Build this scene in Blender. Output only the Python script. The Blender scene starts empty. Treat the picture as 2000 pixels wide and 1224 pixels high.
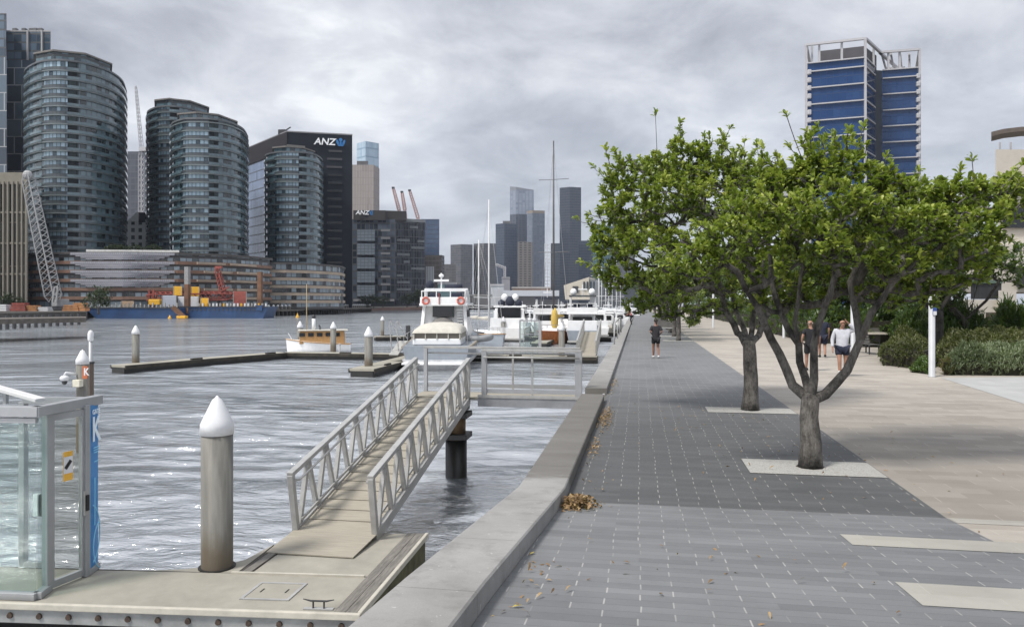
import bpy, math, random
import numpy as np
from mathutils import Vector, Matrix
random.seed(11); rng = np.random.default_rng(11)
R = math.radians
S = bpy.context.scene
COL = S.collection
# ---------------------------------------------------------------- camera
F = 1465.0; H = 2.4; HOR = 590.0; TH = R(9.57)
sn, cs = math.sin(TH), math.cos(TH)
cam = bpy.data.cameras.new('camera'); co = bpy.data.objects.new('camera', cam); COL.objects.link(co)
cam.sensor_width = 36; cam.lens = F / 2000 * 36; cam.shift_y = -22 / 2000
cam.clip_start = .1; cam.clip_end = 9000
co.location = (0, 0, H); co.rotation_euler = (R(90), 0, TH)
S.camera = co
# ---------------------------------------------------------------- view, sun, sky
S.view_settings.view_transform = 'Standard'; S.view_settings.look = 'None'
S.view_settings.exposure = 0.84; S.view_settings.gamma = 1
SUN_EL, SUN_DIR = R(56), Vector((-.66, -.70, 0)).normalized()
sd = Vector((SUN_DIR.x * math.cos(SUN_EL), SUN_DIR.y * math.cos(SUN_EL), math.sin(SUN_EL)))
sl = bpy.data.lights.new('sun', 'SUN'); sl.energy = 2.2; sl.angle = R(12); sl.color = (1, .95, .88)
so = bpy.data.objects.new('sun', sl); COL.objects.link(so); so.rotation_euler = sd.to_track_quat('Z', 'Y').to_euler()
so.location = (-20, -10, 60)
W = bpy.data.worlds.new('World'); S.world = W; W.use_nodes = True
def N(nt, t, **k):
    n = nt.nodes.new(t)
    for a, b in k.items():
        if a == 'op': n.operation = b
        elif a == 'inp':
            for i, v in b.items(): n.inputs[i].default_value = v
        else: setattr(n, a, b)
    return n
def ramp(nt, pts, fac, interp='LINEAR'):
    n = nt.nodes.new('ShaderNodeValToRGB'); cr = n.color_ramp; cr.interpolation = interp
    while len(cr.elements) > len(pts): cr.elements.remove(cr.elements[-1])
    while len(cr.elements) < len(pts): cr.elements.new(.5)
    for e, (p, c) in zip(cr.elements, pts):
        e.position = p; e.color = (c[0], c[1], c[2], 1) if len(c) == 3 else c
    nt.links.new(fac, n.inputs[0]); return n.outputs[0]
def mth(nt, op, a, b=None, c=None):
    n = nt.nodes.new('ShaderNodeMath'); n.operation = op
    for i, x in enumerate((a, b, c)):
        if x is None: continue
        if isinstance(x, (int, float)): n.inputs[i].default_value = x
        else: nt.links.new(x, n.inputs[i])
    return n.outputs[0]
def mixc(nt, fac, a, b, mode='MIX'):
    n = nt.nodes.new('ShaderNodeMix'); n.data_type = 'RGBA'; n.blend_type = mode
    for i, x in ((0, fac), (6, a), (7, b)):
        if isinstance(x, (int, float)): n.inputs[i].default_value = x
        elif isinstance(x, (tuple, list)): n.inputs[i].default_value = (x[0], x[1], x[2], 1)
        else: nt.links.new(x, n.inputs[i])
    return n.outputs[2]
def noise(nt, vec, scale, detail=4, rough=.55, dist=0):
    n = N(nt, 'ShaderNodeTexNoise', inp={'Scale': scale, 'Detail': detail, 'Roughness': rough, 'Distortion': dist})
    nt.links.new(vec, n.inputs['Vector']); return n.outputs['Fac']
def world():
    nt = W.node_tree; nt.nodes.clear()
    out = N(nt, 'ShaderNodeOutputWorld'); bg = N(nt, 'ShaderNodeBackground')
    tc = N(nt, 'ShaderNodeTexCoord'); sep = N(nt, 'ShaderNodeSeparateXYZ'); nt.links.new(tc.outputs['Generated'], sep.inputs[0])
    z = mth(nt, 'MAXIMUM', sep.outputs[2], 0.0)
    zz = mth(nt, 'ADD', z, .30)
    cmb = N(nt, 'ShaderNodeCombineXYZ')
    nt.links.new(mth(nt, 'DIVIDE', sep.outputs[0], zz), cmb.inputs[0]); nt.links.new(mth(nt, 'DIVIDE', sep.outputs[1], zz), cmb.inputs[1])
    mp = N(nt, 'ShaderNodeMapping'); mp.inputs['Location'].default_value = (-8.8167, -1.6288, 0); mp.inputs['Rotation'].default_value = (0, 0, -R(13)); nt.links.new(cmb.outputs[0], mp.inputs[0])
    big = noise(nt, mp.outputs[0], .8, 3, .5, .3)
    med = noise(nt, mp.outputs[0], 3.4, 9, .6, .3)
    f = mth(nt, 'ADD', mth(nt, 'MULTIPLY', big, .6), mth(nt, 'MULTIPLY', med, .4))
    cl = ramp(nt, [(.39, (.235, .245, .275)), (.455, (.315, .327, .36)), (.515, (.41, .422, .455)), (.56, (.49, .50, .525)), (.615, (.64, .65, .665))], f)
    hz = ramp(nt, [(0, (1, 1, 1)), (.10, (.8, .8, .8)), (.3, (0, 0, 0))], z)
    cl = mixc(nt, mth(nt, 'MULTIPLY', hz, .42), cl, (.43, .465, .53))
    sky = N(nt, 'ShaderNodeTexSky'); sky.sky_type = 'NISHITA'; sky.sun_disc = False
    sky.sun_elevation = SUN_EL; sky.sun_rotation = math.atan2(SUN_DIR.x, SUN_DIR.y)
    sk = N(nt, 'ShaderNodeVectorMath', operation='SCALE'); sk.inputs[3].default_value = .08; nt.links.new(sky.outputs[0], sk.inputs[0])
    up_ = N(nt, 'ShaderNodeMapRange', inp={1: .36, 2: .62, 3: 0.0, 4: .8}); nt.links.new(z, up_.inputs[0]); cl = mixc(nt, up_.outputs[0], cl, (.46, .475, .51))
    zen = N(nt, 'ShaderNodeMapRange', inp={1: .30, 2: .75, 3: .95, 4: 1.3}); nt.links.new(z, zen.inputs[0])
    sc = N(nt, 'ShaderNodeVectorMath', operation='SCALE'); nt.links.new(cl, sc.inputs[0]); nt.links.new(zen.outputs[0], sc.inputs[3])
    c = mixc(nt, .9, sk.outputs[0], sc.outputs[0])
    nt.links.new(c, bg.inputs[0]); bg.inputs[1].default_value = 1.0
    nt.links.new(bg.outputs[0], out.inputs[0])
world()
# ---------------------------------------------------------------- placing helpers (measured camera)
def cx(px, d):
    a = (px - 1000) / F
    return (d * (-sn + a * cs), d * (cs + a * sn))
def cz(py, d): return H + (HOR - py) / F * d
def P(px, py, d): x, y = cx(px, d); return Vector((x, y, cz(py, d)))
def gp(px, py, z=0):
    x, y = cx(px, (H - z) * F / (py - HOR)); return Vector((x, y, z))
def XY(px, d, z=0): x, y = cx(px, d); return Vector((x, y, z))
Y0 = 9.04
def rz(y): return max(0, .085 * (Y0 - y))
WATER = -1.95; DECK = -1.47
# ---------------------------------------------------------------- materials
def base_mat(name):
    m = bpy.data.materials.new(name); m.use_nodes = True; nt = m.node_tree
    return m, nt, nt.nodes['Principled BSDF']
def mat(name, col, rough=.6, metal=0, var=.18, scale=2.5, bump=0, bscale=30, spec=.5, col2=None, streak=None, dirt=0, trans=0):
    m, nt, b = base_mat(name)
    tc = N(nt, 'ShaderNodeTexCoord'); v = tc.outputs['Object']
    if streak:
        mp = N(nt, 'ShaderNodeMapping'); mp.inputs['Scale'].default_value = streak; nt.links.new(v, mp.inputs[0]); v = mp.outputs[0]
    f = noise(nt, v, scale, 6, .62)
    a = tuple(c * (1 - var) for c in col); d = tuple(min(1, c * (1 + var)) for c in col)
    if col2: d = col2
    c = ramp(nt, [(.3, a), (.7, d)], f)
    if dirt:
        g = noise(nt, tc.outputs['Object'], scale * .37, 8, .7)
        c = mixc(nt, mth(nt, 'MULTIPLY', ramp(nt, [(.5, (0, 0, 0)), (.72, (1, 1, 1))], g), dirt), c, tuple(x * .35 for x in col))
    nt.links.new(c, b.inputs['Base Color'])
    b.inputs['Roughness'].default_value = rough; b.inputs['Metallic'].default_value = metal
    b.inputs['Specular IOR Level'].default_value = spec
    if bump:
        bn = N(nt, 'ShaderNodeBump', inp={'Strength': bump, 'Distance': .02}); nt.links.new(noise(nt, v, bscale, 5, .6), bn.inputs['Height'])
        nt.links.new(bn.outputs[0], b.inputs['Normal'])
    return m
def glass_mat(name, tint=(.75, .88, .84), alpha=.25):
    m, nt, b = base_mat(name); out = nt.nodes['Material Output']; nt.nodes.remove(b)
    tr = N(nt, 'ShaderNodeBsdfTransparent'); tr.inputs[0].default_value = (*tint, 1)
    gl = N(nt, 'ShaderNodeBsdfGlossy'); gl.inputs['Roughness'].default_value = .02; gl.inputs[0].default_value = (.9, .95, .95, 1)
    fr = N(nt, 'ShaderNodeLayerWeight'); mx = N(nt, 'ShaderNodeMixShader')
    sch = mth(nt, 'MULTIPLY', mth(nt, 'POWER', fr.outputs['Facing'], 5), .55)
    nt.links.new(mth(nt, 'ADD', sch, .03 + alpha * .12), mx.inputs[0]); nt.links.new(tr.outputs[0], mx.inputs[1]); nt.links.new(gl.outputs[0], mx.inputs[2])
    nt.links.new(mx.outputs[0], out.inputs[0]); return m
def facade(name, dark, light, frame, pw, fh, mull=.06, span=.22, spancol=None, lit=.35, rough=.12, stag=0, metal=0, ior=1.7, seed=0, soft=False):
    """curtain wall in metres of UV: panes pw wide, floors fh high, random blinds"""
    m, nt, b = base_mat(name)
    uv = N(nt, 'ShaderNodeUVMap'); sp = N(nt, 'ShaderNodeSeparateXYZ'); nt.links.new(uv.outputs[0], sp.inputs[0])
    v = mth(nt, 'DIVIDE', sp.outputs[1], fh); iv = mth(nt, 'FLOOR', v); fv = mth(nt, 'FRACT', v)
    u = mth(nt, 'ADD', mth(nt, 'DIVIDE', sp.outputs[0], pw), mth(nt, 'MULTIPLY', mth(nt, 'MODULO', iv, 2), stag))
    iu = mth(nt, 'FLOOR', u); fu = mth(nt, 'FRACT', u)
    cm = N(nt, 'ShaderNodeCombineXYZ'); nt.links.new(iu, cm.inputs[0]); nt.links.new(iv, cm.inputs[1]); cm.inputs[2].default_value = seed
    wn = N(nt, 'ShaderNodeTexWhiteNoise'); wn.noise_dimensions = '3D'; nt.links.new(cm.outputs[0], wn.inputs['Vector'])
    patch = noise(nt, cm.outputs[0], .23, 2, .5)
    f = mth(nt, 'ADD', mth(nt, 'MULTIPLY', wn.outputs['Value'], .6), mth(nt, 'MULTIPLY', patch, .55))
    c = ramp(nt, [(.0, tuple(x * .5 for x in dark)), (max(.05, .72 - lit * .8), dark), (max(.1, .80 - lit * .8), tuple(x * .45 + y * .55 for x, y in zip(dark, light))), (1.0, light)], f)
    if soft: c = ramp(nt, [(.15, tuple(x * .85 + y * .15 for x, y in zip(dark, light))), (.55, tuple(x * .7 + y * .3 for x, y in zip(dark, light))), (.95, tuple(x * .35 + y * .65 for x, y in zip(dark, light)))], f)
    sm = mth(nt, 'LESS_THAN', fv, span); c = mixc(nt, sm, c, spancol or frame)
    mm = mth(nt, 'LESS_THAN', fu, mull / pw); c = mixc(nt, mm, c, frame)
    nt.links.new(c, b.inputs['Base Color']); b.inputs['Metallic'].default_value = metal; b.inputs['IOR'].default_value = ior
    solid = mth(nt, 'MAXIMUM', sm, mm)
    nt.links.new(mth(nt, 'ADD', mth(nt, 'MULTIPLY', solid, .45), rough), b.inputs['Roughness'])
    bn = N(nt, 'ShaderNodeBump', inp={'Strength': .5, 'Distance': .12}); nt.links.new(solid, bn.inputs['Height'])
    nt.links.new(bn.outputs[0], b.inputs['Normal'])
    return m
# ---------------------------------------------------------------- mesh building
class MB:
    def __init__(s): s.v = []; s.f = []; s.m = []
    def add(s, vs, fs, mi=0):
        o = len(s.v); s.v += [tuple(v) for v in vs]; s.f += [tuple(i + o for i in f) for f in fs]; s.m += [mi] * len(fs); return s
    def box(s, c, d, rz_=0, mi=0, top=None, shift=(0, 0)):
        x, y, z = d[0] / 2, d[1] / 2, d[2] / 2; t = top or (1, 1); ca, sa = math.cos(rz_), math.sin(rz_)
        vs = []
        for k, (zz, sx, sy) in enumerate(((-z, 1, 1), (z, t[0], t[1]))):
            ox, oy = shift if k else (0, 0)
            for a, b in ((-1, -1), (1, -1), (1, 1), (-1, 1)):
                px, py = a * x * sx + ox, b * y * sy + oy
                vs.append((c[0] + px * ca - py * sa, c[1] + px * sa + py * ca, c[2] + zz))
        return s.add(vs, [(3, 2, 1, 0), (4, 5, 6, 7), (0, 1, 5, 4), (1, 2, 6, 5), (2, 3, 7, 6), (3, 0, 4, 7)], mi)
    def bar(s, p, q, w, h, mi=0, up=(0, 0, 1)):
        p, q = Vector(p), Vector(q); d = (q - p).normalized(); u = Vector(up)
        if abs(d.dot(u)) > .98: u = Vector((0, 1, 0))
        a = d.cross(u).normalized() * (w / 2); b = a.cross(d).normalized() * (h / 2)
        vs = [p - a - b, p + a - b, p + a + b, p - a + b, q - a - b, q + a - b, q + a + b, q - a + b]
        return s.add(vs, [(0, 1, 2, 3), (7, 6, 5, 4), (4, 5, 1, 0), (5, 6, 2, 1), (6, 7, 3, 2), (7, 4, 0, 3)], mi)
    def tube(s, pts, r, n=8, mi=0):
        pts = [Vector(p) for p in pts]; k = len(pts)
        rs = r if isinstance(r, (list, tuple)) else [r] * k
        vs = []; fs = []; pa = None
        for i, p in enumerate(pts):
            d = (pts[min(i + 1, k - 1)] - pts[max(i - 1, 0)]).normalized()
            if pa is None:
                u = Vector((0, 0, 1)) if abs(d.z) < .9 else Vector((0, 1, 0)); a = d.cross(u).normalized()
            else: a = (pa - d * pa.dot(d)).normalized()
            pa = a; b = d.cross(a)
            for j in range(n):
                t = 2 * math.pi * j / n; vs.append(p + (a * math.cos(t) + b * math.sin(t)) * rs[i])
        for i in range(k - 1):
            for j in range(n):
                j2 = (j + 1) % n; fs.append((i * n + j, i * n + j2, i * n + n + j2, i * n + n + j))
        fs.append(tuple(range(n - 1, -1, -1))); fs.append(tuple(range((k - 1) * n, k * n)))
        return s.add(vs, fs, mi)
    def lathe(s, c, prof, n=16, mi=0, sy=1):
        vs = []; fs = []; k = len(prof)
        for (r, z) in prof:
            for j in range(n):
                t = 2 * math.pi * j / n; vs.append((c[0] + r * math.cos(t), c[1] + sy * r * math.sin(t), c[2] + z))
        for i in range(k - 1):
            for j in range(n):
                j2 = (j + 1) % n; fs.append((i * n + j, i * n + j2, i * n + n + j2, i * n + n + j))
        fs.append(tuple(range(n - 1, -1, -1))); fs.append(tuple(range((k - 1) * n, k * n)))
        return s.add(vs, fs, mi)
    def ball(s, c, r, n=10, mi=0):
        r = (r, r, r) if isinstance(r, (int, float)) else r; k = max(4, n // 2 + 1)
        vs = []; fs = []
        for i in range(k + 1):
            p = math.pi * (i / k) * .996 + .006 - math.pi / 2
            for j in range(n):
                t = 2 * math.pi * j / n; vs.append((c[0] + r[0] * math.cos(p) * math.cos(t), c[1] + r[1] * math.cos(p) * math.sin(t), c[2] + r[2] * math.sin(p)))
        for i in range(k):
            for j in range(n):
                j2 = (j + 1) % n; fs.append((i * n + j, i * n + j2, i * n + n + j2, i * n + n + j))
        fs.append(tuple(range(n - 1, -1, -1))); fs.append(tuple(range(k * n, k * n + n)))
        return s.add(vs, fs, mi)
    def prism(s, poly, z0, z1, mi=0, inset=None):
        n = len(poly); a = sum(poly[i][0] * poly[(i + 1) % n][1] - poly[(i + 1) % n][0] * poly[i][1] for i in range(n))
        if a < 0: poly = poly[::-1]
        g = (lambda z, p: z(p) if callable(z) else z)
        vs = [(p[0], p[1], g(z0, p)) for p in poly] + [(p[0], p[1], g(z1, p)) for p in poly]
        fs = [tuple(range(n - 1, -1, -1)), tuple(range(n, 2 * n))] + [(i, (i + 1) % n, n + (i + 1) % n, n + i) for i in range(n)]
        return s.add(vs, fs, mi)
    def build(s, name, mats, parent=None, world=False, smooth=False, bevel=0, uv=None):
        me = bpy.data.meshes.new(name); v = s.v
        if world and parent is not None:
            l = root_loc(parent); v = [(a - l[0], b - l[1], c - l[2]) for a, b, c in v]
        me.from_pydata(v, [], s.f)
        if not isinstance(mats, (list, tuple)): mats = [mats]
        for m in mats: me.materials.append(m)
        if len(mats) > 1: me.polygons.foreach_set('material_index', s.m)
        if smooth: me.polygons.foreach_set('use_smooth', [True] * len(s.f))
        if uv:
            l = me.uv_layers.new(name='UVMap'); l.data.foreach_set('uv', np.array(uv, dtype=np.float32).ravel())
        me.update(); o = bpy.data.objects.new(name, me); COL.objects.link(o)
        if parent is not None: o.parent = parent
        if bevel:
            bm_ = o.modifiers.new('bevel', 'BEVEL'); bm_.width = bevel; bm_.segments = 2; bm_.limit_method = 'ANGLE'; bm_.angle_limit = R(40)
        if smooth == 'auto':
            for p in me.polygons: p.use_smooth = False
        return o
def root_loc(o):
    while o.parent is not None: o = o.parent
    return o.location
def tag(o, label, cat, group=None):
    o['label'] = label; o['category'] = cat
    if group: o['group'] = group
    return o
def thing(name, label, cat, loc=(0, 0, 0), rot=0, group=None):
    o = bpy.data.objects.new(name, None); COL.objects.link(o); o.empty_display_size = .2
    o.location = loc; o.rotation_euler = (0, 0, rot); return tag(o, label, cat, group)
def struct(o, kind='structure'): o['kind'] = kind; return o
KIDS = {}
def dup(root, loc, rot, label=None, group=None, scale=None):
    allo = [o for o in COL.objects]
    ch = {}
    for o in allo:
        if o.parent: ch.setdefault(o.parent.name, []).append(o)
    def cp(o, par):
        c = o.copy(); COL.objects.link(c)
        if par is not None: c.parent = par
        for k in ch.get(o.name, []): cp(k, c)
        return c
    r = cp(root, None); r.location = loc; r.rotation_euler = (0, 0, rot)
    if scale: r.scale = (scale,) * 3 if isinstance(scale, (int, float)) else scale
    if label: r['label'] = label
    if group: r['group'] = group
    return r
def text_mesh(body, size, name, m, parent, M, extrude=.01, italic=0, xs=1):
    cu = bpy.data.curves.new('txt', 'FONT'); cu.body = body; cu.size = size; cu.extrude = extrude; cu.align_x = 'CENTER'; cu.shear = italic
    cu.offset = size * .02
    t = bpy.data.objects.new('txt', cu); COL.objects.link(t)
    dg = bpy.context.evaluated_depsgraph_get(); me = bpy.data.meshes.new_from_object(t.evaluated_get(dg))
    bpy.data.objects.remove(t)
    me.transform(M @ Matrix.Diagonal((xs, 1, 1, 1))); me.materials.clear(); me.materials.append(m)
    me.name = name; o = bpy.data.objects.new(name, me); COL.objects.link(o); o.parent = parent; return o
def frame_M(origin, xdir, up=(0, 0, 1)):
    """text plane: local x -> xdir, local y -> up, local z -> outwards"""
    x = Vector(xdir).normalized(); y = Vector(up); z = x.cross(y)
    return Matrix(((x.x, y.x, z.x, origin[0]), (x.y, y.y, z.y, origin[1]), (x.z, y.z, z.z, origin[2]), (0, 0, 0, 1)))
# ================================================================= SETTING
def water():
    m, nt, b = base_mat('water')
    b.inputs['Base Color'].default_value = (.19, .21, .23, 1); b.inputs['Roughness'].default_value = .14; b.inputs['IOR'].default_value = 7.0
    geo = N(nt, 'ShaderNodeNewGeometry'); mp = N(nt, 'ShaderNodeMapping'); mp.inputs['Rotation'].default_value = (0, 0, -R(14)); mp.inputs['Scale'].default_value = (.46, 1, 1)
    nt.links.new(geo.outputs['Position'], mp.inputs[0])
    n1 = noise(nt, mp.outputs[0], 6.5, 4, .65, .4); n2 = noise(nt, mp.outputs[0], 1.0, 4, .6, .4)
    n3 = noise(nt, geo.outputs['Position'], .045, 2, .5); n4 = noise(nt, mp.outputs[0], .42, 3, .6, .5); n5 = noise(nt, mp.outputs[0], .13, 3, .6, .6)
    hgt = mth(nt, 'ADD', mth(nt, 'MULTIPLY', n1, .125), mth(nt, 'ADD', mth(nt, 'MULTIPLY', n2, .46), mth(nt, 'ADD', mth(nt, 'MULTIPLY', n4, .8), mth(nt, 'MULTIPLY', n5, 4.2))))
    hgt = mth(nt, 'MULTIPLY', hgt, mth(nt, 'ADD', -.1, mth(nt, 'MULTIPLY', n3, 2.2)))
    bp = N(nt, 'ShaderNodeBump', inp={'Strength': 1.0, 'Distance': .42}); nt.links.new(hgt, bp.inputs['Height']); nt.links.new(bp.outputs[0], b.inputs['Normal'])
    nr, nc = 800, 360
    d = np.concatenate([[0.5, 2.5], np.geomspace(4.5, 330, nr), np.geomspace(360, 4200, 14)]); ang = np.concatenate([[-R(150), -R(90)], np.linspace(-R(50), R(14), nc), [R(40), R(110)]])
    D, A = np.meshgrid(d, ang, indexing='ij'); th = A - TH
    X = D * np.sin(th); Y = D * np.cos(th); Z = np.zeros_like(X)
    step = np.maximum(np.gradient(d)[:, None], D * (R(64) / nc))
    for k in range(70):
        wl = .25 * (4.5 / .25) ** (k / 69.); an = rng.normal(0, .42) + R(90) + R(10); ph = rng.uniform(0, 6.28); kk = 2 * math.pi / wl
        amp = .0036 * wl ** .7 * (1.1 if wl < 1.6 else .6)
        fade = np.clip((wl / step - 3) / 3, 0, 1)
        Z += amp * fade * np.sin(kk * (X * math.cos(an) + Y * math.sin(an)) + ph + .6 * np.sin(.3 * X + k))
    env = .65 + .5 * np.sin(.06 * X + .05 * Y + 1) * np.sin(.045 * Y - .03 * X)
    Z = Z * env
    r, c = X.shape; idx = np.arange(r * c).reshape(r, c)
    q = np.stack([idx[:-1, :-1], idx[:-1, 1:], idx[1:, 1:], idx[1:, :-1]], -1).reshape(-1, 4)[:, ::-1]
    me = bpy.data.meshes.new('water'); vv = np.stack([X, Y, Z + WATER], -1).reshape(-1, 3)
    me.vertices.add(len(vv)); me.vertices.foreach_set('co', vv.ravel().astype(np.float32))
    me.loops.add(q.size); me.loops.foreach_set('vertex_index', q.ravel().astype(np.int32)); me.polygons.add(len(q))
    me.polygons.foreach_set('loop_start', np.arange(0, q.size, 4, dtype=np.int32)); me.polygons.foreach_set('use_smooth', np.ones(len(q), bool))
    me.update(calc_edges=True); me.validate(); me.materials.append(m)
    o = bpy.data.objects.new('water', me); COL.objects.link(o); struct(o)
water()

def paver_mat(name, c1, c2, jointv, w, h, jw, jh, grime_shade=None, joint_h=(.05, .05, .055), rough=.62, fold=None):
    m, nt, b = base_mat(name)
    geo = N(nt, 'ShaderNodeNewGeometry'); pos = geo.outputs['Position']; sp = N(nt, 'ShaderNodeSeparateXYZ'); nt.links.new(pos, sp.inputs[0])
    wob = mth(nt, 'MULTIPLY', mth(nt, 'SUBTRACT', noise(nt, pos, 1.3, 2), .5), .02)
    y = mth(nt, 'DIVIDE', mth(nt, 'ADD', sp.outputs[1], 100), h); iy = mth(nt, 'FLOOR', y); fy = mth(nt, 'FRACT', y)
    rn = N(nt, 'ShaderNodeTexWhiteNoise'); rn.noise_dimensions = '1D'; nt.links.new(iy, rn.inputs['W'])
    off = mth(nt, 'ADD', mth(nt, 'MULTIPLY', mth(nt, 'MODULO', iy, 2), .5), mth(nt, 'MULTIPLY', rn.outputs['Value'], .05))
    x = mth(nt, 'ADD', mth(nt, 'DIVIDE', mth(nt, 'ADD', mth(nt, 'ADD', sp.outputs[0], 100), wob), w), off); ix = mth(nt, 'FLOOR', x); fx = mth(nt, 'FRACT', x)
    cm = N(nt, 'ShaderNodeCombineXYZ'); nt.links.new(ix, cm.inputs[0]); nt.links.new(iy, cm.inputs[1])
    wn = N(nt, 'ShaderNodeTexWhiteNoise'); wn.noise_dimensions = '2D'; nt.links.new(cm.outputs[0], wn.inputs['Vector'])
    mp = N(nt, 'ShaderNodeMapping'); mp.inputs['Scale'].default_value = (.35, 1.6, 1); nt.links.new(pos, mp.inputs[0])
    blotch = noise(nt, mp.outputs[0], 1.1, 6, .65); grain = noise(nt, pos, 130, 3, .7)
    f = mth(nt, 'ADD', mth(nt, 'MULTIPLY', wn.outputs['Value'], .32), mth(nt, 'ADD', mth(nt, 'MULTIPLY', blotch, .6), mth(nt, 'MULTIPLY', mth(nt, 'SUBTRACT', grain, .5), .35)))
    c = ramp(nt, [(.2, c1), (.75, c2)], f)
    if grime_shade: # damp, leaf stained grime plus painted tree shade, darkening stone with a ragged edge
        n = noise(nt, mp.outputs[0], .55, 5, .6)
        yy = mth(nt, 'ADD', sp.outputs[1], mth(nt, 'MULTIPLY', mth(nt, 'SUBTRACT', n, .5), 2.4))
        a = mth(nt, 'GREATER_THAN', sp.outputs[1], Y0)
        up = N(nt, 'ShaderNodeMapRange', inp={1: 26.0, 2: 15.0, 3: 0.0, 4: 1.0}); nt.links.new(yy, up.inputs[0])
        c = mixc(nt, mth(nt, 'MULTIPLY', mth(nt, 'MULTIPLY', a, up.outputs[0]), grime_shade), c, (.018, .018, .018))
    vo = N(nt, 'ShaderNodeTexVoronoi', inp={'Scale': 2.3, 'Randomness': 1.0}); nt.links.new(pos, vo.inputs['Vector'])
    sp2 = N(nt, 'ShaderNodeSeparateColor'); nt.links.new(vo.outputs['Color'], sp2.inputs[0])
    gum = mth(nt, 'MULTIPLY', mth(nt, 'LESS_THAN', vo.outputs['Distance'], mth(nt, 'MULTIPLY', sp2.outputs[1], .045)), mth(nt, 'GREATER_THAN', sp2.outputs[0], .55))
    c = mixc(nt, mth(nt, 'MULTIPLY', gum, .55), c, mixc(nt, mth(nt, 'GREATER_THAN', sp2.outputs[2], .6), tuple(x * .35 for x in c1), tuple(min(1, x * 1.5) for x in c2)))
    wear = noise(nt, pos, .33, 7, .68); c = mixc(nt, mth(nt, 'MULTIPLY', ramp(nt, [(.48, (0, 0, 0)), (.68, (1, 1, 1))], wear), .45), c, tuple(x * .55 for x in c1))
    jv = mth(nt, 'LESS_THAN', fx, jw / w); jrand = mth(nt, 'GREATER_THAN', wn.outputs['Value'], .12)
    pale = noise(nt, pos, 2.2, 3, .6)
    c = mixc(nt, mth(nt, 'MULTIPLY', mth(nt, 'MULTIPLY', jv, jrand), mth(nt, 'SUBTRACT', mth(nt, 'MULTIPLY', pale, 1.6), .42)), c, jointv)
    j2 = mth(nt, 'LESS_THAN', fy, jh / h); c = mixc(nt, mth(nt, 'MULTIPLY', j2, .5), c, joint_h)
    nt.links.new(c, b.inputs['Base Color'])
    nt.links.new(mth(nt, 'ADD', rough - .1, mth(nt, 'MULTIPLY', blotch, .25)), b.inputs['Roughness'])
    hh = mth(nt, 'SUBTRACT', mth(nt, 'MULTIPLY', grain, .15), mth(nt, 'MAXIMUM', jv, j2))
    bp = N(nt, 'ShaderNodeBump', inp={'Strength': .5, 'Distance': .004}); nt.links.new(hh, bp.inputs['Height']); nt.links.new(bp.outputs[0], b.inputs['Normal'])
    return m
M_grey = paver_mat('bluestone_pavers', (.118, .122, .127), (.192, .197, .203), (.46, .45, .43), .474, .131, .011, .005, grime_shade=.55)
M_tan = paver_mat('granite_pavers', (.29, .262, .228), (.42, .388, .345), (.58, .53, .46), .8, .25, .008, .006, joint_h=(.27, .24, .21), rough=.7, grime_shade=.3)
M_pale = paver_mat('pale_pavers', (.29, .28, .25), (.36, .35, .315), (.4, .39, .35), .9, .30, .008, .006, joint_h=(.36, .34, .3), rough=.7)
M_pit = mat('tree_grate_gravel', (.35, .345, .325), .9, var=.35, scale=60, bump=.6, bscale=90)
M_conc = mat('concrete', (.34, .345, .34), .8, var=.12, scale=1.2, bump=.15, bscale=80)
M_land = mat('ground_fill', (.17, .16, .14), .9, var=.25, scale=.15)
def sheet(name, x0, x1, ys, m, dz=0.0, zf=rz):
    b = MB(); n = len(ys)
    vs = [(x, y, zf(y) + dz) for y in ys for x in (x0(y) if callable(x0) else x0, x1)]
    b.add(vs, [(2 * i, 2 * i + 1, 2 * i + 3, 2 * i + 2) for i in range(n - 1)])
    return struct(b.build(name, m))
def xin(y):
    for (a, xa), (c, xc) in zip(((-8, -1.12), (0, -1.1), (5, -1.02), (9, -.87), (18, -.81), (900, -.81)), ((0, -1.1), (5, -1.02), (9, -.87), (18, -.81), (900, -.81), (901, -.81))):
        if a <= y <= c: return xa + (xc - xa) * (y - a) / (c - a)
    return -.81
# land under everything on this side of the water, with the vertical quay face
b = MB(); b.prism([(-1.15, -40), (3000, -40), (3000, 4000), (-1.15, 460), (-1.15, 20), (-1.15, 0)], -5, lambda p: -.03); struct(b.build('quay_ground', M_land))
sheet('grey_paving', lambda y: xin(y), 3.38, [-8, 0, 5, 7.9, Y0, 14, 18, 420], M_grey)
sheet('grey_paving_apron', 3.38, 24, [-8, 0, 7.9], M_grey)
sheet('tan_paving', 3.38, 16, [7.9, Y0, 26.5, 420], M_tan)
sheet('pale_stripe', 1.97, 24, [7.43, 7.88], M_pale, .004)
sheet('pale_stripe', 1.95, 24, [5.62, 6.2], M_pale, .004)
sheet('pale_stripe', 3.385, 16, [8.76, 9.03], M_pale, .004)
p = [gp(1838, 738), gp(2020, 795), gp(2300, 760), gp(2300, 733)]
b = MB(); b.add([(q.x, q.y, .006) for q in p], [(0, 1, 2, 3)]); struct(b.build('concrete_path', M_conc))
# far shore land, its quay face at the waterline
SH = [(-500, 640), (0, 630), (168, 626), (172, 619), (330, 618), (520, 616), (700, 608), (850, 605), (1010, 602.5), (1120, 601.5)]
shp = [tuple(gp(x, y, WATER).xy) for x, y in SH]
M_quay = mat('quay_stone', (.06, .056, .05), .9, var=.3, scale=.4, dirt=.6)
b = MB(); b.prism(shp + [(-200, 3600), (-3600, 3600), (-3600, 100)], -4, .1); struct(b.build('far_shore_ground', M_quay))
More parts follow.
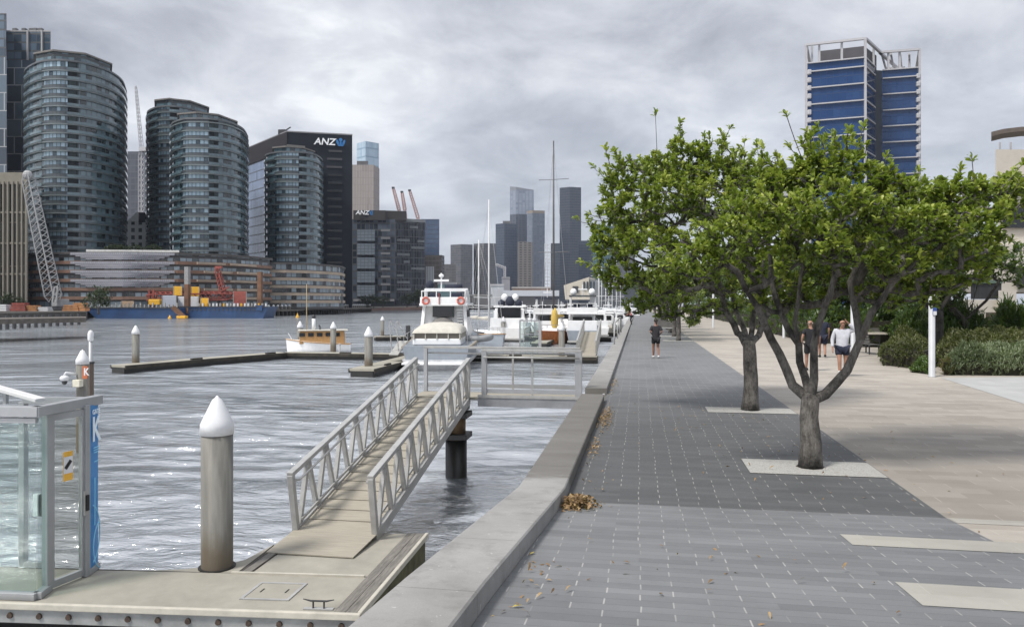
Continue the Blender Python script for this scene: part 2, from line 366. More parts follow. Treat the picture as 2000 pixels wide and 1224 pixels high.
# tree pits
for i, (x0, x1, y0, y1) in enumerate(((1.55, 3.36, 10.95, 11.92), (1.5, 3.36, 16.85, 17.7), (1.5, 3.36, 47.3, 48.5), (1.5, 3.36, 53.3, 54.5))):
    b = MB(); cxm, cym = 2.46, (y0 + y1) / 2 + .05; r = .2
    ring = [(cxm + r * math.cos(t), cym + r * math.sin(t)) for t in [k * math.pi / 4 + math.pi / 4 for k in range(8)]]
    out = [(x1, y1), (cxm, y1), (x0, y1), (x0, cym), (x0, y0), (cxm, y0), (x1, y0), (x1, cym)]
    b.add([(q[0], q[1], .008) for q in out] + [(q[0], q[1], .008) for q in ring], [(k, (k + 1) % 8, 8 + (k + 1) % 8, 8 + k) for k in range(8)])
    b.add([(q[0], q[1], .0055) for q in ring], [tuple(range(8))], 1)
    struct(b.build('tree_pit', [M_pit, mat('pit_soil', (.05, .04, .03), .95)]))
# ================================================================= QUAY WALLS
def wall_mat():
    m, nt, b = base_mat('wall_concrete')
    geo = N(nt, 'ShaderNodeNewGeometry'); pos = geo.outputs['Position']; sp = N(nt, 'ShaderNodeSeparateXYZ'); nt.links.new(pos, sp.inputs[0])
    n = noise(nt, pos, 1.1, 7, .65); g = noise(nt, pos, 90, 3, .6)
    c = ramp(nt, [(.3, (.20, .197, .19)), (.7, (.30, .296, .288))], mth(nt, 'ADD', n, mth(nt, 'MULTIPLY', mth(nt, 'SUBTRACT', g, .5), .3)))
    mp = N(nt, 'ShaderNodeMapping'); mp.inputs['Scale'].default_value = (.5, 1.8, 1); nt.links.new(pos, mp.inputs[0])
    n2 = noise(nt, mp.outputs[0], 1.6, 6, .65); n3 = noise(nt, pos, 3.1, 8, .72)
    c = mixc(nt, mth(nt, 'MULTIPLY', ramp(nt, [(.52, (0, 0, 0)), (.66, (1, 1, 1))], n3), .4), c, (.12, .115, .105))
    c = mixc(nt, mth(nt, 'MULTIPLY', ramp(nt, [(.70, (0, 0, 0)), (.73, (1, 1, 1))], noise(nt, pos, 17, 3, .5)), .6), c, (.5, .49, .47))
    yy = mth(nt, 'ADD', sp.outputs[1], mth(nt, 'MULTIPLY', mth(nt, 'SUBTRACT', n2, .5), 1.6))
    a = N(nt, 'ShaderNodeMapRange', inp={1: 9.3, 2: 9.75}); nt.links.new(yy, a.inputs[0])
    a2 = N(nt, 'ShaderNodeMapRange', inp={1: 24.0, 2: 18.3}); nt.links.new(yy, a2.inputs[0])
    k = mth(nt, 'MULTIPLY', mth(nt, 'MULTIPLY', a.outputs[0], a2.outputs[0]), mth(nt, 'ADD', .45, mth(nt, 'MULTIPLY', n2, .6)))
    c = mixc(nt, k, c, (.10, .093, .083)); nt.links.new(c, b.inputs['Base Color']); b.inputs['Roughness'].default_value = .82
    bp = N(nt, 'ShaderNodeBump', inp={'Strength': .25, 'Distance': .005}); nt.links.new(g, bp.inputs['Height']); nt.links.new(bp.outputs[0], b.inputs['Normal'])
    return m
M_wall = wall_mat()
def wall_blocks(root, cuts, name='coping_block', h=.165, gap=.006):
    for y0, y1 in zip(cuts[:-1], cuts[1:]):
        y0 += gap / 2; y1 -= gap / 2
        ys = [y0] + [k for k in (5, 7.6, 8.4, Y0, 9.6) if y0 < k < y1] + [y1]
        vs = []; fs = []
        for y in ys:
            zi = rz(y); xi = xin(y) - .004; c = .014
            vs += [(xi, y, zi - .05), (xi, y, zi + h - c), (xi - c, y, zi + h), (xi - .55, y, zi + h), (xi - .57, y, zi + h - .02), (xi - .57, y, -1.2), (xi - .3, y, -1.2)]
        n = 7
        for i in range(len(ys) - 1):
            for k in range(n): fs.append((i * n + k, i * n + (k + 1) % n, i * n + n + (k + 1) % n, i * n + n + k))
        fs.append(tuple(range(n - 1, -1, -1))); fs.append(tuple(range((len(ys) - 1) * n, len(ys) * n)))
        MB().add(vs, fs).build(name, M_wall, root, world=True)
q = thing('quay_wall', 'low grey concrete quay wall in the foreground, rising with the ramp beside the paving', 'wall', (-1.3, 9, 0))
wall_blocks(q, [-6, -1.6, 1.0, 3.0, 4.75, 6.2, 8.1, 10.2, 12.4, 14.6, 16.6, 18.35])
q = thing('quay_wall', 'low pale quay wall running into the distance beyond the gangway platform', 'wall', (-1.3, 30, 0))
wall_blocks(q, [19.75, 22, 24.3, 26.6, 29, 31.4, 34, 37, 40, 44, 48, 52, 57, 62, 70, 80, 95, 120, 160, 420], h=.15)
# ================================================================= NEAR MARINA
M_alu = mat('galvanised_steel', (.38, .38, .375), .5, .3, var=.14, scale=5, dirt=.25)
M_alu2 = mat('grey_aluminium', (.36, .37, .385), .45, .4, var=.08, scale=3)
M_deck = mat('pontoon_concrete', (.285, .27, .23), .85, var=.14, scale=1.6, bump=.15, bscale=60, dirt=.3)
M_ramp = mat('gangway_grp', (.30, .275, .225), .75, var=.16, scale=2, streak=(1, 14, 1), bump=.2, bscale=9)
M_timber = mat('weathered_timber', (.16, .15, .135), .9, var=.45, scale=3, streak=(14, 1.2, 14), bump=.4, bscale=12)
M_fend = mat('cream_fender_strip', (.44, .42, .36), .55, var=.12, scale=5, dirt=.35)
M_pside = mat('pontoon_side', (.27, .28, .28), .8, var=.25, scale=1.5, dirt=.6)
M_weed = mat('weedy_pontoon_side', (.10, .095, .05), .9, var=.5, scale=4, dirt=.5)
M_black = mat('black_rubber', (.015, .015, .015), .6, var=.3)
M_rust = mat('rusty_bolt', (.055, .036, .026), .8, var=.5, scale=20)
M_white = mat('white_plastic', (.66, .67, .69), .5, var=.08, scale=3, dirt=.3)
M_dark = mat('dark_metal', (.035, .036, .04), .5, var=.2)
def pile_mat():
    m, nt, b = base_mat('pile_concrete')
    tc = N(nt, 'ShaderNodeTexCoord'); sp = N(nt, 'ShaderNodeSeparateXYZ'); nt.links.new(tc.outputs['Object'], sp.inputs[0])
    mp = N(nt, 'ShaderNodeMapping'); mp.inputs['Scale'].default_value = (3, 3, .5); nt.links.new(tc.outputs['Object'], mp.inputs[0])
    n = noise(nt, mp.outputs[0], 1.8, 6, .6)
    c = ramp(nt, [(.3, (.115, .112, .10)), (.7, (.22, .215, .195))], n)
    mp2 = N(nt, 'ShaderNodeMapping'); mp2.inputs['Scale'].default_value = (11, 11, .35); nt.links.new(tc.outputs['Object'], mp2.inputs[0])
    c = mixc(nt, ramp(nt, [(.56, (0, 0, 0)), (.72, (.28, .28, .28))], noise(nt, mp2.outputs[0], 1.3, 5, .6)), c, (.34, .33, .30))
    z = mth(nt, 'ADD', sp.outputs[2], mth(nt, 'MULTIPLY', mth(nt, 'SUBTRACT', n, .5), .7))
    k = N(nt, 'ShaderNodeMapRange', inp={1: .75, 2: .35}); nt.links.new(z, k.inputs[0])
    c = mixc(nt, mth(nt, 'MULTIPLY', k.outputs[0], .8), c, (.11, .085, .055))
    nt.links.new(c, b.inputs['Base Color']); b.inputs['Roughness'].default_value = .75; return m
M_pile = pile_mat()
def pile(px, d, tip, r, label, group=None, capw=1.0):
    x, y = cx(px, d); t = thing('mooring_pile', label, 'pile', (x, y, DECK - .1), 0, group)
    h = tip - DECK + .1; ch = r * 2.35
    MB().lathe((0, 0, 0), [(r * .96, -3), (r, 0), (r, h - ch)], 24).build('shaft', M_pile, t, smooth=True)
    MB().lathe((0, 0, h - ch), [(r * 1.06, -.04), (r * 1.06, r * .5), (r * .92, r * .8), (r * .3, ch - r * .25), (r * .14, ch - .03), (.01, ch)], 24).build('cap', M_white, t, smooth=True)
    return t
PG = 'white capped mooring piles'
pile(424, 11.0, 1.03, .222, 'thick concrete mooring pile with white cone cap beside the near gangway', PG)
pile(265, 48, .93, .225, 'mooring pile on the far left tip of the bent walkway', PG)
pile(720, 45.6, .93, .25, 'mooring pile at the near tip of the short finger pontoon left of the gangway', PG)
pile(651, 62, .80, .24, 'mooring pile standing in front of the varnished wooden launch', PG)
pile(586, 72, .60, .26, 'mooring pile half hidden behind the bow of the wooden launch', PG)
pile(747, 91, .72, .22, 'small mooring pile on the distant finger pontoon in open water', PG)
pile(983, 84, .80, .24, 'mooring pile beside the grey dinghy and the black windowed cruiser', PG)
pile(1097, 54, .92, .225, 'mooring pile in front of the orange hulled yacht beside the second gangway', PG)
pile(161, 21.8, 1.03, .165, 'slim mooring pile behind the glass gate carrying the round camera', PG)
x, y = cx(177, 41); t = thing('mooring_pile', 'thin pale post with rounded white top far out in the water at left', 'pile', (x, y, DECK), 0, PG)
MB().lathe((0, 0, 0), [(.10, -3), (.10, 1.75)], 12).build('shaft', M_alu2, t, smooth=True)
MB().lathe((0, 0, 1.75), [(.12, 0), (.15, .1), (.15, .4), (.09, .55), (.01, .6)], 12).build('cap', M_white, t, smooth=True)
# ---- near pontoon
A = Vector((-3.42, 8.84)); dirx = Vector((-4.68, -.43)).normalized(); dy = Vector((0, 1))
def pq(s, t): q = A + dirx * s + Vector((-.02, 1)) * t; return (q.x, q.y)
pt = thing('floating_pontoon', 'beige concrete floating pontoon at the foot of the near gangway', 'pontoon', (-6, 9.5, DECK))
b = MB(); b.prism([pq(.34, .05), pq(9.5, .05), pq(9.5, 1.3), pq(4.45, 1.25), pq(2.18, 1.28), pq(.34, 1.28)], DECK - .12, DECK); b.build('deck', M_deck, pt, world=True)
lp = [pq(.34, 1.31), pq(2.02, 1.31), pq(2.02, 3.28), pq(.34, 3.28)]
b = MB(); b.prism(lp, DECK - .12, DECK - .004); b.build('landing_deck', M_deck, pt, world=True)
apron = [pq(2.25, 1.31), pq(3.9, 1.30)] + [pq(3.9 - .1 - 1.45 * math.sin(k * .26), 1.32 + .75 * (1 - math.cos(k * .26))) for k in range(1, 6)] + [pq(2.3, 2.6)]
b = MB(); b.prism(apron, DECK - .12, DECK - .008); b.build('pile_collar_deck', M_deck, pt, world=True)
b = MB(); b.lathe((*cx(424, 11.0), DECK - .004), [(.235, 0), (.262, 0), (.262, .014), (.235, .014)], 24); b.build('pile_guide_ring', M_black, pt, world=True)
M_joint = mat('deck_joint', (.06, .055, .05), .9)
for (a, c, w) in (((.34, 1.295), (9.5, 1.30), .03), ((2.2, 1.3), (2.2, 3.2), .06)):
    p0, p1 = pq(*a), pq(*c); MB().bar((*p0, DECK - .03), (*p1, DECK - .03), w, .05).build('deck_joint', M_joint, pt, world=True)
for (s0, s1, t0, t1) in ((.03, .33, .03, 3.28), (2.04, 2.17, 1.32, 3.2)):
    n = 2 if s0 < 1 else 1
    for k in range(n):
        a0 = s0 + (s1 - s0) * k / n + .004; a1 = s0 + (s1 - s0) * (k + 1) / n - .004
        MB().prism([pq(a0, t0), pq(a1, t0), pq(a1, t1), pq(a0, t1)], DECK - .1, DECK + .012).build('timber_rail', M_timber, pt, world=True)
MB().bar((*pq(.36, 1.27), DECK + .012), (*pq(2.3, 1.27), DECK + .012), .045, .03).build('seam_strip', M_fend, pt, world=True)
MB().bar((*pq(-.03, 0), DECK - .02), (*pq(9.5, 0), DECK - .02), .06, .085).build('fender_strip', M_fend, pt, world=True, bevel=.012)
MB().bar((*pq(-.0, .04), DECK - .02), (*pq(-.0, 3.3), DECK - .02), .06, .085).build('fender_strip', M_fend, pt, world=True, bevel=.012)
MB().prism([pq(0, .02), pq(9.5, .02), pq(9.5, .05), pq(0, .05)], DECK - .245, DECK - .06).build('side_beam', M_pside, pt, world=True)
MB().prism([pq(.02, .06), pq(.06, .06), pq(.06, 3.25), pq(.02, 3.25)], DECK - .5, DECK - .06).build('side_beam', M_weed, pt, world=True)
MB().prism([pq(.25, .35), pq(9.5, .35), pq(9.5, 1.2), pq(.25, 1.2)], DECK - .9, DECK - .14).build('float', M_black, pt, world=True)
MB().prism([pq(.2, 1.3), pq(2.0, 1.3), pq(2.0, 3.1), pq(.2, 3.1)], DECK - .9, DECK - .14).build('float', M_black, pt, world=True)
k = 0; s = .22
while s < 9.3:
    c = Vector((*pq(s, .015), DECK - .15)); MB().tube([c, c + Vector((.004, -.022, 0))], [.04, .034], 12).build('through_bolt', M_rust, pt, world=True); s += .395
# hatch and cleat
ht = thing('deck_hatch', 'square service hatch with silver rim set in the pontoon deck', 'hatch', (*pq(1.35, .62), DECK))
def hq(s, t): return pq(1.38 + s, .66 + t)
MB().prism([hq(-.3, -.26), hq(.3, -.26), hq(.3, .26), hq(-.3, .26)], DECK + .002, DECK + .007).build('lid', M_deck, ht, world=True)
for (a, c) in (((-.33, -.28), (.33, -.28)), ((-.33, .28), (.33, .28)), ((-.31, -.26), (-.31, .26)), ((.31, -.26), (.31, .26))):
    MB().bar((*hq(*a), DECK + .008), (*hq(*c), DECK + .008), .04, .014).build('rim', M_alu, ht, world=True)
for s in (-.17, .17): MB().bar((*hq(s, -.05), DECK + .009), (*hq(s, .07), DECK + .009), .018, .006).build('grip_slot', M_black, ht, world=True)
cl = thing('mooring_cleat', 'small metal mooring cleat on the front corner of the pontoon', 'cleat', (*pq(.62, .16), DECK))
c0 = Vector((*pq(.56, .14), DECK)); e = Vector((dirx.x, dirx.y, 0))
MB().bar(c0 - e * .19 + Vector((0, 0, .008)), c0 + e * .19 + Vector((0, 0, .008)), .07, .014).build('base', M_alu, cl, world=True)
for s in (-.07, .07): MB().tube([c0 + e * s + Vector((0, 0, .01)), c0 + e * s + Vector((0, 0, .1))], .012, 8).build('horn_post', M_dark, cl, world=True)
MB().tube([c0 - e * .2 + Vector((0, 0, .125)), c0 - e * .1 + Vector((0, 0, .105)), c0 + e * .1 + Vector((0, 0, .105)), c0 + e * .2 + Vector((0, 0, .125))], [.006, .013, .013, .006], 8).build('horn', M_dark, cl, world=True)
# ---- gangway
GX0, GX1, GY0, GY1 = -5.66, -4.2, 11.72, 18.55; GZ0, GZ1 = DECK + .10, -.02
def gz(y): return GZ0 + (GZ1 - GZ0) * (y - GY0) / (GY1 - GY0)
def add_gangway(ox, oy, label, group, nb=9):
    g = thing('gangway', label, 'gangway', ((GX0 + GX1) / 2 + ox, GY0 + oy, GZ0), 0, group)
    V = lambda x, y, z: Vector((x - (GX0 + GX1) / 2, y - GY0, z - GZ0))
    nrm = Vector((0, -(GZ1 - GZ0), GY1 - GY0)).normalized()
    b = MB(); n = 18
    for k in range(n):
        ya = GY0 + (GY1 - GY0) * k / n; yb = GY0 + (GY1 - GY0) * (k + .93) / n
        for (yy0, yy1, dz) in ((ya, yb, 0),):
            b.bar(V(GX0 + .08, (yy0 + yy1) / 2, gz((yy0 + yy1) / 2) - .02), V(GX1 - .08, (yy0 + yy1) / 2, gz((yy0 + yy1) / 2) - .02), yy1 - yy0, .03, up=nrm)
    b.bar(V((GX0 + GX1) / 2, GY0, gz(GY0) - .045), V((GX0 + GX1) / 2, GY1, gz(GY1) - .045), GX1 - GX0 - .2, .02)
    b.build('deck', M_ramp, g)
    for s, x in ((0, GX0 + .04), (1, GX1 - .04)):
        hr = .98
        r = MB().bar(V(x, GY0 - .24, gz(GY0 - .24) + hr + .02), V(x, GY1, gz(GY1) + hr), .11, .075); o = r.build('handrail', M_alu, g, bevel=.008)
        xi = x + (.105 if s == 0 else -.105)
        MB().tube([V(x, GY0 - .16, gz(GY0) + hr - .14), V(xi, GY0 - .1, gz(GY0) + hr - .13), V(xi, GY0 + .1, gz(GY0 + .1) + hr - .115), V(xi, GY1 - .1, gz(GY1 - .1) + hr - .115), V(x, GY1 - .04, gz(GY1) + hr - .12)], .021, 8).build('grab_rail', M_alu, g, smooth=True)
        MB().bar(V(x, GY0, gz(GY0) - .06), V(x, GY1, gz(GY1) - .06), .09, .18).build('stringer', M_alu, g, bevel=.006)
        MB().bar(V(x, GY0 - .2, gz(GY0 - .2) + hr), V(x, GY0 + .02, gz(GY0) - .12), .10, .10, up=(0, 1, 0)).build('end_post', M_alu, g, bevel=.008)
        MB().bar(V(x, GY1 - .05, gz(GY1) + hr), V(x, GY1 - .05, gz(GY1) - .1), .09, .09, up=(0, 1, 0)).build('end_post', M_alu, g, bevel=.008)
        MB().bar(V(xi - (.05 if s == 0 else -.05), GY0 + .1, gz(GY0 + .1) + .12), V(xi - (.05 if s == 0 else -.05), GY1 - .1, gz(GY1 - .1) + .12), .03, .045).build('kick_rail', M_alu, g)
        st = (GY1 - GY0 - .2) / nb
        for k in range(nb):
            ya = GY0 + .12 + k * st
            MB().bar(V(x, ya + st * .42, gz(ya + st * .42) + hr - .03), V(x, ya, gz(ya) + .02), .07, .085, up=(0, 1, 0)).build('brace', M_alu, g)
            if k < nb: MB().bar(V(x, ya + st * .46, gz(ya + st * .46) + hr - .03), V(x, ya + st * .92, gz(ya + st * .92) + .02), .07, .085, up=(0, 1, 0)).build('brace', M_alu, g)
    b = MB(); x0, x1 = GX0 + .02, GX1 - .0
    a = [V(x0, GY0 + .02, GZ0 + .0), V(x1, GY0 + .02, GZ0 + .0), V(x1 - .05, GY0 - .95, DECK + .025), V(x0 - .02, GY0 - .95, DECK + .025)]
    b.add(a + [q - Vector((0, 0, .018)) for q in a], [(3, 2, 1, 0), (4, 5, 6, 7), (0, 1, 5, 4), (1, 2, 6, 5), (2, 3, 7, 6), (3, 0, 4, 7)]); b.build('flap', M_ramp, g)
    return g
g1 = add_gangway(0, 0, 'large grey steel gangway with zigzag railings sloping up from the near pontoon', 'marina gangways')
g2 = dup(g1, (-3.75, 55.2, GZ0), 0, 'second steel gangway seen end on, beside the clear glass gate', 'marina gangways')
g3 = dup(g1, (-4.0, 98, GZ0), 0, 'small distant gangway by the wall handrail, beyond the second one', 'marina gangways')
# ---- platform
pl = thing('gangway_platform', 'steel landing platform with mesh railing between the gangway and quay wall', 'platform', (-3.6, 18.9, 0))
X0, X1, YA, YB = -5.75, -1.46, 18.6, 19.72
MB().prism([(X0, YA), (-.86, YA + .0), (-.86, YB - .05), (X0, YB)], -.05, -.012).build('deck', M_ramp, pl, world=True)
for (x0, x1, y) in ((-4.0, -1.4, YA - .03), (X0, -1.4, YB + .03)):
    MB().bar((x0, y, -.12), (x1, y, -.12), .09, .22).build('side_beam', mat('painted_steel', (.28, .29, .31), .5, .3, var=.15, dirt=.3), pl, world=True)
MB().bar((-4.0, YA - .06, .03), (-1.43, YA - .06, .03), .07, .07).build('edge_channel', M_alu, pl, world=True)
for (x, y, w) in ((-3.84, YA - .03, .13), (-1.46, YA - .03, .17), (X0 + .05, YB, .1), (-4.1, YB, .08), (-1.55, YB, .1)):
    MB().bar((x, y, -.02), (x, y, 1.17), w, .1, up=(0, 1, 0)).build('post', M_alu2, pl, world=True, bevel=.008)
for (x0, x1, y) in ((-3.9, -1.38, YA - .03), (X0, -1.5, YB)):
    MB().bar((x0, y, 1.18), (x1, y, 1.18), .1, .06).build('top_rail', M_alu, pl, world=True, bevel=.006)
    MB().tube([(x0 + .05, y + (.1 if y > 19 else -.1), 1.02), (x1 - .05, y + (.1 if y > 19 else -.1), 1.02)], .024, 8).build('grab_rail', M_alu, pl, world=True, smooth=True)
    MB().bar((x0, y, .16), (x1, y, .16), .03, .10).build('kick_rail', M_alu2, pl, world=True)
for (x, y) in ((-2.62, YA - .03), (-3.3, YB)): MB().bar((x, y, .0), (x, y, 1.16), .05, .04, up=(0, 1, 0)).build('mid_post', M_alu, pl, world=True)
for (x0, x1, y) in ((-3.8, -1.5, YA - .03), (X0, -1.5, YB)):
    b = MB(); xx = x0
    for z in [.22 + .115 * k for k in range(8)]: b.bar((x0, y, z), (x1, y, z), .004, .004)
    b.build('wire_infill', M_alu2, pl, world=True)
MB().bar((-.84, 18.5, .0), (-.84, 18.5, .16), .05, .05).build('end_stop', M_white, pl, world=True)
# support pile under the gangway
sp_ = thing('support_pile', 'brown and black steel pile with brackets under the top of the gangway', 'pile', (-4.75, 18.2, WATER))
x, y = cx(891, 18.9)
MB().lathe((x, y, 0), [(.27, -4), (.27, -1.05)], 20).build('lower_sleeve', mat('wet_black_steel', (.012, .012, .012), .4), sp_, world=True, smooth=True)
MB().lathe((x, y, 0), [(.24, -1.1), (.24, -.2)], 20).build('shaft', mat('rusted_pile', (.13, .085, .045), .85, var=.5, scale=4, dirt=.5), sp_, world=True, smooth=True)
for z, w in ((-.42, .68), (-.95, .68)): MB().box((x, y, z), (w, w, .13)).build('bracket', M_dark, sp_, world=True, bevel=.01)
MB().box((x, y, -.26), (.5, .9, .14)).build('head_beam', M_dark, sp_, world=True)
# ---- glass security gate
M_glass = glass_mat('greenish_glass', (.87, .93, .91), .4); M_glass2 = glass_mat('clear_glass', (.86, .87, .85), .35)
M_blue = mat('blue_sign', (.0, .19, .50), .4, var=.05)
gt = thing('security_gate', 'glass and grey aluminium security gate enclosure on the pontoon at far left', 'gate', (-7.8, 9, DECK))
Zt = 1.05; Zb = DECK + .004
PA, PB, PC, PD = Vector((-7.72, 8.60)), Vector((-7.80, 8.86)), Vector(cx(167, 10.6)), Vector(cx(189, 10.93))
PW, PE = Vector((-10.2, 8.42)), Vector((-8.86, 9.62))
def post(p, w=.09, z1=Zt - .1, name='post'): MB().bar((p.x, p.y, Zb), (p.x, p.y, z1), w, w, up=(0, 1, 0)).build(name, M_alu2, gt, world=True, bevel=.006)
for p in (PB, PC, PE): post(p)
for (p, q) in ((PA, PD), (PW, PA)):
    e = (q - p).normalized() * .05
    MB().bar((p.x - e.x, p.y - e.y, Zt - .07), (q.x + e.x, q.y + e.y, Zt - .07), .13, .13).build('top_beam', M_alu2, gt, world=True, bevel=.008)
for (p, q) in ((PW, PA), (PA, PB), (PC, PD)):
    MB().bar((p.x, p.y, Zb + .045), (q.x, q.y, Zb + .045), .11, .09).build('sill', M_alu2, gt, world=True, bevel=.006)
MB().bar((PW.x, PW.y, Zt - .19), (PA.x, PA.y, Zt - .19), .06, .06).build('head_channel', M_alu2, gt, world=True)
MB().bar((PE.x, PE.y, Zt - .08), (PD.x - .1, PD.y, Zt - .08), .09, .09).build('rear_beam', M_alu2, gt, world=True)
MB().bar((PE.x, PE.y, Zb + .05), (-8.4, PE.y + .03, Zb + .05), .08, .08).build('rear_sill', M_alu2, gt, world=True)
def pane(p, q, z0, z1, m, name='glass_pane', th=.012):
    MB().bar((p.x, p.y, (z0 + z1) / 2), (q.x, q.y, (z0 + z1) / 2), th, z1 - z0).build(name, m, gt, world=True)
pane(PW, PA - Vector((.01, .0)), Zb + .1, Zt - .16, M_glass); pane(PA + Vector((0, .012)), PB, Zb + .1, Zt - .16, M_glass)
dr = MB(); e = (PC - PB).normalized()
pB, pC = PB + e * .06, PC - e * .06
for (p, q, z0, z1) in ((pB, pB, Zb + .03, Zt - .16), (pC, pC, Zb + .03, Zt - .16)): dr.bar((p.x, p.y, z0), (p.x, p.y, z1), .06, .05, up=(0, 1, 0))
for z in (Zb + .07, Zt - .2, ): dr.bar((pB.x, pB.y, z), (pC.x, pC.y, z), .05, .09)
door = dr.build('door', M_alu2, gt, world=True)
o = MB().bar((pB.x, pB.y, (Zb + Zt) / 2 - .03), (pC.x, pC.y, (Zb + Zt) / 2 - .03), .01, Zt - Zb - .36).build('door_pane', M_glass2, door, world=True)
n_ = Vector((e.y, -e.x, 0)).normalized()
hp = PC - e * .02 + Vector((n_.x, n_.y)) * .06
MB().box((hp.x, hp.y, DECK + 1.05), (.03, .05, .22)).build('handle', M_black, door, world=True, bevel=.005)
MB().box((hp.x - .02, hp.y, DECK + 1.05), (.02, .09, .34)).build('lock_plate', M_alu, door, world=True)
# camera sticker on the door
sk = pB + (pC - pB) * .52 + Vector((n_.x, n_.y)) * .012
st_ = MB()
def stq(u0, u1, z0, z1, off, m, name):
    a = sk + Vector((e.x, e.y)) * u0 + Vector((n_.x, n_.y)) * off; c = sk + Vector((e.x, e.y)) * u1 + Vector((n_.x, n_.y)) * off
    MB().bar((a.x, a.y, (z0 + z1) / 2), (c.x, c.y, (z0 + z1) / 2), .002, z1 - z0).build(name, m, door, world=True)
zc = DECK + 1.62
stq(-.075, .075, zc - .2, zc + .2, .0, mat('sticker_orange', (.75, .42, .06), .5), 'warning_sticker')
stq(-.07, .07, zc - .1, zc + .13, .003, M_white, 'sticker_panel')
a = sk + Vector((n_.x, n_.y)) * .006
MB().bar((a.x - e.x * .045, a.y - e.y * .045, zc - .03), (a.x + e.x * .04, a.y + e.y * .04, zc + .07), .004, .05).build('camera_pictogram', M_black, door, world=True)
# blue banner panel
bp_ = MB(); bp_.bar((PC.x + .02, PC.y + .04, (Zb + Zt) / 2 - .02), (PD.x, PD.y, (Zb + Zt) / 2 - .02), .035, Zt - Zb - .2); bn_ = bp_.build('blue_panel', M_blue, gt, world=True)
M_lt = mat('sign_white', (.75, .85, .92), .5, var=.03); M_line = mat('sign_pale_blue', (.25, .62, .85), .5, var=.03)
mid = (PC + PD) / 2 + Vector((0, .03)); e2 = (PD - PC).normalized(); n2 = Vector((e2.y, -e2.x)); face = mid + Vector((.01, 0)) + n2 * .042
RL = gt.location
def signtext(body, size, z, m, xs=1): 
    text_mesh(body, size, 'lettering', m, bn_, frame_M((face.x - RL.x, face.y - RL.y, z - RL.z), (e2.x, e2.y, 0)), .003, xs=xs)
signtext('GATE', .095, .80, M_lt, .95); signtext('K', .49, .42, M_lt, .75)
for k, z in enumerate((.32, .285, .25, .12)): 
    c = face; l = (.085, .085, .07, .06)[k]
    MB().bar((c.x - e2.x * l + n2.x * .002, c.y - e2.y * l, z), (c.x + e2.x * l + n2.x * .002, c.y + e2.y * l, z), .004, .012).build('text_line', M_line, bn_, world=True)
for (z0, r0, r1, cc) in ((-.9, .42, .0, -.16), (-1.1, .36, .0, .17), (-.45, .35, 0, .02)):
    pts = []
    for k in range(9):
        t = R(-75 + 150 * k / 8) if cc < 0 else R(105 + 150 * k / 8)
        u = cc + .26 * math.cos(t) * 1; z = z0 + r0 * math.sin(t)
        if abs(u) < .12: pts.append((face.x + e2.x * u + n2.x * .001, face.y + e2.y * u + n2.y * .001, z))
    if len(pts) > 1: MB().tube(pts, .008, 5).build('curved_line', M_line, bn_, world=True)
# intercom inside the gate
ic = thing('intercom', 'dark intercom box with pale cover fixed inside the glass gate', 'intercom', (-7.86, 8.82, DECK + 1.1))
MB().box((-7.88, 8.93, DECK + 1.14), (.14, .09, .3)).build('casing', M_dark, ic, world=True, bevel=.01)
MB().box((-7.99, 8.91, DECK + 1.14), (.075, .08, .3)).build('cover', M_white, ic, world=True, bevel=.01)
lc = thing('solar_panel', 'tilted pale grey panel on the top of the glass gate', 'panel', (-8.6, 9.2, 1.05))
MB().bar((-9.75, 9.45, 1.30), (-8.2, 9.2, 1.04), .16, .05).build('panel', mat('pale_panel', (.6, .6, .6), .4, var=.06), lc, world=True, bevel=.008)
MB().bar((-8.9, 9.35, .95), (-8.9, 9.35, 1.16), .05, .05).build('bracket', M_alu2, lc, world=True)
# camera on the pile, K plate
cp = thing('security_camera', 'white dome security camera hanging from an arm on the slim pile', 'camera', tuple(P(125, 745, 21.5)))
q = P(126, 737, 21.4)
MB().tube([P(153, 731, 21.7), P(128, 728, 21.4), P(126, 733, 21.4)], .035, 8).build('arm', M_white, cp, world=True, smooth=True)
MB().ball((q.x, q.y, q.z - .02), (.125, .125, .085), 14).build('housing', M_white, cp, world=True, smooth=True)
MB().ball((q.x, q.y, q.z - .12), (.075, .075, .09), 12).build('lens_dome', M_dark, cp, world=True, smooth=True)
q = P(152, 748, 21.5); MB().box(tuple(q), (.23, .16, .2)).build('junction_box', mat('cream_box', (.6, .58, .48), .6), cp, world=True, bevel=.01)
ks = thing('letter_plate', 'orange plate with letter K fixed on the slim pile', 'sign', tuple(P(166, 735, 21.3)))
q = P(166, 727, 21.45); MB().box(tuple(q), (.16, .02, .36)).build('plate', mat('orange_plate', (.42, .12, .045), .6), ks, world=True)
text_mesh('K', .3, 'lettering', M_white, ks, frame_M((.0, -.0, .0), (1, .16, 0)) @ Matrix.Translation((0.02, .03, -.03)), .004, xs=.8)
q = thing('steel_post', 'short brown post standing just behind the slim pile at the gate', 'post', tuple(P(174, 765, 24)))
MB().box((0, 0, -.6), (.19, .19, 3.0)).build('shaft', mat('brown_post', (.12, .09, .07), .7), q); MB().box((0, 0, .93), (.22, .22, .06)).build('cap', M_dark, q)
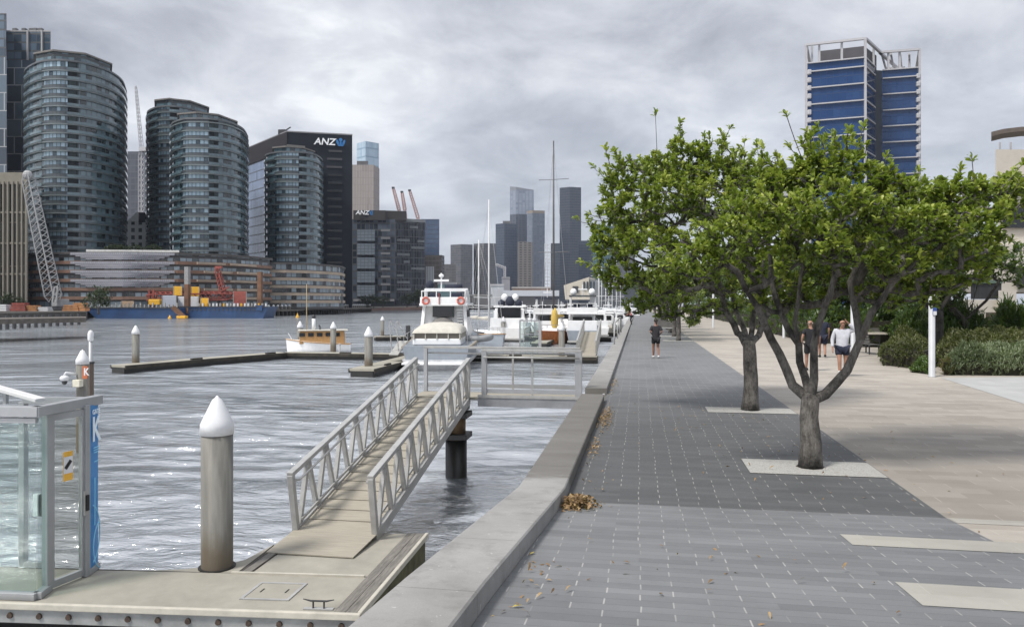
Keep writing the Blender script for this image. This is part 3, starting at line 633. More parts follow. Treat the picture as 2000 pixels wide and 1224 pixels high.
# ---- other pontoons of the marina
M_wbx = mat('service_post_white', (.45, .46, .47), .5)
M_deck2 = mat('far_pontoon_deck', (.30, .285, .24), .85, var=.15, scale=1.2, dirt=.3)
M_wet = mat('wet_timber', (.03, .026, .02), .8, var=.6, scale=2.5)
def pontoon(pts, w, label, z=DECK):
    L = [Vector(p) for p in pts]; c = sum(L, Vector((0, 0))) / len(L)
    t = thing('floating_pontoon', label, 'pontoon', (c.x, c.y, z))
    for p, q in zip(L[:-1], L[1:]):
        e = (q - p).normalized(); nn = Vector((-e.y, e.x))
        n = max(1, int((q - p).length / 6))
        for k in range(n):
            a = p + (q - p) * (k / n) + e * .02; d = p + (q - p) * ((k + 1) / n) - e * .02
            zz = z + .002 * (k % 2)
            MB().bar((a.x, a.y, zz - .07), (d.x, d.y, zz - .07), w, .14).build('deck', M_deck2, t, world=True)
        for s in (-1, 1):
            o = nn * (w / 2 + .03) * s
            MB().bar((p.x + o.x, p.y + o.y, z - .12), (q.x + o.x, q.y + o.y, z - .13), .06, .22).build('fender', M_wet, t, world=True)
        MB().bar((p.x, p.y, z - .45), (q.x, q.y, z - .45), w - .15, .6).build('float', M_black, t, world=True)
        for k in range(max(1, int((q - p).length / 4.2))):
            a = p + e * (1.2 + 4.2 * k) + nn * (w / 2 - .1); MB().bar((a.x, a.y, z + .05), (a.x + e.x * .9, a.y + e.y * .9, z + .05), .16, .1).build('mooring_block', M_wet, t, world=True)
            a = p + e * (2.6 + 4.2 * k) - nn * (w / 2 - .12)
            if k % 2: MB().lathe((a.x, a.y, z), [(.07, 0), (.07, .55), (.1, .56), (.1, .66)], 8).build('service_post', M_wbx, t, world=True)
    return t
pontoon([(-2.9, 53.9), (-16, 54.2), (-27, 54.6)], 1.3, 'long pontoon crossing behind the gangway to the wooden launch')
pontoon([(-27.2, 54.3), (-29.5, 48.2), (-31.6, 41.5)], 1.3, 'bent walkway reaching toward the left pile in open water')
pontoon([(-16, 53.1), (-15.9, 46), (-15.9, 41.6)], 1.5, 'short finger pontoon beside the grey hulled launch')
pontoon([(-29.4, 81), (-24, 83.5), (-17, 84), (-3, 84)], 2.0, 'distant pontoon behind the white motor yachts')
pontoon([(-9.5, 72), (-9.5, 83)], 1.6, 'short finger pontoon holding the mossy fender by the dinghy')
pontoon([(-2.6, 97), (-14, 97)], 1.8, 'far pontoon below the third gangway')
# second glass gate
x, y = cx(1035, 55.5); t = thing('security_gate', 'free standing clear glass gate on the long pontoon behind the platform', 'gate', (x, y, DECK))
w = 1.5
for (a, z0, z1, ww) in ((-w / 2, 0, 2.5, .11), (w / 2, 0, 2.5, .2), (-w / 2 + .3, 0, 2.45, .06)): MB().bar((a, 0, z0), (a, 0, z1), ww, .1, up=(0, 1, 0)).build('post', M_alu2, t)
for z in (2.5, 1.5): MB().bar((-w / 2, 0, z), (w / 2, 0, z), .09, .1 if z > 2 else .05).build('rail', M_alu2, t)
MB().bar((-w / 2 + .06, 0, 1.25), (w / 2 - .1, 0, 1.25), .012, 2.3).build('glass_pane', M_glass, t)
MB().bar((-w / 2, 0, 2.5), (-w / 2 - .2, 2.5, 2.5), .09, .1).build('side_beam', M_alu2, t)
# wall handrail
hr_ = thing('handrail', 'bent tubular steel handrail on the quay wall beside the distant steps', 'handrail', (-1.2, 44, .15))
MB().tube([(-1.28, 40.6, .1), (-1.28, 40.7, 1.02), (-1.28, 41.2, 1.25), (-1.28, 52, 1.35), (-1.28, 56.2, 1.3), (-1.28, 56.4, .1)], .04, 8).build('rail', M_alu, hr_, world=True, smooth=True)
for y in (47, 52): MB().tube([(-1.28, y, .1), (-1.28, y, 1.3)], .035, 8).build('post', M_alu, hr_, world=True, smooth=True)
# ================================================================= TREES AND PLANTS
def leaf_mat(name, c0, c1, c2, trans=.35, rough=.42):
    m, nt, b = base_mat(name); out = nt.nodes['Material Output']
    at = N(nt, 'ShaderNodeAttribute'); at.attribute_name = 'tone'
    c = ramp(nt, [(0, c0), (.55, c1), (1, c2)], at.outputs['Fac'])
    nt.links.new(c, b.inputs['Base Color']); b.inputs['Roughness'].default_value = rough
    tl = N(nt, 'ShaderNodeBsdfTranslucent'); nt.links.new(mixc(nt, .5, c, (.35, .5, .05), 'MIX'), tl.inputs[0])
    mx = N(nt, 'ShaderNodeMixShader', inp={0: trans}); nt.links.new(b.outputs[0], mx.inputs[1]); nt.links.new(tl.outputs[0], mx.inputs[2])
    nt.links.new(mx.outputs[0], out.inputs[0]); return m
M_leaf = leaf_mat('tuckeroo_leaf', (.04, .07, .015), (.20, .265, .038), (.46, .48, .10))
M_leafd = leaf_mat('dark_leaf', (.014, .030, .012), (.045, .085, .02), (.11, .16, .04))
def bark(name, c0, c1):
    m, nt, b = base_mat(name); tc = N(nt, 'ShaderNodeTexCoord'); mp = N(nt, 'ShaderNodeMapping'); mp.inputs['Scale'].default_value = (1, 1, .35)
    nt.links.new(tc.outputs['Object'], mp.inputs[0]); n = noise(nt, mp.outputs[0], 9, 8, .68); n2 = noise(nt, mp.outputs[0], 45, 5, .65); n3 = noise(nt, tc.outputs['Object'], 2.2, 5, .7)
    c = ramp(nt, [(.36, c0), (.66, c1)], mth(nt, 'ADD', mth(nt, 'MULTIPLY', n, .65), mth(nt, 'MULTIPLY', n2, .35)))
    c = mixc(nt, ramp(nt, [(.5, (0, 0, 0)), (.62, (.75, .75, .75))], n3), c, tuple(x * .45 for x in c0))
    nt.links.new(c, b.inputs['Base Color']); b.inputs['Roughness'].default_value = .9
    bp = N(nt, 'ShaderNodeBump', inp={'Strength': 1.0, 'Distance': .035}); nt.links.new(mth(nt, 'ADD', n, mth(nt, 'MULTIPLY', n2, .6)), bp.inputs['Height']); nt.links.new(bp.outputs[0], b.inputs['Normal']); return m
M_bark = bark('grey_bark', (.026, .023, .021), (.22, .205, .185)); M_barkd = bark('dark_bark', (.035, .03, .027), (.10, .09, .08))
def leaves_mesh(name, pts, dirs, tones, nper, L, wd, m, parent, spread=1.0):
    """rosettes of obovate leaves, six vertices each, at the twig tips"""
    n = len(pts) * nper
    P0 = np.repeat(np.array(pts), nper, 0); D0 = np.repeat(np.array(dirs), nper, 0); T0 = np.repeat(np.array(tones), nper)
    rnd = rng.normal(size=(n, 3)); rnd -= (rnd * D0).sum(1)[:, None] * D0; rnd /= np.linalg.norm(rnd, axis=1)[:, None] + 1e-9
    el = rng.uniform(.05, 1.15, n)[:, None] * spread
    d = D0 * np.cos(el) + rnd * np.sin(el); d[:, 2] -= .12 * rng.random(n); d /= np.linalg.norm(d, axis=1)[:, None]
    base = P0 - D0 * rng.uniform(0, .9, n)[:, None] * L
    up = np.array([0, 0, 1.0]) + rng.normal(0, .35, (n, 3)); side = np.cross(d, up); side /= np.linalg.norm(side, axis=1)[:, None] + 1e-9
    nor = np.cross(side, d); ll = (L * rng.uniform(.7, 1.25, n))[:, None]; w = ll * wd
    a = base; c = base + d * ll - nor * ll * .12
    m1 = base + d * ll * .55 + nor * ll * .05; m2 = base + d * ll * .85
    V = np.stack([a, m1 - side * w * .42 + nor * w * .1, m1 + side * w * .42 + nor * w * .1, m2 - side * w * .38, m2 + side * w * .38, c], 1).reshape(-1, 3)
    i = np.arange(n) * 6
    loops = np.stack([i, i + 2, i + 1, i + 1, i + 2, i + 4, i + 3, i + 3, i + 4, i + 5], 1).ravel()
    ls = (np.arange(n) * 10)[:, None] + np.array([0, 3, 7])
    me = bpy.data.meshes.new(name); me.vertices.add(len(V)); me.vertices.foreach_set('co', V.ravel().astype(np.float32))
    me.loops.add(len(loops)); me.loops.foreach_set('vertex_index', loops.astype(np.int32)); me.polygons.add(n * 3); me.polygons.foreach_set('loop_start', ls.ravel().astype(np.int32))
    me.update(calc_edges=True); me.validate()
    at = me.attributes.new('tone', 'FLOAT', 'POINT'); tt = np.clip(T0 + rng.normal(0, .13, n), 0, 1); at.data.foreach_set('value', np.repeat(tt, 6).astype(np.float32))
    me.materials.append(m); o = bpy.data.objects.new(name, me); COL.objects.link(o); o.parent = parent; return o
def tree(name, label, group, loc, limbs, lobes, tips, nper=13, L=.115, r0=.017, seed=1, mats=(None, None), twigs=(), rot=0, cat='tree', tonebase=.42, trunk_r=.17, rside=6, limb_r=None, sprigs=0):
    """limbs: list of polylines [(x,y,z)...] (first point = parent node on an earlier limb), lobes: (centre, radius)"""
    rd = random.Random(seed); t = thing(name, label, cat, loc, rot, group)
    pos = []; par = []; fixed = {}
    def node(p, pr): pos.append(np.array(p, float)); par.append(pr); return len(pos) - 1
    def near(p):
        a = np.array(pos); return int(np.argmin(((a - np.array(p)) ** 2).sum(1)))
    for li, lb in enumerate(limbs):
        starts = len(pos)
        pr = -1 if li == 0 else near(lb[0]); pts = lb if li == 0 else lb[1:]
        last = np.array(lb[0]) if li else None
        for p in pts:
            p = np.array(p, float)
            if last is not None:
                nseg = max(1, int(np.linalg.norm(p - last) / .22))
                for k in range(1, nseg + 1): pr = node(last + (p - last) * k / nseg + np.array([rd.gauss(0, .012) for _ in range(3)]) * (k < nseg), pr)
            else: pr = node(p, pr)
            last = p
        if limb_r and li < len(limb_r) and limb_r[li]:
            a0, a1 = limb_r[li]; n0 = starts
            for j in range(n0, len(pos)): fixed[j] = a0 + (a1 - a0) * (j - n0) / max(1, len(pos) - 1 - n0)
    tp = []; td = []; tn = []
    lob = []
    for (c, r) in lobes: lob.append((np.array(c, float), r if isinstance(r, tuple) else (r, r, r * .75)))
    vol = np.array([l[1][0] * l[1][1] for l in lob]); vol /= vol.sum()
    for c, r in lob:
        k = max(3, int(tips * (r[0] * r[1]) / sum(q[1][0] * q[1][1] for q in lob)))
        for _ in range(k):
            v = np.array([rd.gauss(0, 1) for _ in range(3)]); v /= np.linalg.norm(v); v[2] = v[2] * .8 + .25
            rr = rd.uniform(.55, 1.05) ** .6
            p = c + v * np.array(r) * rr
            dd = v * .8 + np.array([0, 0, .75]) + np.array([rd.gauss(0, .25) for _ in range(3)]); dd /= np.linalg.norm(dd)
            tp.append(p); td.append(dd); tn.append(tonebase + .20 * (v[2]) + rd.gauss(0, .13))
    if sprigs:
        A = np.array(tp); cen = A.mean(0); ext = A.std(0) * 2.0; q = ((A - cen) / ext); sc_ = np.linalg.norm(q * np.array([1, 1, 1.0]), axis=1) + .25 * q[:, 2]
        out = np.argsort(-sc_)[:sprigs * 5]
        for i in rd.sample(list(out), sprigs):
            v = A[i] - cen; v /= np.linalg.norm(v); v = v * .7 + np.array([rd.gauss(0, .25), rd.gauss(0, .25), .55]); v /= np.linalg.norm(v); l = rd.uniform(.16, .5)
            for f in ((.5, 1.0) if l > .3 else (1.0,)): tp.append(A[i] + v * l * f); td.append(v); tn.append(tonebase + rd.uniform(.0, .3))
    order = np.argsort([((np.array(limbs[0][-1]) - p) ** 2).sum() for p in tp]); tipn = []
    for i in order:
        p = tp[i]; a = np.array(pos); dist = np.linalg.norm(a - p, axis=1) + .6 * np.maximum(0, a[:, 2] - p[2]); dist[:3] += 3
        j = int(np.argmin(dist)); q = pos[j]; n = max(2, min(6, int(np.linalg.norm(p - q) / .2)))
        for k in range(1, n + 1):
            f = k / n; w = q + (p - q) * f; w = w + np.array([0, 0, -.22 * np.linalg.norm(p - q) * f * (1 - f)]) + np.array([rd.gauss(0, .018) for _ in range(3)]) * (k < n)
            j = node(w, j)
        tipn.append(j)
    for tw in twigs:
        j = near(tw[0]); q = pos[j]
        for k in range(1, 5):
            f = k / 4; j = node(q + (np.array(tw[-1]) - q) * f + np.array([0, 0, -.1 * f * (1 - f)]), j)
        tipn.append(j); v = np.array(tw[-1]) - q; tp.append(np.array(tw[-1])); td.append(v / np.linalg.norm(v)); tn.append(tonebase + .1)
    cnt = np.zeros(len(pos))
    for j in tipn:
        cnt[j] += 1
    for j in range(len(pos) - 1, 0, -1):
        if par[j] >= 0: cnt[par[j]] += cnt[j]
    rad = r0 * np.maximum(cnt, .3) ** .40 * .38
    tot = rad.max(); rad = np.where(rad > .03, .03 + (rad - .03) * (trunk_r - .03) / max(tot - .03, 1e-3), rad)
    for j, v in fixed.items(): rad[j] = v
    for j in range(1, len(pos)):
        if par[j] >= 0: rad[j] = min(rad[j], rad[par[j]] * 1.02)
    kids = {}
    for j, p_ in enumerate(par): kids.setdefault(p_, []).append(j)
    b = MB(); b0 = MB()
    done = set(); stack = [(j, -1) for j in kids.get(-1, [])]
    while stack:
        j, p_ = stack.pop(); chain = ([p_] if p_ >= 0 else []) + [j]
        while True:
            ks = sorted(kids.get(chain[-1], []), key=lambda x: -cnt[x])
            if not ks: break
            for x in ks[1:]: stack.append((x, chain[-1]))
            chain.append(ks[0])
        rr = [float(rad[x]) for x in chain]
        if p_ >= 0: rr[0] = min(rr[0], rr[1] * 1.25)
        if p_ < 0: rr[0] *= 1.28; rr[1] *= 1.08 if len(rr) > 1 else 1
        nn = 12 if max(rr) > .06 else (6 if max(rr) > .02 else 4)
        b.tube([pos[x] for x in chain], rr, nn if rside > 4 else min(nn, rside + 2))
    b.build('trunk', mats[1] or M_bark, t, smooth=True)
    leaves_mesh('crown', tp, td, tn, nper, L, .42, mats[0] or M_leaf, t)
    return t
def lobes_in(c, r, n, rl, seed, cut=0, shell=.65):
    rd = random.Random(seed); out = []
    while len(out) < n:
        v = np.array([rd.gauss(0, 1) for _ in range(3)]); v /= np.linalg.norm(v); s = rd.uniform(shell if rd.random() < .75 else .0, 1)
        if v[2] * s < -.75 + cut: continue
        p = np.array(c) + v * np.array(r) * s; out.append((tuple(p), rd.uniform(*rl)))
    return out
TG = 'street trees in the row of tree pits'
# --- nearest tree
T1 = Vector((2.47, 11.5, 0))
def rel(px, py, d, T): q = P(px, py, d); return (q.x - T.x, q.y - T.y, q.z)
limbs = [[(0, 0, -.03), (0.01, 0, .35), (-.02, 0, .72), (0, 0, .98)],
    [(0, 0, .98), rel(1548, 752, 11.2, T1), rel(1522, 690, 11.1, T1), rel(1480, 600, 10.9, T1), rel(1440, 530, 10.7, T1), rel(1330, 470, 10.6, T1)],
    [(0, 0, .98), rel(1572, 735, 11.3, T1), rel(1560, 672, 11.3, T1), rel(1525, 610, 11.5, T1), rel(1505, 540, 11.7, T1), rel(1500, 420, 11.9, T1)],
    [(0, 0, .98), rel(1590, 740, 11.0, T1), rel(1590, 672, 11.0, T1), rel(1607, 610, 11.0, T1), rel(1630, 540, 10.9, T1), rel(1640, 420, 10.8, T1)],
    [(0, 0, .98), rel(1612, 770, 11.0, T1), rel(1655, 722, 11.0, T1), rel(1680, 665, 11.0, T1), rel(1672, 610, 11.1, T1), rel(1660, 550, 11.3, T1), rel(1720, 430, 11.4, T1)],
    [rel(1678, 655, 11.0, T1), rel(1702, 610, 10.9, T1), rel(1745, 550, 10.8, T1), rel(1800, 500, 10.7, T1), rel(1890, 450, 10.6, T1)],
    [rel(1560, 672, 11.3, T1), rel(1552, 632, 11.3, T1), rel(1560, 580, 11.2, T1), rel(1575, 470, 11.0, T1)]]
lob = []
for (px, py, d, r) in ((1420, 480, 10.6, .5), (1360, 520, 10.5, .42), (1470, 420, 11.0, .55), (1540, 350, 11.3, .48), (1530, 440, 10.4, .55), (1600, 330, 11.2, .42), (1620, 400, 10.5, .55), (1590, 490, 10.3, .5),
    (1680, 340, 11.4, .48), (1700, 430, 10.5, .55), (1660, 500, 10.4, .45), (1770, 370, 11.2, .5), (1790, 450, 10.5, .5), (1750, 520, 10.5, .42), (1850, 380, 11.0, .42), (1880, 460, 10.5, .45), (1840, 520, 10.7, .35), (1930, 430, 10.6, .35),
    (1915, 500, 10.5, .30), (1960, 480, 10.6, .25), (1640, 440, 12.2, .6), (1760, 430, 12.3, .6), (1520, 470, 12.1, .55), (1600, 520, 12.0, .4), (1700, 510, 12.0, .4), (1450, 520, 11.2, .35), (1500, 520, 10.5, .35), (1855, 420, 12.0, .5), (1900, 330, 10.9, .22), (1925, 345, 10.9, .28), (1655, 300, 11.4, .34), (1600, 295, 11.2, .3), (1560, 320, 11.3, .36), (1500, 320, 11.6, .4), (1720, 320, 11.6, .36), (1800, 335, 11.6, .34), (1860, 350, 11.3, .34), (1960, 340, 11.5, .34), (1985, 330, 11.6, .3), (1990, 400, 11.2, .34), (1480, 560, 11.8, .3), (1540, 560, 11.9, .34), (1760, 545, 11.6, .34), (1640, 555, 12.0, .34), (1700, 580, 11.6, .3), (1790, 562, 11.2, .3), (1850, 560, 11.0, .28), (1735, 590, 11.9, .26), (1905, 540, 10.8, .26), (1600, 585, 12.1, .28), (1530, 590, 11.9, .24), (1470, 590, 11.7, .22), (1820, 585, 11.8, .24)):
    lob.append((rel(px, py if py > 440 else 440 - (440 - py) * (.82 if 1540 < px < 1720 else .66), d, T1), r * .95))
tw = [[rel(1570, 320, 11.2, T1), rel(1535, 222, 11.2, T1)], [rel(1590, 320, 11.2, T1), rel(1582, 268, 11.0, T1)], [rel(1690, 330, 11.4, T1), rel(1695, 282, 11.2, T1)], [rel(1900, 350, 10.9, T1), rel(1898, 305, 10.9, T1)],
      [rel(1750, 350, 11.2, T1), rel(1740, 318, 11.2, T1)], [rel(1610, 330, 11.2, T1), rel(1600, 285, 11.3, T1)]]
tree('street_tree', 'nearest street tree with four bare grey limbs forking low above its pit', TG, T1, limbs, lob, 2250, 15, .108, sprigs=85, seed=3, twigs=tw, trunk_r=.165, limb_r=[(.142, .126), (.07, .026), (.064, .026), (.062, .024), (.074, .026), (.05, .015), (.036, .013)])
# --- second tree
T2 = Vector((2.45, 17.35, 0))
limbs = [[(0, 0, -.03), (.02, 0, .5), (.0, 0, 1.0), (-.02, 0, 1.45)],
    [(-.02, 0, 1.45), rel(1440, 650, 17.4, T2), rel(1415, 600, 17.4, T2), rel(1400, 540, 17.2, T2), rel(1330, 460, 17, T2), rel(1260, 420, 16.8, T2)],
    [(-.02, 0, 1.45), rel(1452, 640, 17.6, T2), rel(1435, 600, 17.9, T2), rel(1420, 520, 18.2, T2), rel(1400, 400, 18.4, T2)],
    [(-.02, 0, 1.45), rel(1468, 650, 17.4, T2), rel(1475, 600, 17.3, T2), rel(1470, 520, 17.2, T2), rel(1450, 380, 17.2, T2)],
    [(-.02, 0, 1.45), rel(1482, 655, 17.2, T2), rel(1500, 610, 17.2, T2), rel(1530, 540, 17.4, T2), rel(1560, 450, 17.6, T2)],
    [rel(1400, 540, 17.2, T2), rel(1330, 520, 17.0, T2), rel(1270, 520, 16.7, T2), rel(1220, 500, 16.6, T2)]]
lob = []
for (px, py, d, r) in ((1230, 350, 16.6, .62), (1290, 310, 17.2, .6), (1350, 290, 17.5, .55), (1410, 320, 17.4, .62), (1240, 420, 16.4, .7), (1310, 390, 16.2, .75), (1390, 400, 16.1, .75), (1460, 370, 17.0, .65), (1210, 480, 16.6, .6), (1270, 490, 16.0, .65), (1340, 480, 15.9, .65),
    (1420, 470, 16.1, .65), (1490, 440, 16.6, .6), (1230, 540, 16.6, .5), (1290, 560, 16.3, .5), (1350, 550, 16.2, .5), (1410, 560, 16.6, .42), (1470, 520, 16.8, .5), (1530, 400, 17.6, .55), (1300, 420, 18.6, .8), (1400, 420, 18.8, .85), (1500, 430, 18.6, .7), (1250, 460, 18, .7),
    (1195, 420, 16.9, .4), (1190, 500, 16.9, .42), (1265, 590, 17.0, .35), (1330, 600, 17.2, .3), (1205, 380, 16.8, .42), (1170, 470, 16.8, .28), (1440, 300, 17.6, .4), (1350, 335, 16.8, .6), (1400, 350, 17.8, .65), (1320, 350, 18.2, .6), (1270, 350, 17.6, .6), (1470, 330, 17.8, .55), (1390, 280, 17.4, .45), (1330, 272, 17.3, .38), (1245, 600, 17.3, .36), (1300, 615, 17.4, .3), (1390, 605, 17.6, .34), (1440, 590, 17.9, .36), (1500, 585, 17.8, .36), (1350, 620, 18.0, .3), (1205, 560, 17.0, .4), (1180, 530, 16.9, .34), (1168, 445, 16.9, .26), (1215, 330, 17.0, .36), (1540, 570, 18.0, .36)):
    lob.append((rel(px, py + (22 if py < 345 else 0), d, T2), r * .95))
tw = [[rel(1290, 300, 17.2, T2), rel(1280, 220, 17.2, T2)], [rel(1310, 290, 17.3, T2), rel(1328, 248, 17.2, T2)], [rel(1385, 300, 17.4, T2), rel(1385, 265, 17.4, T2)], [rel(1220, 330, 16.6, T2), rel(1203, 308, 16.6, T2)], [rel(1205, 360, 16.8, T2), rel(1195, 345, 16.7, T2)],
      [rel(1200, 430, 16.9, T2), rel(1148, 418, 16.9, T2)], [rel(1200, 440, 16.9, T2), rel(1152, 428, 16.8, T2)], [rel(1210, 400, 16.8, T2), rel(1180, 390, 16.8, T2)], [rel(1480, 330, 17, T2), rel(1478, 280, 17.2, T2)], [rel(1215, 480, 16.6, T2), rel(1158, 482, 16.7, T2)]]
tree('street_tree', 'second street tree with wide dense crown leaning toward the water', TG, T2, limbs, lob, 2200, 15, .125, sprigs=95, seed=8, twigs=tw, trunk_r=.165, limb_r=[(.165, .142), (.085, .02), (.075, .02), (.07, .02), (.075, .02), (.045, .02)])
# --- a generic tree for the rest, three seeds
def generic(seed, loc, label, group, h0=1.7, cr=(2.3, 2.3, 1.5), ch=3.7, tips=760, name='street_tree', mats=(None, None), L=.19, rot=0, tonebase=.36, trunk_r=.14, nper=11, k=4):
    rd = random.Random(seed); limbs = [[(0, 0, -.03), (.03, .02, h0 * .5), (0, 0, h0)]]
    for i in range(k):
        a = 6.28 * i / k + rd.uniform(-.3, .3); s = rd.uniform(.5, .75)
        limbs.append([(0, 0, h0), (cr[0] * .3 * math.cos(a), cr[1] * .3 * math.sin(a), h0 + (ch - h0) * .45), (cr[0] * s * math.cos(a), cr[1] * s * math.sin(a), ch + rd.uniform(-.2, .5) * cr[2])])
    lob = lobes_in((0, 0, ch), cr, 26, (.28 * cr[0], .42 * cr[0]), seed)
    return tree(name, label, group, loc, limbs, lob, tips, nper, L, seed=seed, mats=mats, rot=rot, tonebase=tonebase, trunk_r=trunk_r, rside=4)
g0 = generic(21, (2.47, 47.9, 0), 'third street tree along the paving, its thin trunk just right of the walking woman', TG, rot=.4)
for i, (y, lab) in enumerate(((53.9, 'fourth street tree in the row, thin dark trunk behind the third one'), (60, 'fifth street tree in the row, mostly hidden behind nearer trunks'), (66.5, 'sixth street tree in the row, half hidden by other trunks'),
        (74, 'seventh street tree in the row beside the far seat'), (84, 'eighth street tree in the row, far along the paving'), (96, 'ninth street tree in the row, very far along the paving'), (112, 'last street tree that can be told apart at the far end'))):
    dup(g0, (2.47, y, 0), 1.3 * i, lab, TG, (1 + .06 * math.sin(i * 2), 1, 1 + .05 * math.cos(i * 3)))
GG = 'garden trees right of the promenade'
g1_ = generic(33, XY(1832, 33), 'dark leaning garden tree with thick trunk behind the white lamp pole', GG, 1.9, (3.5, 3.5, 2.0), 4.5, 1300, 'garden_tree', (M_leafd, M_barkd), .24, .5, .42, .22, 11, 5)
for i, (px, d, s, lab) in enumerate(((1755, 44, .85, 'slender garden tree standing behind the bench and planter'), (1660, 52, 1.0, 'garden tree seen between the limbs behind the man in white'), (1590, 58, 1.0, 'garden tree behind the two people in black'),
        (1530, 68, 1.05, 'garden tree in the distance right of the second trunk'), (1480, 84, 1.1, 'distant garden tree along the tan path'), (1440, 104, 1.15, 'very distant garden tree left of the second trunk'), (1400, 128, 1.2, 'farthest garden tree closing the view along the tan path'), (1700, 66, 1.1, 'tall garden tree far behind the bench'), (1365, 150, 1.3, 'faraway tree beyond the pair of walkers'))):
    dup(g1_, XY(px, d), 1.1 * i + .5, lab, GG, s)
# --- shrubs: masses of small blades
M_hedge = leaf_mat('hedge_leaf', (.026, .03, .011), (.08, .088, .028), (.17, .175, .06), .2, .6)
M_west = leaf_mat('silver_leaf', (.05, .068, .034), (.14, .175, .095), (.27, .31, .19), .2, .6)
M_cord = leaf_mat('strap_leaf', (.018, .035, .012), (.045, .09, .02), (.12, .19, .05), .25, .4)
def shrub(name, label, group, poly, h, n, L, wd, m, spiky=.5, cat='shrub', tone=.4, skirt=True, dome=.5):
    """leaves through a low volume on a polygonal footprint; poly = list of xy"""
    P_ = [Vector(p) for p in poly]; c = sum(P_, Vector((0, 0))) / len(P_); t = thing(name, label, cat, (c.x, c.y, 0), 0, group)
    rd = random.Random(len(label) * 7 + int(h * 100)); pts = []; dirs = []; tn = []
    xs = [p.x for p in P_]; ys = [p.y for p in P_]
    def inside(x, y):
        r = False; j = len(P_) - 1
        for i in range(len(P_)):
            if (P_[i].y > y) != (P_[j].y > y) and x < (P_[j].x - P_[i].x) * (y - P_[i].y) / (P_[j].y - P_[i].y) + P_[i].x: r = not r
            j = i
        return r
    def edge(x, y):
        q = Vector((x, y)); m_ = 9
        for i in range(len(P_)):
            a, b_ = P_[i], P_[(i + 1) % len(P_)]; ab = b_ - a; s = max(0, min(1, (q - a).dot(ab) / ab.length_squared)); m_ = min(m_, (q - a - ab * s).length)
        return m_
    while len(pts) < n:
        x, y = rd.uniform(min(xs), max(xs)), rd.uniform(min(ys), max(ys))
        if not inside(x, y): continue
        e = edge(x, y); hh = h * min(1, (.35 + dome * e / (h * .6))) * (1 + .16 * math.sin(2.1 * x + 1.3 * y) + .10 * math.sin(4.3 * x - 3.1 * y + 1))
        z = hh * (rd.uniform(.82, 1.04) if rd.random() < .72 else rd.uniform(.05, .9))
        v = np.array([rd.gauss(0, .5), rd.gauss(0, .5), .25 + spiky * 1.3]); v /= np.linalg.norm(v)
        pts.append((x - c.x, y - c.y, z)); dirs.append(v); tn.append(tone + .22 * math.sin(1.7 * x + .9 * y) * .6 + rd.gauss(0, .1))
    b = MB()
    q = [(p - c) * .88 for p in P_]; b.prism([(p.x, p.y) for p in q], 0.0, h * .55)
    b.build('branch_core', mat('twig_mass', (.022, .02, .011), .95, var=.5, scale=6), t)
    leaves_mesh('foliage', pts, dirs, tn, 7, L, wd, m, t, spread=.9); return t
HG = 'clipped dark hedges in the garden bed'
def gx(*l): return [tuple(gp(a, b_).xy) for a, b_ in l]
M_kerb = mat('bed_kerb', (.42, .38, .32), .8, var=.15, scale=3)
def hedge(lab, pts, h, n, m, L=.09, wd=.3, spiky=.5, tone=.4, dome=.6, name='hedge', group=HG, cat='hedge'): return shrub(name, lab, group, pts, h, n, L, wd, m, spiky, cat, tone, dome=dome)
hedge('dark brownish hedge at the left end of the garden bed beside the bench', [tuple(XY(1716, 28.5).xy), tuple(XY(1806, 26.3).xy), tuple(XY(1830, 28.2).xy), tuple(XY(1815, 33).xy), tuple(XY(1722, 33.5).xy)], 1.15, 2600, M_hedge, .12, .3)
hedge('long dark hedge at the back of the garden bed on the right', [tuple(XY(1818, 27.5).xy), tuple(XY(2060, 27).xy), tuple(XY(2060, 32.5).xy), tuple(XY(1822, 33).xy)], 1.08, 3600, M_hedge, .12, .3, tone=.45)
hedge('silvery green feathery shrub bed at the front right corner of the garden', [tuple(XY(1850, 24.6).xy), tuple(XY(2060, 24.3).xy), tuple(XY(2060, 27).xy), tuple(XY(1846, 27).xy)], .82, 3400, M_west, .17, .14, 1.0, .5, .8, 'shrub', None, 'shrub')
hedge('low bright green groundcover clump left of the lamp pole', [tuple(XY(1778, 25.7).xy), tuple(XY(1815, 24.9).xy), tuple(XY(1822, 26).xy), tuple(XY(1795, 26.6).xy)], .45, 420, M_cord, .13, .3, .6, .6, .8, 'shrub', None, 'shrub')
hedge('brownish dry grass tuft at the corner of the silvery shrub bed', [tuple(XY(1842, 24.7).xy), tuple(XY(1862, 24.6).xy), tuple(XY(1862, 25.6).xy), tuple(XY(1842, 25.6).xy)], .75, 260, leaf_mat('dry_leaf', (.05, .035, .015), (.12, .085, .04), (.2, .15, .07)), .2, .1, 1.2, .5, .8, 'shrub', None, 'shrub')
def clump(px, d, z, h, lab, n=420, w=1.6): 
    x, y = cx(px, d); t = shrub('strappy_shrub', lab, 'spiky strap leaved shrubs behind the hedges', [(x + w * math.cos(k), y + w * math.sin(k)) for k in (0, .8, 1.6, 2.4, 3.1, 3.9, 4.7, 5.5)], h, n, .5, .1, M_cord, 1.1, 'shrub', .45, dome=1.2); t.location.z = z; return t
clump(1860, 36, 0, 1.9, 'big spiky strap leaved shrub with an orange flower behind the hedge', 600, 1.7)
clump(1990, 37, 0, 2.2, 'tall spiky shrub at the right edge in front of the brick wall', 600, 1.4)
clump(1795, 39, 0, 1.7, 'spiky shrub between the bench and the dark tree', 420, 1.4)
clump(1722, 50, 0, 1.8, 'rounded bright shrub beyond the bench by the wall', 400, 1.8)
clump(1560, 62, 0, 1.5, 'low dark shrub behind the two people in black', 400, 2.2)
clump(1640, 47, 0, 1.2, 'low shrub behind the head of the man in white', 300, 1.5)

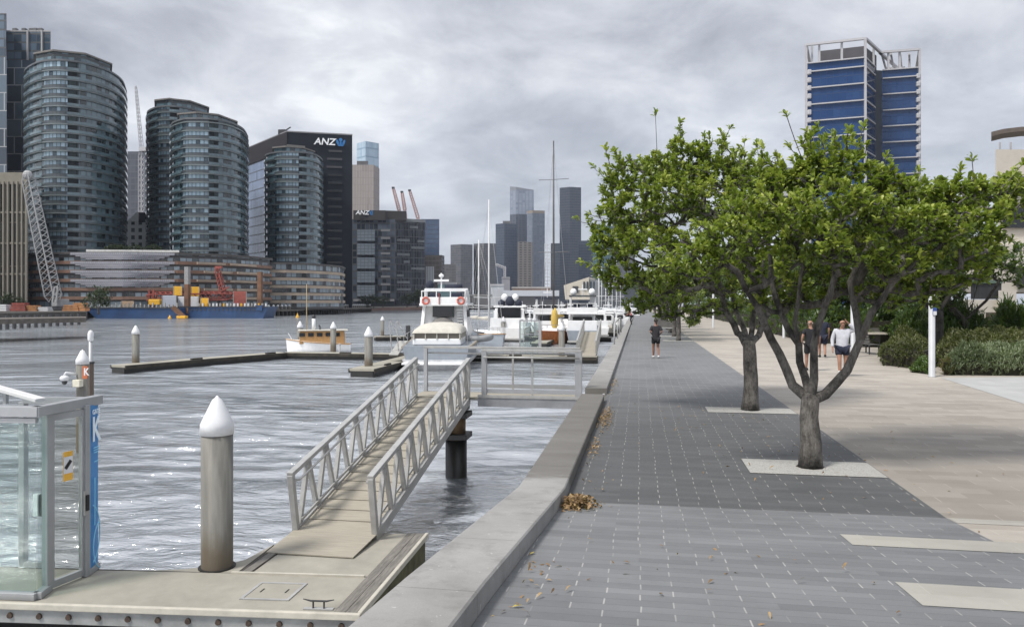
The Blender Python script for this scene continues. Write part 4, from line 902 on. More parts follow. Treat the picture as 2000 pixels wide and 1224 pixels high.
BH = 'dark clipped hedges closing the far side of the tan path'
for i, (x0, y0, x1, y1, h) in enumerate(((9.8, 45, 12, 62, 2.1), (10.0, 66, 12, 86, 2.2), (10.4, 90, 12.6, 130, 2.6), (11, 134, 14, 200, 3.4))):
    shrub('hedge', ('nearest of the hedges along the far side of the tan path', 'second hedge along the far side of the tan path', 'third hedge further along the tan path', 'last tall hedge at the end of the tan path')[i], BH, [(x0, y0), (x1 + 2, y0), (x1 + 2, y1), (x0, y1)], h, 900, .34, .3, M_leafd, .5, 'hedge', .4, dome=.9)
for i, (x, y, s_, lab) in enumerate(((13.5, 60, 1.0, 'garden tree standing behind the nearest path hedge'), (14, 75, 1.15, 'garden tree behind the second path hedge'), (14.5, 95, 1.25, 'garden tree behind the third path hedge'), (15, 120, 1.4, 'garden tree beside the last path hedge'), (9, 210, 1.7, 'tree at the very end of the tan path'), (1, 230, 1.7, 'tree closing the end of the grey paving'), (5, 190, 1.5, 'broad tree at the far end between the two pavings'), (15, 38, .8, 'low garden tree between the bench and the tall spiky shrubs'), (12.5, 50, .8, 'low garden tree just behind the nearest path hedge'), (16, 66, 1.0, 'garden tree in the second rank behind the second path hedge'), (17, 84, 1.2, 'garden tree in the second rank behind the third path hedge'), (22, 58, 1.2, 'big garden tree in the third rank before the blue tower'))):
    dup(g1_, (x, y, 0), 1.7 * i + .3, lab, GG, s_)

shrub('hedge', 'tall rough hedge rising behind the bench and planter wall', BH, [(11.8, 42.5), (18, 42.5), (18, 46), (11.8, 46)], 2.5, 1100, .3, .3, M_leafd, .5, 'hedge', .45, dome=.9)
# ================================================================= CITY
def front(pts, depth):
    """front line of (px, d) left to right -> footprint polygon"""
    a = [tuple(cx(p, d)) for p, d in pts]; (p0, d0), (p1, d1) = pts[0], pts[-1]
    return a + [tuple(cx(p1, d1 + depth)), tuple(cx(p0, d0 + depth))]
def walls(poly, z0, z1, idx=None):
    n = len(poly); b = MB(); uv = []; u = 0
    ar = sum(poly[i][0] * poly[(i + 1) % n][1] - poly[(i + 1) % n][0] * poly[i][1] for i in range(n))
    for i in range(n):
        p, q = poly[i], poly[(i + 1) % n]; l = math.hypot(q[0] - p[0], q[1] - p[1])
        if idx is None or i in idx:
            vs = [(*p, z0), (*q, z0), (*q, z1), (*p, z1)]; us = [(u, 0), (u + l, 0), (u + l, z1 - z0), (u, z1 - z0)]
            if ar < 0: vs = vs[::-1]; us = us[::-1]
            b.add(vs, [(0, 1, 2, 3)]); uv += us
        u += l
    return b, uv
def grow(poly, k):
    n = len(poly); c = (sum(p[0] for p in poly) / n, sum(p[1] for p in poly) / n); r = []
    for p in poly:
        v = Vector((p[0] - c[0], p[1] - c[1])); l = v.length; r.append((c[0] + v.x * (1 + k / l), c[1] + v.y * (1 + k / l)))
    return r
M_roof = mat('roof_grey', (.12, .12, .125), .9, scale=.2)
def building(name, label, poly, z0, z1, m, group=None, zones=None, slab=None, roofm=None, cat='building', part='facade'):
    n = len(poly); c = (sum(p[0] for p in poly) / n, sum(p[1] for p in poly) / n)
    t = thing(name, label, cat, (c[0], c[1], z0), 0, group)
    zn = zones or [(None, m, part)]
    used = set()
    for idx, mm, pn in zn:
        if idx is None: idx = [i for i in range(n) if i not in used]
        used |= set(idx); b, uv = walls(poly, z0, z1, idx); b.build(pn, mm, t, world=True, uv=uv)
    MB().prism(grow(poly, -.05), z1 - .6, z1 + .05).build('roof', roofm or M_roof, t, world=True)
    if slab:
        fh, th, out, ms, za, zb = slab[:6]; z = za; g = grow(poly, out)
        nm = slab[6] if len(slab) > 6 else 'balcony_edge'
        while z < zb:
            MB().prism(g, z, z + th).build(nm, ms, t, world=True); z += fh
    return t
M_slab = mat('slab_edge', (.14, .165, .17), .3, var=.15, scale=.3, spec=.8)
M_bal = mat('balustrade_glass', (.075, .115, .135), .06, var=.5, scale=.12, spec=1.0)
M_slabd = mat('slab_edge_dark', (.10, .11, .12), .5, var=.15, scale=.3)
A_dark, A_mid, A_light = (.010, .016, .018), (.035, .05, .055), (.30, .38, .43)
M_fa1 = facade('balcony_glazing', (.014, .034, .040), (.13, .21, .25), (.012, .02, .025), 1.7, 2.72, .16, .3, (.012, .02, .023), lit=.3, seed=1, rough=.05, ior=1.8)
M_fa2 = facade('bay_glazing', (.03, .065, .09), (.40, .55, .65), (.012, .02, .026), 1.25, 2.72, .2, .40, (.03, .045, .055), lit=.48, seed=2, rough=.05, ior=1.8)
M_fa3 = facade('curved_glazing', (.008, .020, .023), (.16, .24, .28), (.012, .02, .024), 1.7, 2.72, .2, .14, (.045, .06, .065), lit=.36, seed=3, rough=.05, ior=1.8)
M_fa4 = facade('recessed_balconies', (.004, .007, .008), (.05, .07, .075), (.01, .015, .016), 2.2, 2.72, .2, .1, lit=.25, seed=23, rough=.3, ior=1.3)
def res_tower(label, pts, split, ytop, ybot, depth, ph=None, zones2=True):
    def cr(P4, t): return tuple(.5 * (2 * P4[1][i] + (P4[2][i] - P4[0][i]) * t + (2 * P4[0][i] - 5 * P4[1][i] + 4 * P4[2][i] - P4[3][i]) * t * t + (3 * P4[1][i] - P4[0][i] - 3 * P4[2][i] + P4[3][i]) * t ** 3) for i in (0, 1))
    e = [pts[0]] + list(pts) + [pts[-1]]; pts = [cr(e[i:i + 4], k / 3) for i in range(len(pts) - 1) for k in range(3)] + [pts[-1]]; split = (split[0] * 3, split[1] * 3)
    poly = front(pts, depth); d0 = min(d for _, d in pts); z1 = cz(ytop, d0); z0 = 8
    n = len(pts); zn = [(list(range(0, split[0])), M_fa1, 'balcony_facade'), (list(range(split[0], split[1])), M_fa2, 'bay_facade'), (list(range(split[1], split[1] + 2)), M_fa4, 'balcony_recess'), (list(range(split[1] + 2, n - 1)), M_fa3, 'curved_facade'), (None, M_fa3, 'rear_facade')]
    t = building('apartment_tower', label, poly, z0, z1, None, 'curved apartment towers across the water', zn, (2.72, .34, .7, M_slab, z0 + 2.3, z1 - .6))
    g1, g2 = grow(poly, .9), grow(poly, .72); ia, ib = split[1], n - 1
    zz = z0 + 2.64
    while zz < z1 - 1:
        MB().prism(g1[ia:ib + 1] + g2[ia:ib + 1][::-1], zz, zz + .85).build('balustrade', M_bal, t, world=True)
        if split[0] > 2: MB().prism(g1[0:split[0] + 1] + g2[0:split[0] + 1][::-1], zz, zz + .7).build('balustrade', M_bal, t, world=True)
        zz += 2.72
    MB().prism(grow(poly, .5), z1 - .25, z1 + .3).build('parapet', M_slabd, t, world=True)
    if ph:
        p2 = front(ph[0], depth * .5); z2 = cz(ph[1], min(d for _, d in ph[0]))
        b, uv = walls(p2, z1, z2); b.build('penthouse', M_fa1, t, world=True, uv=uv)
        MB().prism(grow(p2, .7), z2, z2 + .5).build('penthouse_roof', mat('penthouse_roof', (.16, .15, .14), .8), t, world=True)
        p3 = front([(ph[0][1][0], ph[0][0][1] + 4), ((ph[0][-1][0] + ph[0][1][0]) / 2 + 10, ph[0][-1][1])], 8)
        MB().prism(p3, z2 + .5, z2 + 2.4).build('plant_room', mat('plant_room', (.17, .165, .155), .8), t, world=True)
    return t
res_tower('largest curved glass apartment tower on the left, banded with balconies', [(50, 246), (52, 238), (72, 232), (86, 230), (108, 229), (132, 229.5), (165, 232), (198, 237), (222, 243), (238, 251), (246, 263)], (3, 5), 118, 500, 26, ([(70, 236), (105, 233), (165, 236), (215, 246)], 101))
res_tower('back one of the two overlapping curved apartment towers, taller with stepped top', [(289, 284), (291, 276), (310, 270), (332, 269), (360, 271), (390, 277), (412, 284), (424, 292)], (2, 3), 208, 500, 26, ([(305, 276), (330, 274), (370, 277), (405, 286)], 195))
res_tower('front one of the two overlapping curved apartment towers with convex right face', [(336, 250), (339, 244), (358, 239), (375, 238), (408, 238.5), (435, 241), (458, 246), (474, 253), (483, 264)], (2, 4), 232, 512, 24, ([(350, 244), (385, 242), (425, 245), (460, 254)], 222))
res_tower('smallest curved apartment tower standing in front of the black office tower', [(520, 282), (522, 276), (540, 272), (555, 271), (583, 271.5), (605, 274), (620, 279), (628, 286)], (2, 4), 297, 520, 18, ([(535, 277), (560, 275), (590, 277), (612, 284)], 288))
# ---- dark gridded tower at far left
M_grid1 = facade('dark_grid_facade', (.040, .055, .075), (.12, .16, .20), (.36, .37, .38), 5.2, 6.0, .32, .055, (.33, .34, .35), lit=.3, stag=.5, seed=5)
M_grid2 = facade('dark_flat_facade', (.045, .07, .10), (.14, .19, .25), (.035, .042, .05), 2.6, 3.0, .2, .2, lit=.3, seed=6)
z = lambda y, d: cz(y, d)
t = building('apartment_tower', 'tall dark tower with pale offset grid lines at the far left edge', front([(-160, 250), (13, 250)], 30), 0, z(112, 250), M_grid1)
p = front([(-160, 250.3), (12, 250.3)], 30); b, uv = walls(p, z(112, 250), z(28, 250)); b.build('upper_facade', M_grid2, t, world=True, uv=uv)
MB().prism(grow(p, .2), z(28, 250), z(26, 250)).build('roof_cap', M_roof, t, world=True)
t = building('apartment_tower', 'dark tower with pale grid behind the curved tower, its roof line dotted with vents', front([(12.5, 262), (99, 262)], 30), 0, z(118, 262), M_grid1)
p = front([(12.5, 262.2), (98.5, 262.2)], 30); b, uv = walls(p, z(118, 262), z(62, 262)); b.build('upper_facade', M_grid2, t, world=True, uv=uv)
MB().prism(grow(p, .15), z(62, 262), z(59.5, 262)).build('roof_cap', mat('pale_cap', (.35, .35, .35), .7), t, world=True)
M_pale2 = mat('pale_fin', (.36, .36, .36), .7, var=.1)
for px in (54, 82): MB().bar((*cx(px, 261.9), z(118, 262)), (*cx(px, 261.9), z(60, 262)), .5, .5).build('fin', M_pale2, t, world=True)
for px in (30, 48, 66, 76): MB().box((*cx(px, 264), z(59, 262) + .6), (1.4 if px < 60 else 3, 1.2, 1.2)).build('roof_vent', M_roof, t, world=True)
# ---- beige finned block
M_bf = facade('beige_fin_facade', (.025, .03, .03), (.10, .11, .10), (.17, .155, .125), 1.75, 12, .62, .03, (.17, .155, .125), lit=.2, seed=9)
t = building('apartment_block', 'beige block with tall vertical fins at the left edge beside the white crane boom', front([(-140, 206), (52, 206)], 22), .1, z(340, 206), M_bf)
M_beige = mat('beige_render', (.20, .185, .15), .8, var=.1, scale=.5)
MB().prism(front([(-140, 205.7), (53, 205.7)], 22.5), z(360, 206), z(337, 206)).build('cornice', M_beige, t, world=True)
for px in range(-2, 54, 9): MB().bar((*cx(px, 205.6), z(590, 206)), (*cx(px, 205.6), z(355, 206)), .42, .5).build('fin', M_beige, t, world=True)
for y in (415, 475, 535): MB().bar((*cx(-140, 205.75), z(y, 206)), (*cx(52, 205.75), z(y, 206)), .3, .5).build('floor_line', M_beige, t, world=True)
# ---- podiums
M_pod = facade('podium_glazing', (.018, .022, .024), (.30, .37, .42), (.045, .04, .037), 1.7, 2.48, .2, .3, (.03, .028, .027), lit=.35, seed=11)
M_terra = mat('terracotta_band', (.185, .108, .075), .7, var=.18, scale=.25); M_tanb = mat('tan_band', (.33, .265, .205), .7, var=.2, scale=.2)
def podium(label, pts, ytop, d0, mats, depth=24):
    poly = front(pts, depth); z1 = z(ytop, d0)
    t = building('podium_building', label, poly, .1, z1, M_pod)
    for k in range(5):
        zz = z1 - 2.35 - 2.5 * k - .5
        if zz < 1: break
        b = MB(); g = grow(poly, .7); nn = len(pts)
        for i in range(nn - 1):
            pass
        b.prism(g, zz, zz + .9); b.build('balcony_band', mats[k % len(mats)], t, world=True)
    MB().prism(grow(poly, .9), z1 - .05, z1 + .55).build('roof_edge', mat('dark_edge', (.07, .065, .062), .7), t, world=True)
    return t
pp = [(38, 226), (46, 219), (70, 214), (135, 211), (240, 210.5), (345, 213), (430, 220), (490, 230), (527, 241)]
t = podium('long curved podium with terracotta balcony bands and pale lens shaped screens', pp, 496, 211, [M_terra])
M_scr = facade('pale_screen', (.24, .245, .275), (.32, .325, .36), (.19, .19, .215), .55, 2.5, .10, .06, lit=.6, seed=4, rough=.6, ior=1.3)
for k in range(4):
    zz = z(496, 211) - 2.35 - 2.5 * k + .42
    for j, ins in enumerate((0, 9, 18, 27)):
        y0, y1 = zz + 1.55 - .42 * j, zz + 1.98 - .42 * j
        q = [(137 + ins * 1.1, 209.85 - .02 * j), (240, 209.3 - .02 * j), (341 - ins * 1.1, 211.95 - .02 * j)]
        b, uv = walls(front(q, 1.5), y0, y1 + (.3 if j == 0 else 0), [0, 1, 2, 4]); b.build('facade_screen', M_scr, t, world=True, uv=uv)
MB().prism(front([(168, 211), (350, 214)], 6), z(496, 211) + .55, z(490, 211) + .4).build('roof_canopy', mat('white_canopy', (.6, .6, .58), .6), t, world=True)
for k in range(5):
    zz = z(496, 211) - 2.35 - 2.5 * k - .5 + .12
    for (a, c) in (((385, 213.6), (440, 219.6)), ((450, 221.3), (500, 230.2))):
        MB().bar((*cx(a[0] + (k % 2) * 14, a[1]), zz + .35), (*cx(c[0] + (k % 2) * 14, c[1] + 1.2), zz + .35), .5, .6).build('light_panel', M_tanb, t, world=True)
t = podium('smaller podium with tan balcony bands below the small curved tower', [(527, 246), (560, 248), (600, 252), (640, 262), (664, 272), (672, 284)], 517, 252, [M_tanb, M_tanb])
for px in range(536, 672, 22): MB().bar((*cx(px, 247 + (px - 530) * .16), z(592, 252)), (*cx(px, 247 + (px - 530) * .16), z(573, 252)), .4, .4).build('column', M_roof, t, world=True)
# ---- black office tower
M_blk = mat('black_cladding', (.010, .013, .020), .6, var=.25, scale=.15, spec=.2)
M_anzg = facade('blue_office_glazing', (.07, .10, .18), (.20, .27, .42), (.05, .065, .09), 1.6, 3.9, .1, .12, lit=.6, seed=14, rough=.07, ior=2.0)
poly = [cx(484, 332), cx(560, 300), cx(688, 306), cx(640, 345)]
zt = z(258, 300)
t = building('office_tower', 'tall black office tower with white lettering on its crown', poly, .1, zt, M_blk, zones=[([0], M_anzg, 'glass_facade'), (None, M_blk, 'black_facade')])
g = [cx(483.6, 331.8), cx(560, 299.7), cx(560.5, 301), cx(484.5, 333)]
MB().prism([cx(483, 331.5), cx(560, 299.6), cx(562, 302), cx(486, 334)], zt - 7.5, zt + .02).build('crown_band', mat('crown_band', (.03, .028, .032), .7, spec=.2), t, world=True)
MB().prism([cx(527, 313.2), cx(540, 307.8), cx(541, 309), cx(528, 315)], zt - 7.4, zt - .2).build('crown_opening', mat('crown_opening', (.19, .17, .16), .7), t, world=True)
MB().prism(grow(poly, .15), zt, zt + .5).build('parapet', mat('parapet_grey', (.22, .22, .23), .6), t, world=True)
for k in range(15):
    y = 295 + 15.55 * k; a = 4 * math.sin(k * 2.3)
    MB().bar((*cx(642 - abs(a), 303.6), z(y, 304)), (*cx(668, 304.7), z(y, 304)), .25, .95 if k > 2 else .8).build('window_slot', mat('slot_glass', (.004, .005, .007), .15) if k > 2 else mat('slot_louvre', (.045, .045, .052), .6), t, world=True)
q = Vector((*cx(552, 306), zt + 1.2)); MB().box(tuple(q), (3, 2, 2)).build('roof_cradle', M_dark, t, world=True)
MB().bar(q, q + Vector((3.5, 0, 2)), .4, .4).build('cradle_arm', M_dark, t, world=True)
M_sw = mat('sign_letters_white', (.85, .86, .88), .5, var=.03); M_sb = mat('sign_logo_blue', (.02, .16, .42), .5, var=.05)
def anz(t, px, py, d, hpx, sc=1.0):
    o = P(px, py, d); x2 = P(px + 20, py, d + .95); dr_ = (x2 - o).normalized(); dr_.z = 0; l = t.location; k = d / F
    M = frame_M((o.x - l.x, o.y - l.y, o.z - l.z), dr_) @ Matrix.Translation((0, 0, .35))
    text_mesh('ANZ', hpx * k / .72, 'lettering', M_sw, t, M, .12, .18, 1.05)
    b = MB(); r = hpx * k * .62; c = Vector((hpx * k * 2.35, hpx * k * .5, 0))
    def tr(v): w = M @ Vector((v[0], v[1], v[2])); return (w.x + l.x, w.y + l.y, w.z + l.z)
    def disc(cx_, cy_, rx, ry, rot, n=14):
        vs = []
        for zz in (-.06, .12):
            for k_ in range(n):
                a = 6.283 * k_ / n; u, v = rx * math.cos(a), ry * math.sin(a); vs.append(tr((cx_ + u * math.cos(rot) - v * math.sin(rot), cy_ + u * math.sin(rot) + v * math.cos(rot), zz)))
        b.add(vs, [tuple(range(n - 1, -1, -1)), tuple(range(n, 2 * n))] + [(i, (i + 1) % n, n + (i + 1) % n, n + i) for i in range(n)])
    disc(c.x, c.y + r * .55, r * .42, r * .42, 0); disc(c.x, c.y - r * .38, r * .26, r * .62, 0)
    disc(c.x - r * .72, c.y - r * .12, r * .28, r * .75, .35); disc(c.x + r * .72, c.y - r * .12, r * .28, r * .75, -.35)
    disc(c.x - r * .45, c.y - r * .75, r * .22, r * .38, 1.0); disc(c.x + r * .45, c.y - r * .75, r * .22, r * .38, -1.0)
    b.build('emblem', M_sb, t, world=True)
anz(t, 634, 283, 303, 13)
# ---- low dark office block
M_lo1 = facade('grey_office_glazing', (.022, .028, .038), (.09, .11, .14), (.03, .033, .04), 2.2, 3.6, .3, .25, (.018, .02, .027), lit=.3, seed=15)
M_lo2 = facade('office_bay_glazing', (.10, .125, .15), (.17, .20, .235), (.035, .04, .048), 1.9, 1.6, .2, .16, lit=.6, seed=16)
M_lo3 = facade('ribbed_office', (.018, .02, .026), (.05, .055, .066), (.07, .075, .085), .9, 3.7, .16, .12, (.028, .03, .038), lit=.3, seed=17)
t = building('office_block', 'lower black office block right of the tall one, lettered on its top box', front([(688, 392), (774, 393)], 40), .1, z(428, 392), M_lo1)
for k in range(5): 
    b, uv = walls(front([(697, 391.2), (732, 391.2)], 2), z(471 + 27 * k, 392), z(449 + 27 * k, 392), [0, 1, 3]); b.build('window_bay', M_lo2, t, world=True, uv=uv)
for k in range(9): MB().bar((*cx(744, 391.3), z(450 + 15 * k, 392)), (*cx(762, 391.3), z(450 + 15 * k, 392)), .5, 1.1).build('balcony', mat('grey_spandrel', (.14, .145, .155), .5), t, world=True)
b, uv = walls(front([(772, 398), (830, 405)], 36), .1, z(430, 400)); b.build('ribbed_wing', M_lo3, t, world=True, uv=uv)
MB().prism(front([(771, 397.5), (831, 404.5)], 37), z(433, 400), z(427, 400)).build('wing_parapet', mat('grey_parapet', (.17, .18, .19), .6), t, world=True)
for (a, c, y) in ((775, 800, 469), (803, 829, 483), (775, 800, 497), (788, 800, 511), (803, 829, 524), (775, 788, 538), (775, 800, 551), (775, 802, 565), (800, 816, 443), (815, 829, 470)):
    MB().bar((*cx(a, 398 + (a - 772) * .12), z(y, 400)), (*cx(c, 398 + (c - 772) * .12), z(y, 400)), .6, 1.3).build('facade_panel', mat('facade_panel_grey', (.13, .14, .15), .5), t, world=True)
MB().prism(front([(690, 391.5), (753, 391.5)], 30), z(430, 392), z(411, 392)).build('sign_box', mat('brown_black', (.028, .025, .026), .6), t, world=True)
MB().prism(front([(752, 393), (794, 396)], 30), z(430, 395), z(412, 395)).build('plant_box', mat('brown_black2', (.033, .028, .028), .6), t, world=True)
MB().prism(front([(690, 391), (770, 391)], 4), z(588, 392), z(584, 392)).build('canopy', mat('canopy_grey', (.2, .2, .21), .6), t, world=True)
anz(t, 707.5, 419, 391, 8.2)
M_slat = facade('slatted_grey', (.22, .235, .25), (.30, .31, .33), (.13, .135, .145), 1.0, 30, .35, .01, lit=.5, rough=.6, seed=18)
building('office_block', 'narrow grey slatted block right of the lower office block', front([(831, 420), (848, 422)], 20), .1, z(520, 420), M_slat)
# ---- behind
M_conc_t = facade('ribbed_concrete_tower', (.31, .275, .26), (.38, .345, .33), (.26, .23, .22), 1.2, 5, .35, .04, lit=.6, rough=.8, ior=1.2, seed=19)
t = building('office_tower', 'beige grey ribbed concrete tower behind the office blocks', front([(688, 560), (730, 560), (741, 575)], 40), .1, z(322, 560), M_conc_t)
MB().prism(front([(697, 561), (719, 561)], 20), z(322, 560), z(314, 560)).build('plant_room', M_roof, t, world=True)
M_skyb = facade('pale_blue_glazing', (.20, .33, .46), (.42, .55, .66), (.28, .38, .47), 2, 8, .2, .14, (.16, .27, .38), lit=.6, seed=20, ior=2.2)
building('office_tower', 'pale blue glass tower rising behind the concrete tower', front([(697, 700), (714, 690), (740, 700)], 40), .1, z(278, 695), M_skyb)
M_g = {}
def dist(label, pts, ytop, dark, light, frame, pw, fh, d=None, group='distant skyline towers', span=.2, mull=.25, name='distant_tower', ybase=None, lit=.35, stag=0, ior=1.6):
    m = facade('skyline_facade', dark, light, frame, pw, fh, mull, span, lit=lit, seed=len(label), stag=stag, ior=ior, soft=True)
    poly = front(pts, 35); z1 = cz(ytop, min(q[1] for q in pts)); return building(name, label, poly, .1, z1, m, group), z1, poly
dist('plain blue glass tower right of the lower office block', [(822, 640), (858, 640)], 428, (.045, .075, .14), (.09, .13, .21), (.04, .06, .11), 2.5, 4)
dist('brown stepped block below the plain blue tower', [(829, 600), (862, 600), (868, 612)], 498, (.05, .045, .045), (.11, .095, .085), (.06, .05, .05), 3, 3.5)
dist('pale small block left of the brown towers', [(855, 820), (890, 820)], 516, (.09, .09, .10), (.2, .2, .2), (.13, .125, .125), 3, 3)
M2 = ((.055, .058, .07), (.14, .14, .15), (.085, .085, .095))
dist('left one of the twin brown apartment slabs on the skyline', [(880, 1000), (900, 990), (923, 995)], 477, *M2, 3, 3.1)
dist('right one of the twin brown apartment slabs on the skyline', [(925, 1010), (945, 1000), (968, 1005)], 475, *M2, 3.2, 3.1)
t, z1, poly = dist('dark blue tower with small plant box left of the skyline cluster', [(968, 1100), (985, 1090), (1010, 1100)], 436, (.032, .045, .075), (.075, .095, .135), (.03, .042, .07), 3, 4)
MB().prism(front([(982, 1105), (998, 1105)], 20), z1, z1 + 5).build('plant_box', M_roof, t, world=True)
t, z1, poly = dist('tallest paired glass tower in the skyline with tilted top', [(996, 1300), (1008, 1290), (1043, 1296)], 418, (.05, .06, .085), (.10, .12, .15), (.06, .07, .09), 6, 4, mull=1.4)
M_up = facade('pale_upper_glazing', (.20, .235, .30), (.29, .33, .40), (.17, .20, .26), 6, 4, 1.6, .1, lit=.5, seed=31)
b, uv = walls(grow(poly, -.2), z1, z1 + 42); b.build('upper_facade', M_up, t, world=True, uv=uv)
g = grow(poly, -.2); x0, y0 = g[0]; x1, y1 = g[2]
MB().prism(g, z1 + 41.5, lambda p: z1 + 42 + 7 * max(0, 1 - ((p[0] - x0) ** 2 + (p[1] - y0) ** 2) ** .5 / 42)).build('tilted_crown', mat('crown_grey', (.22, .23, .26), .5), t, world=True)
t, z1, poly = dist('glass tower with tan cap in front of the tallest paired tower', [(1029, 1240), (1040, 1230), (1064, 1236)], 416, (.10, .12, .16), (.24, .27, .33), (.12, .14, .18), 5, 4, mull=1.2)
MB().prism(poly, z1, z1 + 4.5).build('tan_cap', mat('tan_cap', (.25, .21, .17), .6), t, world=True)
dist('beige balcony tower low in front of the skyline cluster', [(1011, 980), (1040, 985)], 472, (.05, .05, .055), (.12, .11, .10), (.19, .17, .155), 6, 3.1, span=.42, mull=2.6)
dist('dark slab with white lattice edge left of the black skyline tower', [(1076, 1000), (1094, 1000)], 475, (.03, .04, .055), (.06, .075, .10), (.035, .045, .06), 3, 4)
M_wl = mat('white_lattice', (.55, .57, .6), .5)
t = thing('lattice_frame', 'white open lattice frame on the edge of the dark skyline slab', 'tower frame', (*cx(1070, 1000), .1))
for px in (1064, 1069.5, 1075): MB().bar((*cx(px, 999), .1), (*cx(px, 999), z(476, 1000)), .9, .9, up=(0, 1, 0)).build('column', M_wl, t, world=True)
for k in range(14): MB().bar((*cx(1064, 999), z(478 + 7 * k, 1000)), (*cx(1075, 999), z(478 + 7 * k, 1000)), .8, .8).build('crossbar', M_wl, t, world=True)
dist('tall black tower at the right of the skyline', [(1093, 1150), (1113, 1140), (1135, 1146)], 365, (.022, .03, .046), (.05, .062, .085), (.024, .032, .048), 3, 4)
dist('dark navy lower tower right of the tall black one', [(1130, 1060), (1160, 1060)], 470, (.024, .034, .055), (.05, .066, .095), (.026, .036, .056), 3, 4)
dist('teal glass block at the left edge of the street trees', [(1158, 900), (1172, 890), (1196, 900)], 440, (.03, .075, .085), (.09, .17, .18), (.03, .065, .075), 3, 3.6)
dist('grey tower partly hidden by the top of the second tree', [(1196, 1000), (1240, 1000)], 412, (.06, .062, .075), (.13, .13, .145), (.075, .076, .09), 3, 4)
dist('grey tower between the curved towers, behind the tower crane', [(246, 420), (288, 420)], 296, (.06, .066, .085), (.13, .14, .165), (.085, .09, .11), 2.5, 3.4, group=None)
M_hole = facade('white_punched_wall', (.02, .022, .025), (.10, .11, .12), (.72, .72, .70), 2.9, 2.9, 1.5, .45, (.72, .72, .70), lit=.2, rough=.5, seed=40)
t = building('apartment_block', 'small white block with dark window holes between the curved towers', front([(249, 300), (290, 300)], 12), .1, z(433, 300), M_hole)
MB().prism(front([(249, 299.6), (270, 299.6)], 12.5), z(433, 300), lambda p: z(433, 300) + 4.2 * max(.12, min(1, ((p[0] - cx(249, 300)[0]) / 4.4)))).build('sloped_gable', mat('white_render', (.7, .7, .69), .8), t, world=True)
MB().prism(front([(270.2, 299.7), (290, 299.7)], 12.5), z(434, 300), z(415, 300)).build('dark_gable', M_blk, t, world=True)
# low far buildings at the end of the dock
def lowb(label, pts, ytop, col, name='dock_shed', roofcol=None, depth=25, ybase=None):
    poly = front(pts, depth); d = min(q[1] for q in pts); n = len(poly); c = poly[0]
    t = thing(name, label, 'building', (c[0], c[1], .1)); MB().prism(poly, .1 if ybase is None else z(ybase, d), z(ytop, d)).build('wall', mat('shed_wall', col, .8, var=.1, scale=.1), t, world=True)
    MB().prism(grow(poly, .4), z(ytop, d), z(ytop, d) + 1).build('roof', mat('shed_roof', roofcol or (.4, .4, .42), .7, var=.1, scale=.1), t, world=True); return t
M_cream = mat('cream_gable', (.50, .46, .39), .8, var=.06)
t = thing('wharf_hall', 'cream hall with steeply sloping roof and tall windows above the moored boats', 'building', (*cx(1135, 330), .1))
pz = [(1101, 557), (1150, 541), (1152, 585), (1104, 585)]
fr = [P(a, c, 330) for a, c in pz]; bk = [v + Vector((2, 22, 0)) for v in fr]
MB().add(fr + bk, [(3, 2, 1, 0), (4, 5, 6, 7), (0, 1, 5, 4), (1, 2, 6, 5), (2, 3, 7, 6), (3, 0, 4, 7)]).build('gable_wall', M_cream, t, world=True)
for k in range(4): MB().bar(P(1141 + 6.5 * k, 566, 329.7), P(1141 + 6.5 * k, 550, 329.7), .8, .3).build('window', mat('hall_window', (.03, .045, .06), .15), t, world=True)
MB().bar(P(1124, 572, 329.6), P(1124, 559, 329.6), 2.6, .3).build('doorway', M_dark, t, world=True)
MB().prism(front([(1152, 331), (1172, 334)], 20), .1, z(546, 331)).build('side_wing', mat('wing_grey', (.30, .31, .32), .7), t, world=True)
lowb('long low shed with pale grey roof at the head of the dock', [(985, 420), (1090, 420)], 571, (.10, .10, .11), roofcol=(.42, .44, .48))
lowb('white box shaped building between the masts', [(958, 440), (984, 440)], 558, (.42, .44, .47))
lowb('small pale block with pink sign below the skyline', [(980, 700), (996, 700)], 543, (.30, .30, .33))
lowb('low tan building strip with white roof units at the dock head', [(1000, 520), (1075, 520)], 563, (.22, .16, .13), roofcol=(.36, .34, .33))
lowb('pale green glass pavilion behind the white motor yacht', [(855, 430), (892, 430)], 555, (.22, .34, .34))
lowb('low dark quay building behind the white motor yacht', [(840, 440), (960, 440)], 578, (.11, .11, .115), roofcol=(.2, .2, .2))
lowb('dark low terrace at the far right end of the dock behind the trees', [(1170, 360), (1300, 360)], 560, (.06, .07, .085), roofcol=(.12, .13, .15))
# ---- blue tower at right
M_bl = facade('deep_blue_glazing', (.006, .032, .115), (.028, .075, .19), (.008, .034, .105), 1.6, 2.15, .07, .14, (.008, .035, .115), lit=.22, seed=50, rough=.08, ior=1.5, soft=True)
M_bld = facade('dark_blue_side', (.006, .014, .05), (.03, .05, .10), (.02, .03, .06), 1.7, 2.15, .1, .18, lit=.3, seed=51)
M_wf = mat('white_frame', (.42, .42, .44), .5, var=.06)
L0, L1, L2, R0, R1 = (1577, 203), (1690, 198), (1709, 206), (1722, 209), (1793, 206.5)
zb = z(113, 198); ztop = z(76, 198)
poly = [cx(*L0), cx(*L1), cx(*L2), cx(1700, 240), cx(1590, 240)]
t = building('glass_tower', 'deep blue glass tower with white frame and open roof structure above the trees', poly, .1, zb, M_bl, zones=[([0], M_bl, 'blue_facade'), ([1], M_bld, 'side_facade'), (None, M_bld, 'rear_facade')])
poly2 = [cx(1706, 208.5), cx(*R0), cx(*R1), cx(1780, 240), cx(1700, 240)]
b, uv = walls(poly2, .1, zb, [1, 2, 3, 4]); b.build('blue_wing', M_bl, t, world=True, uv=uv)
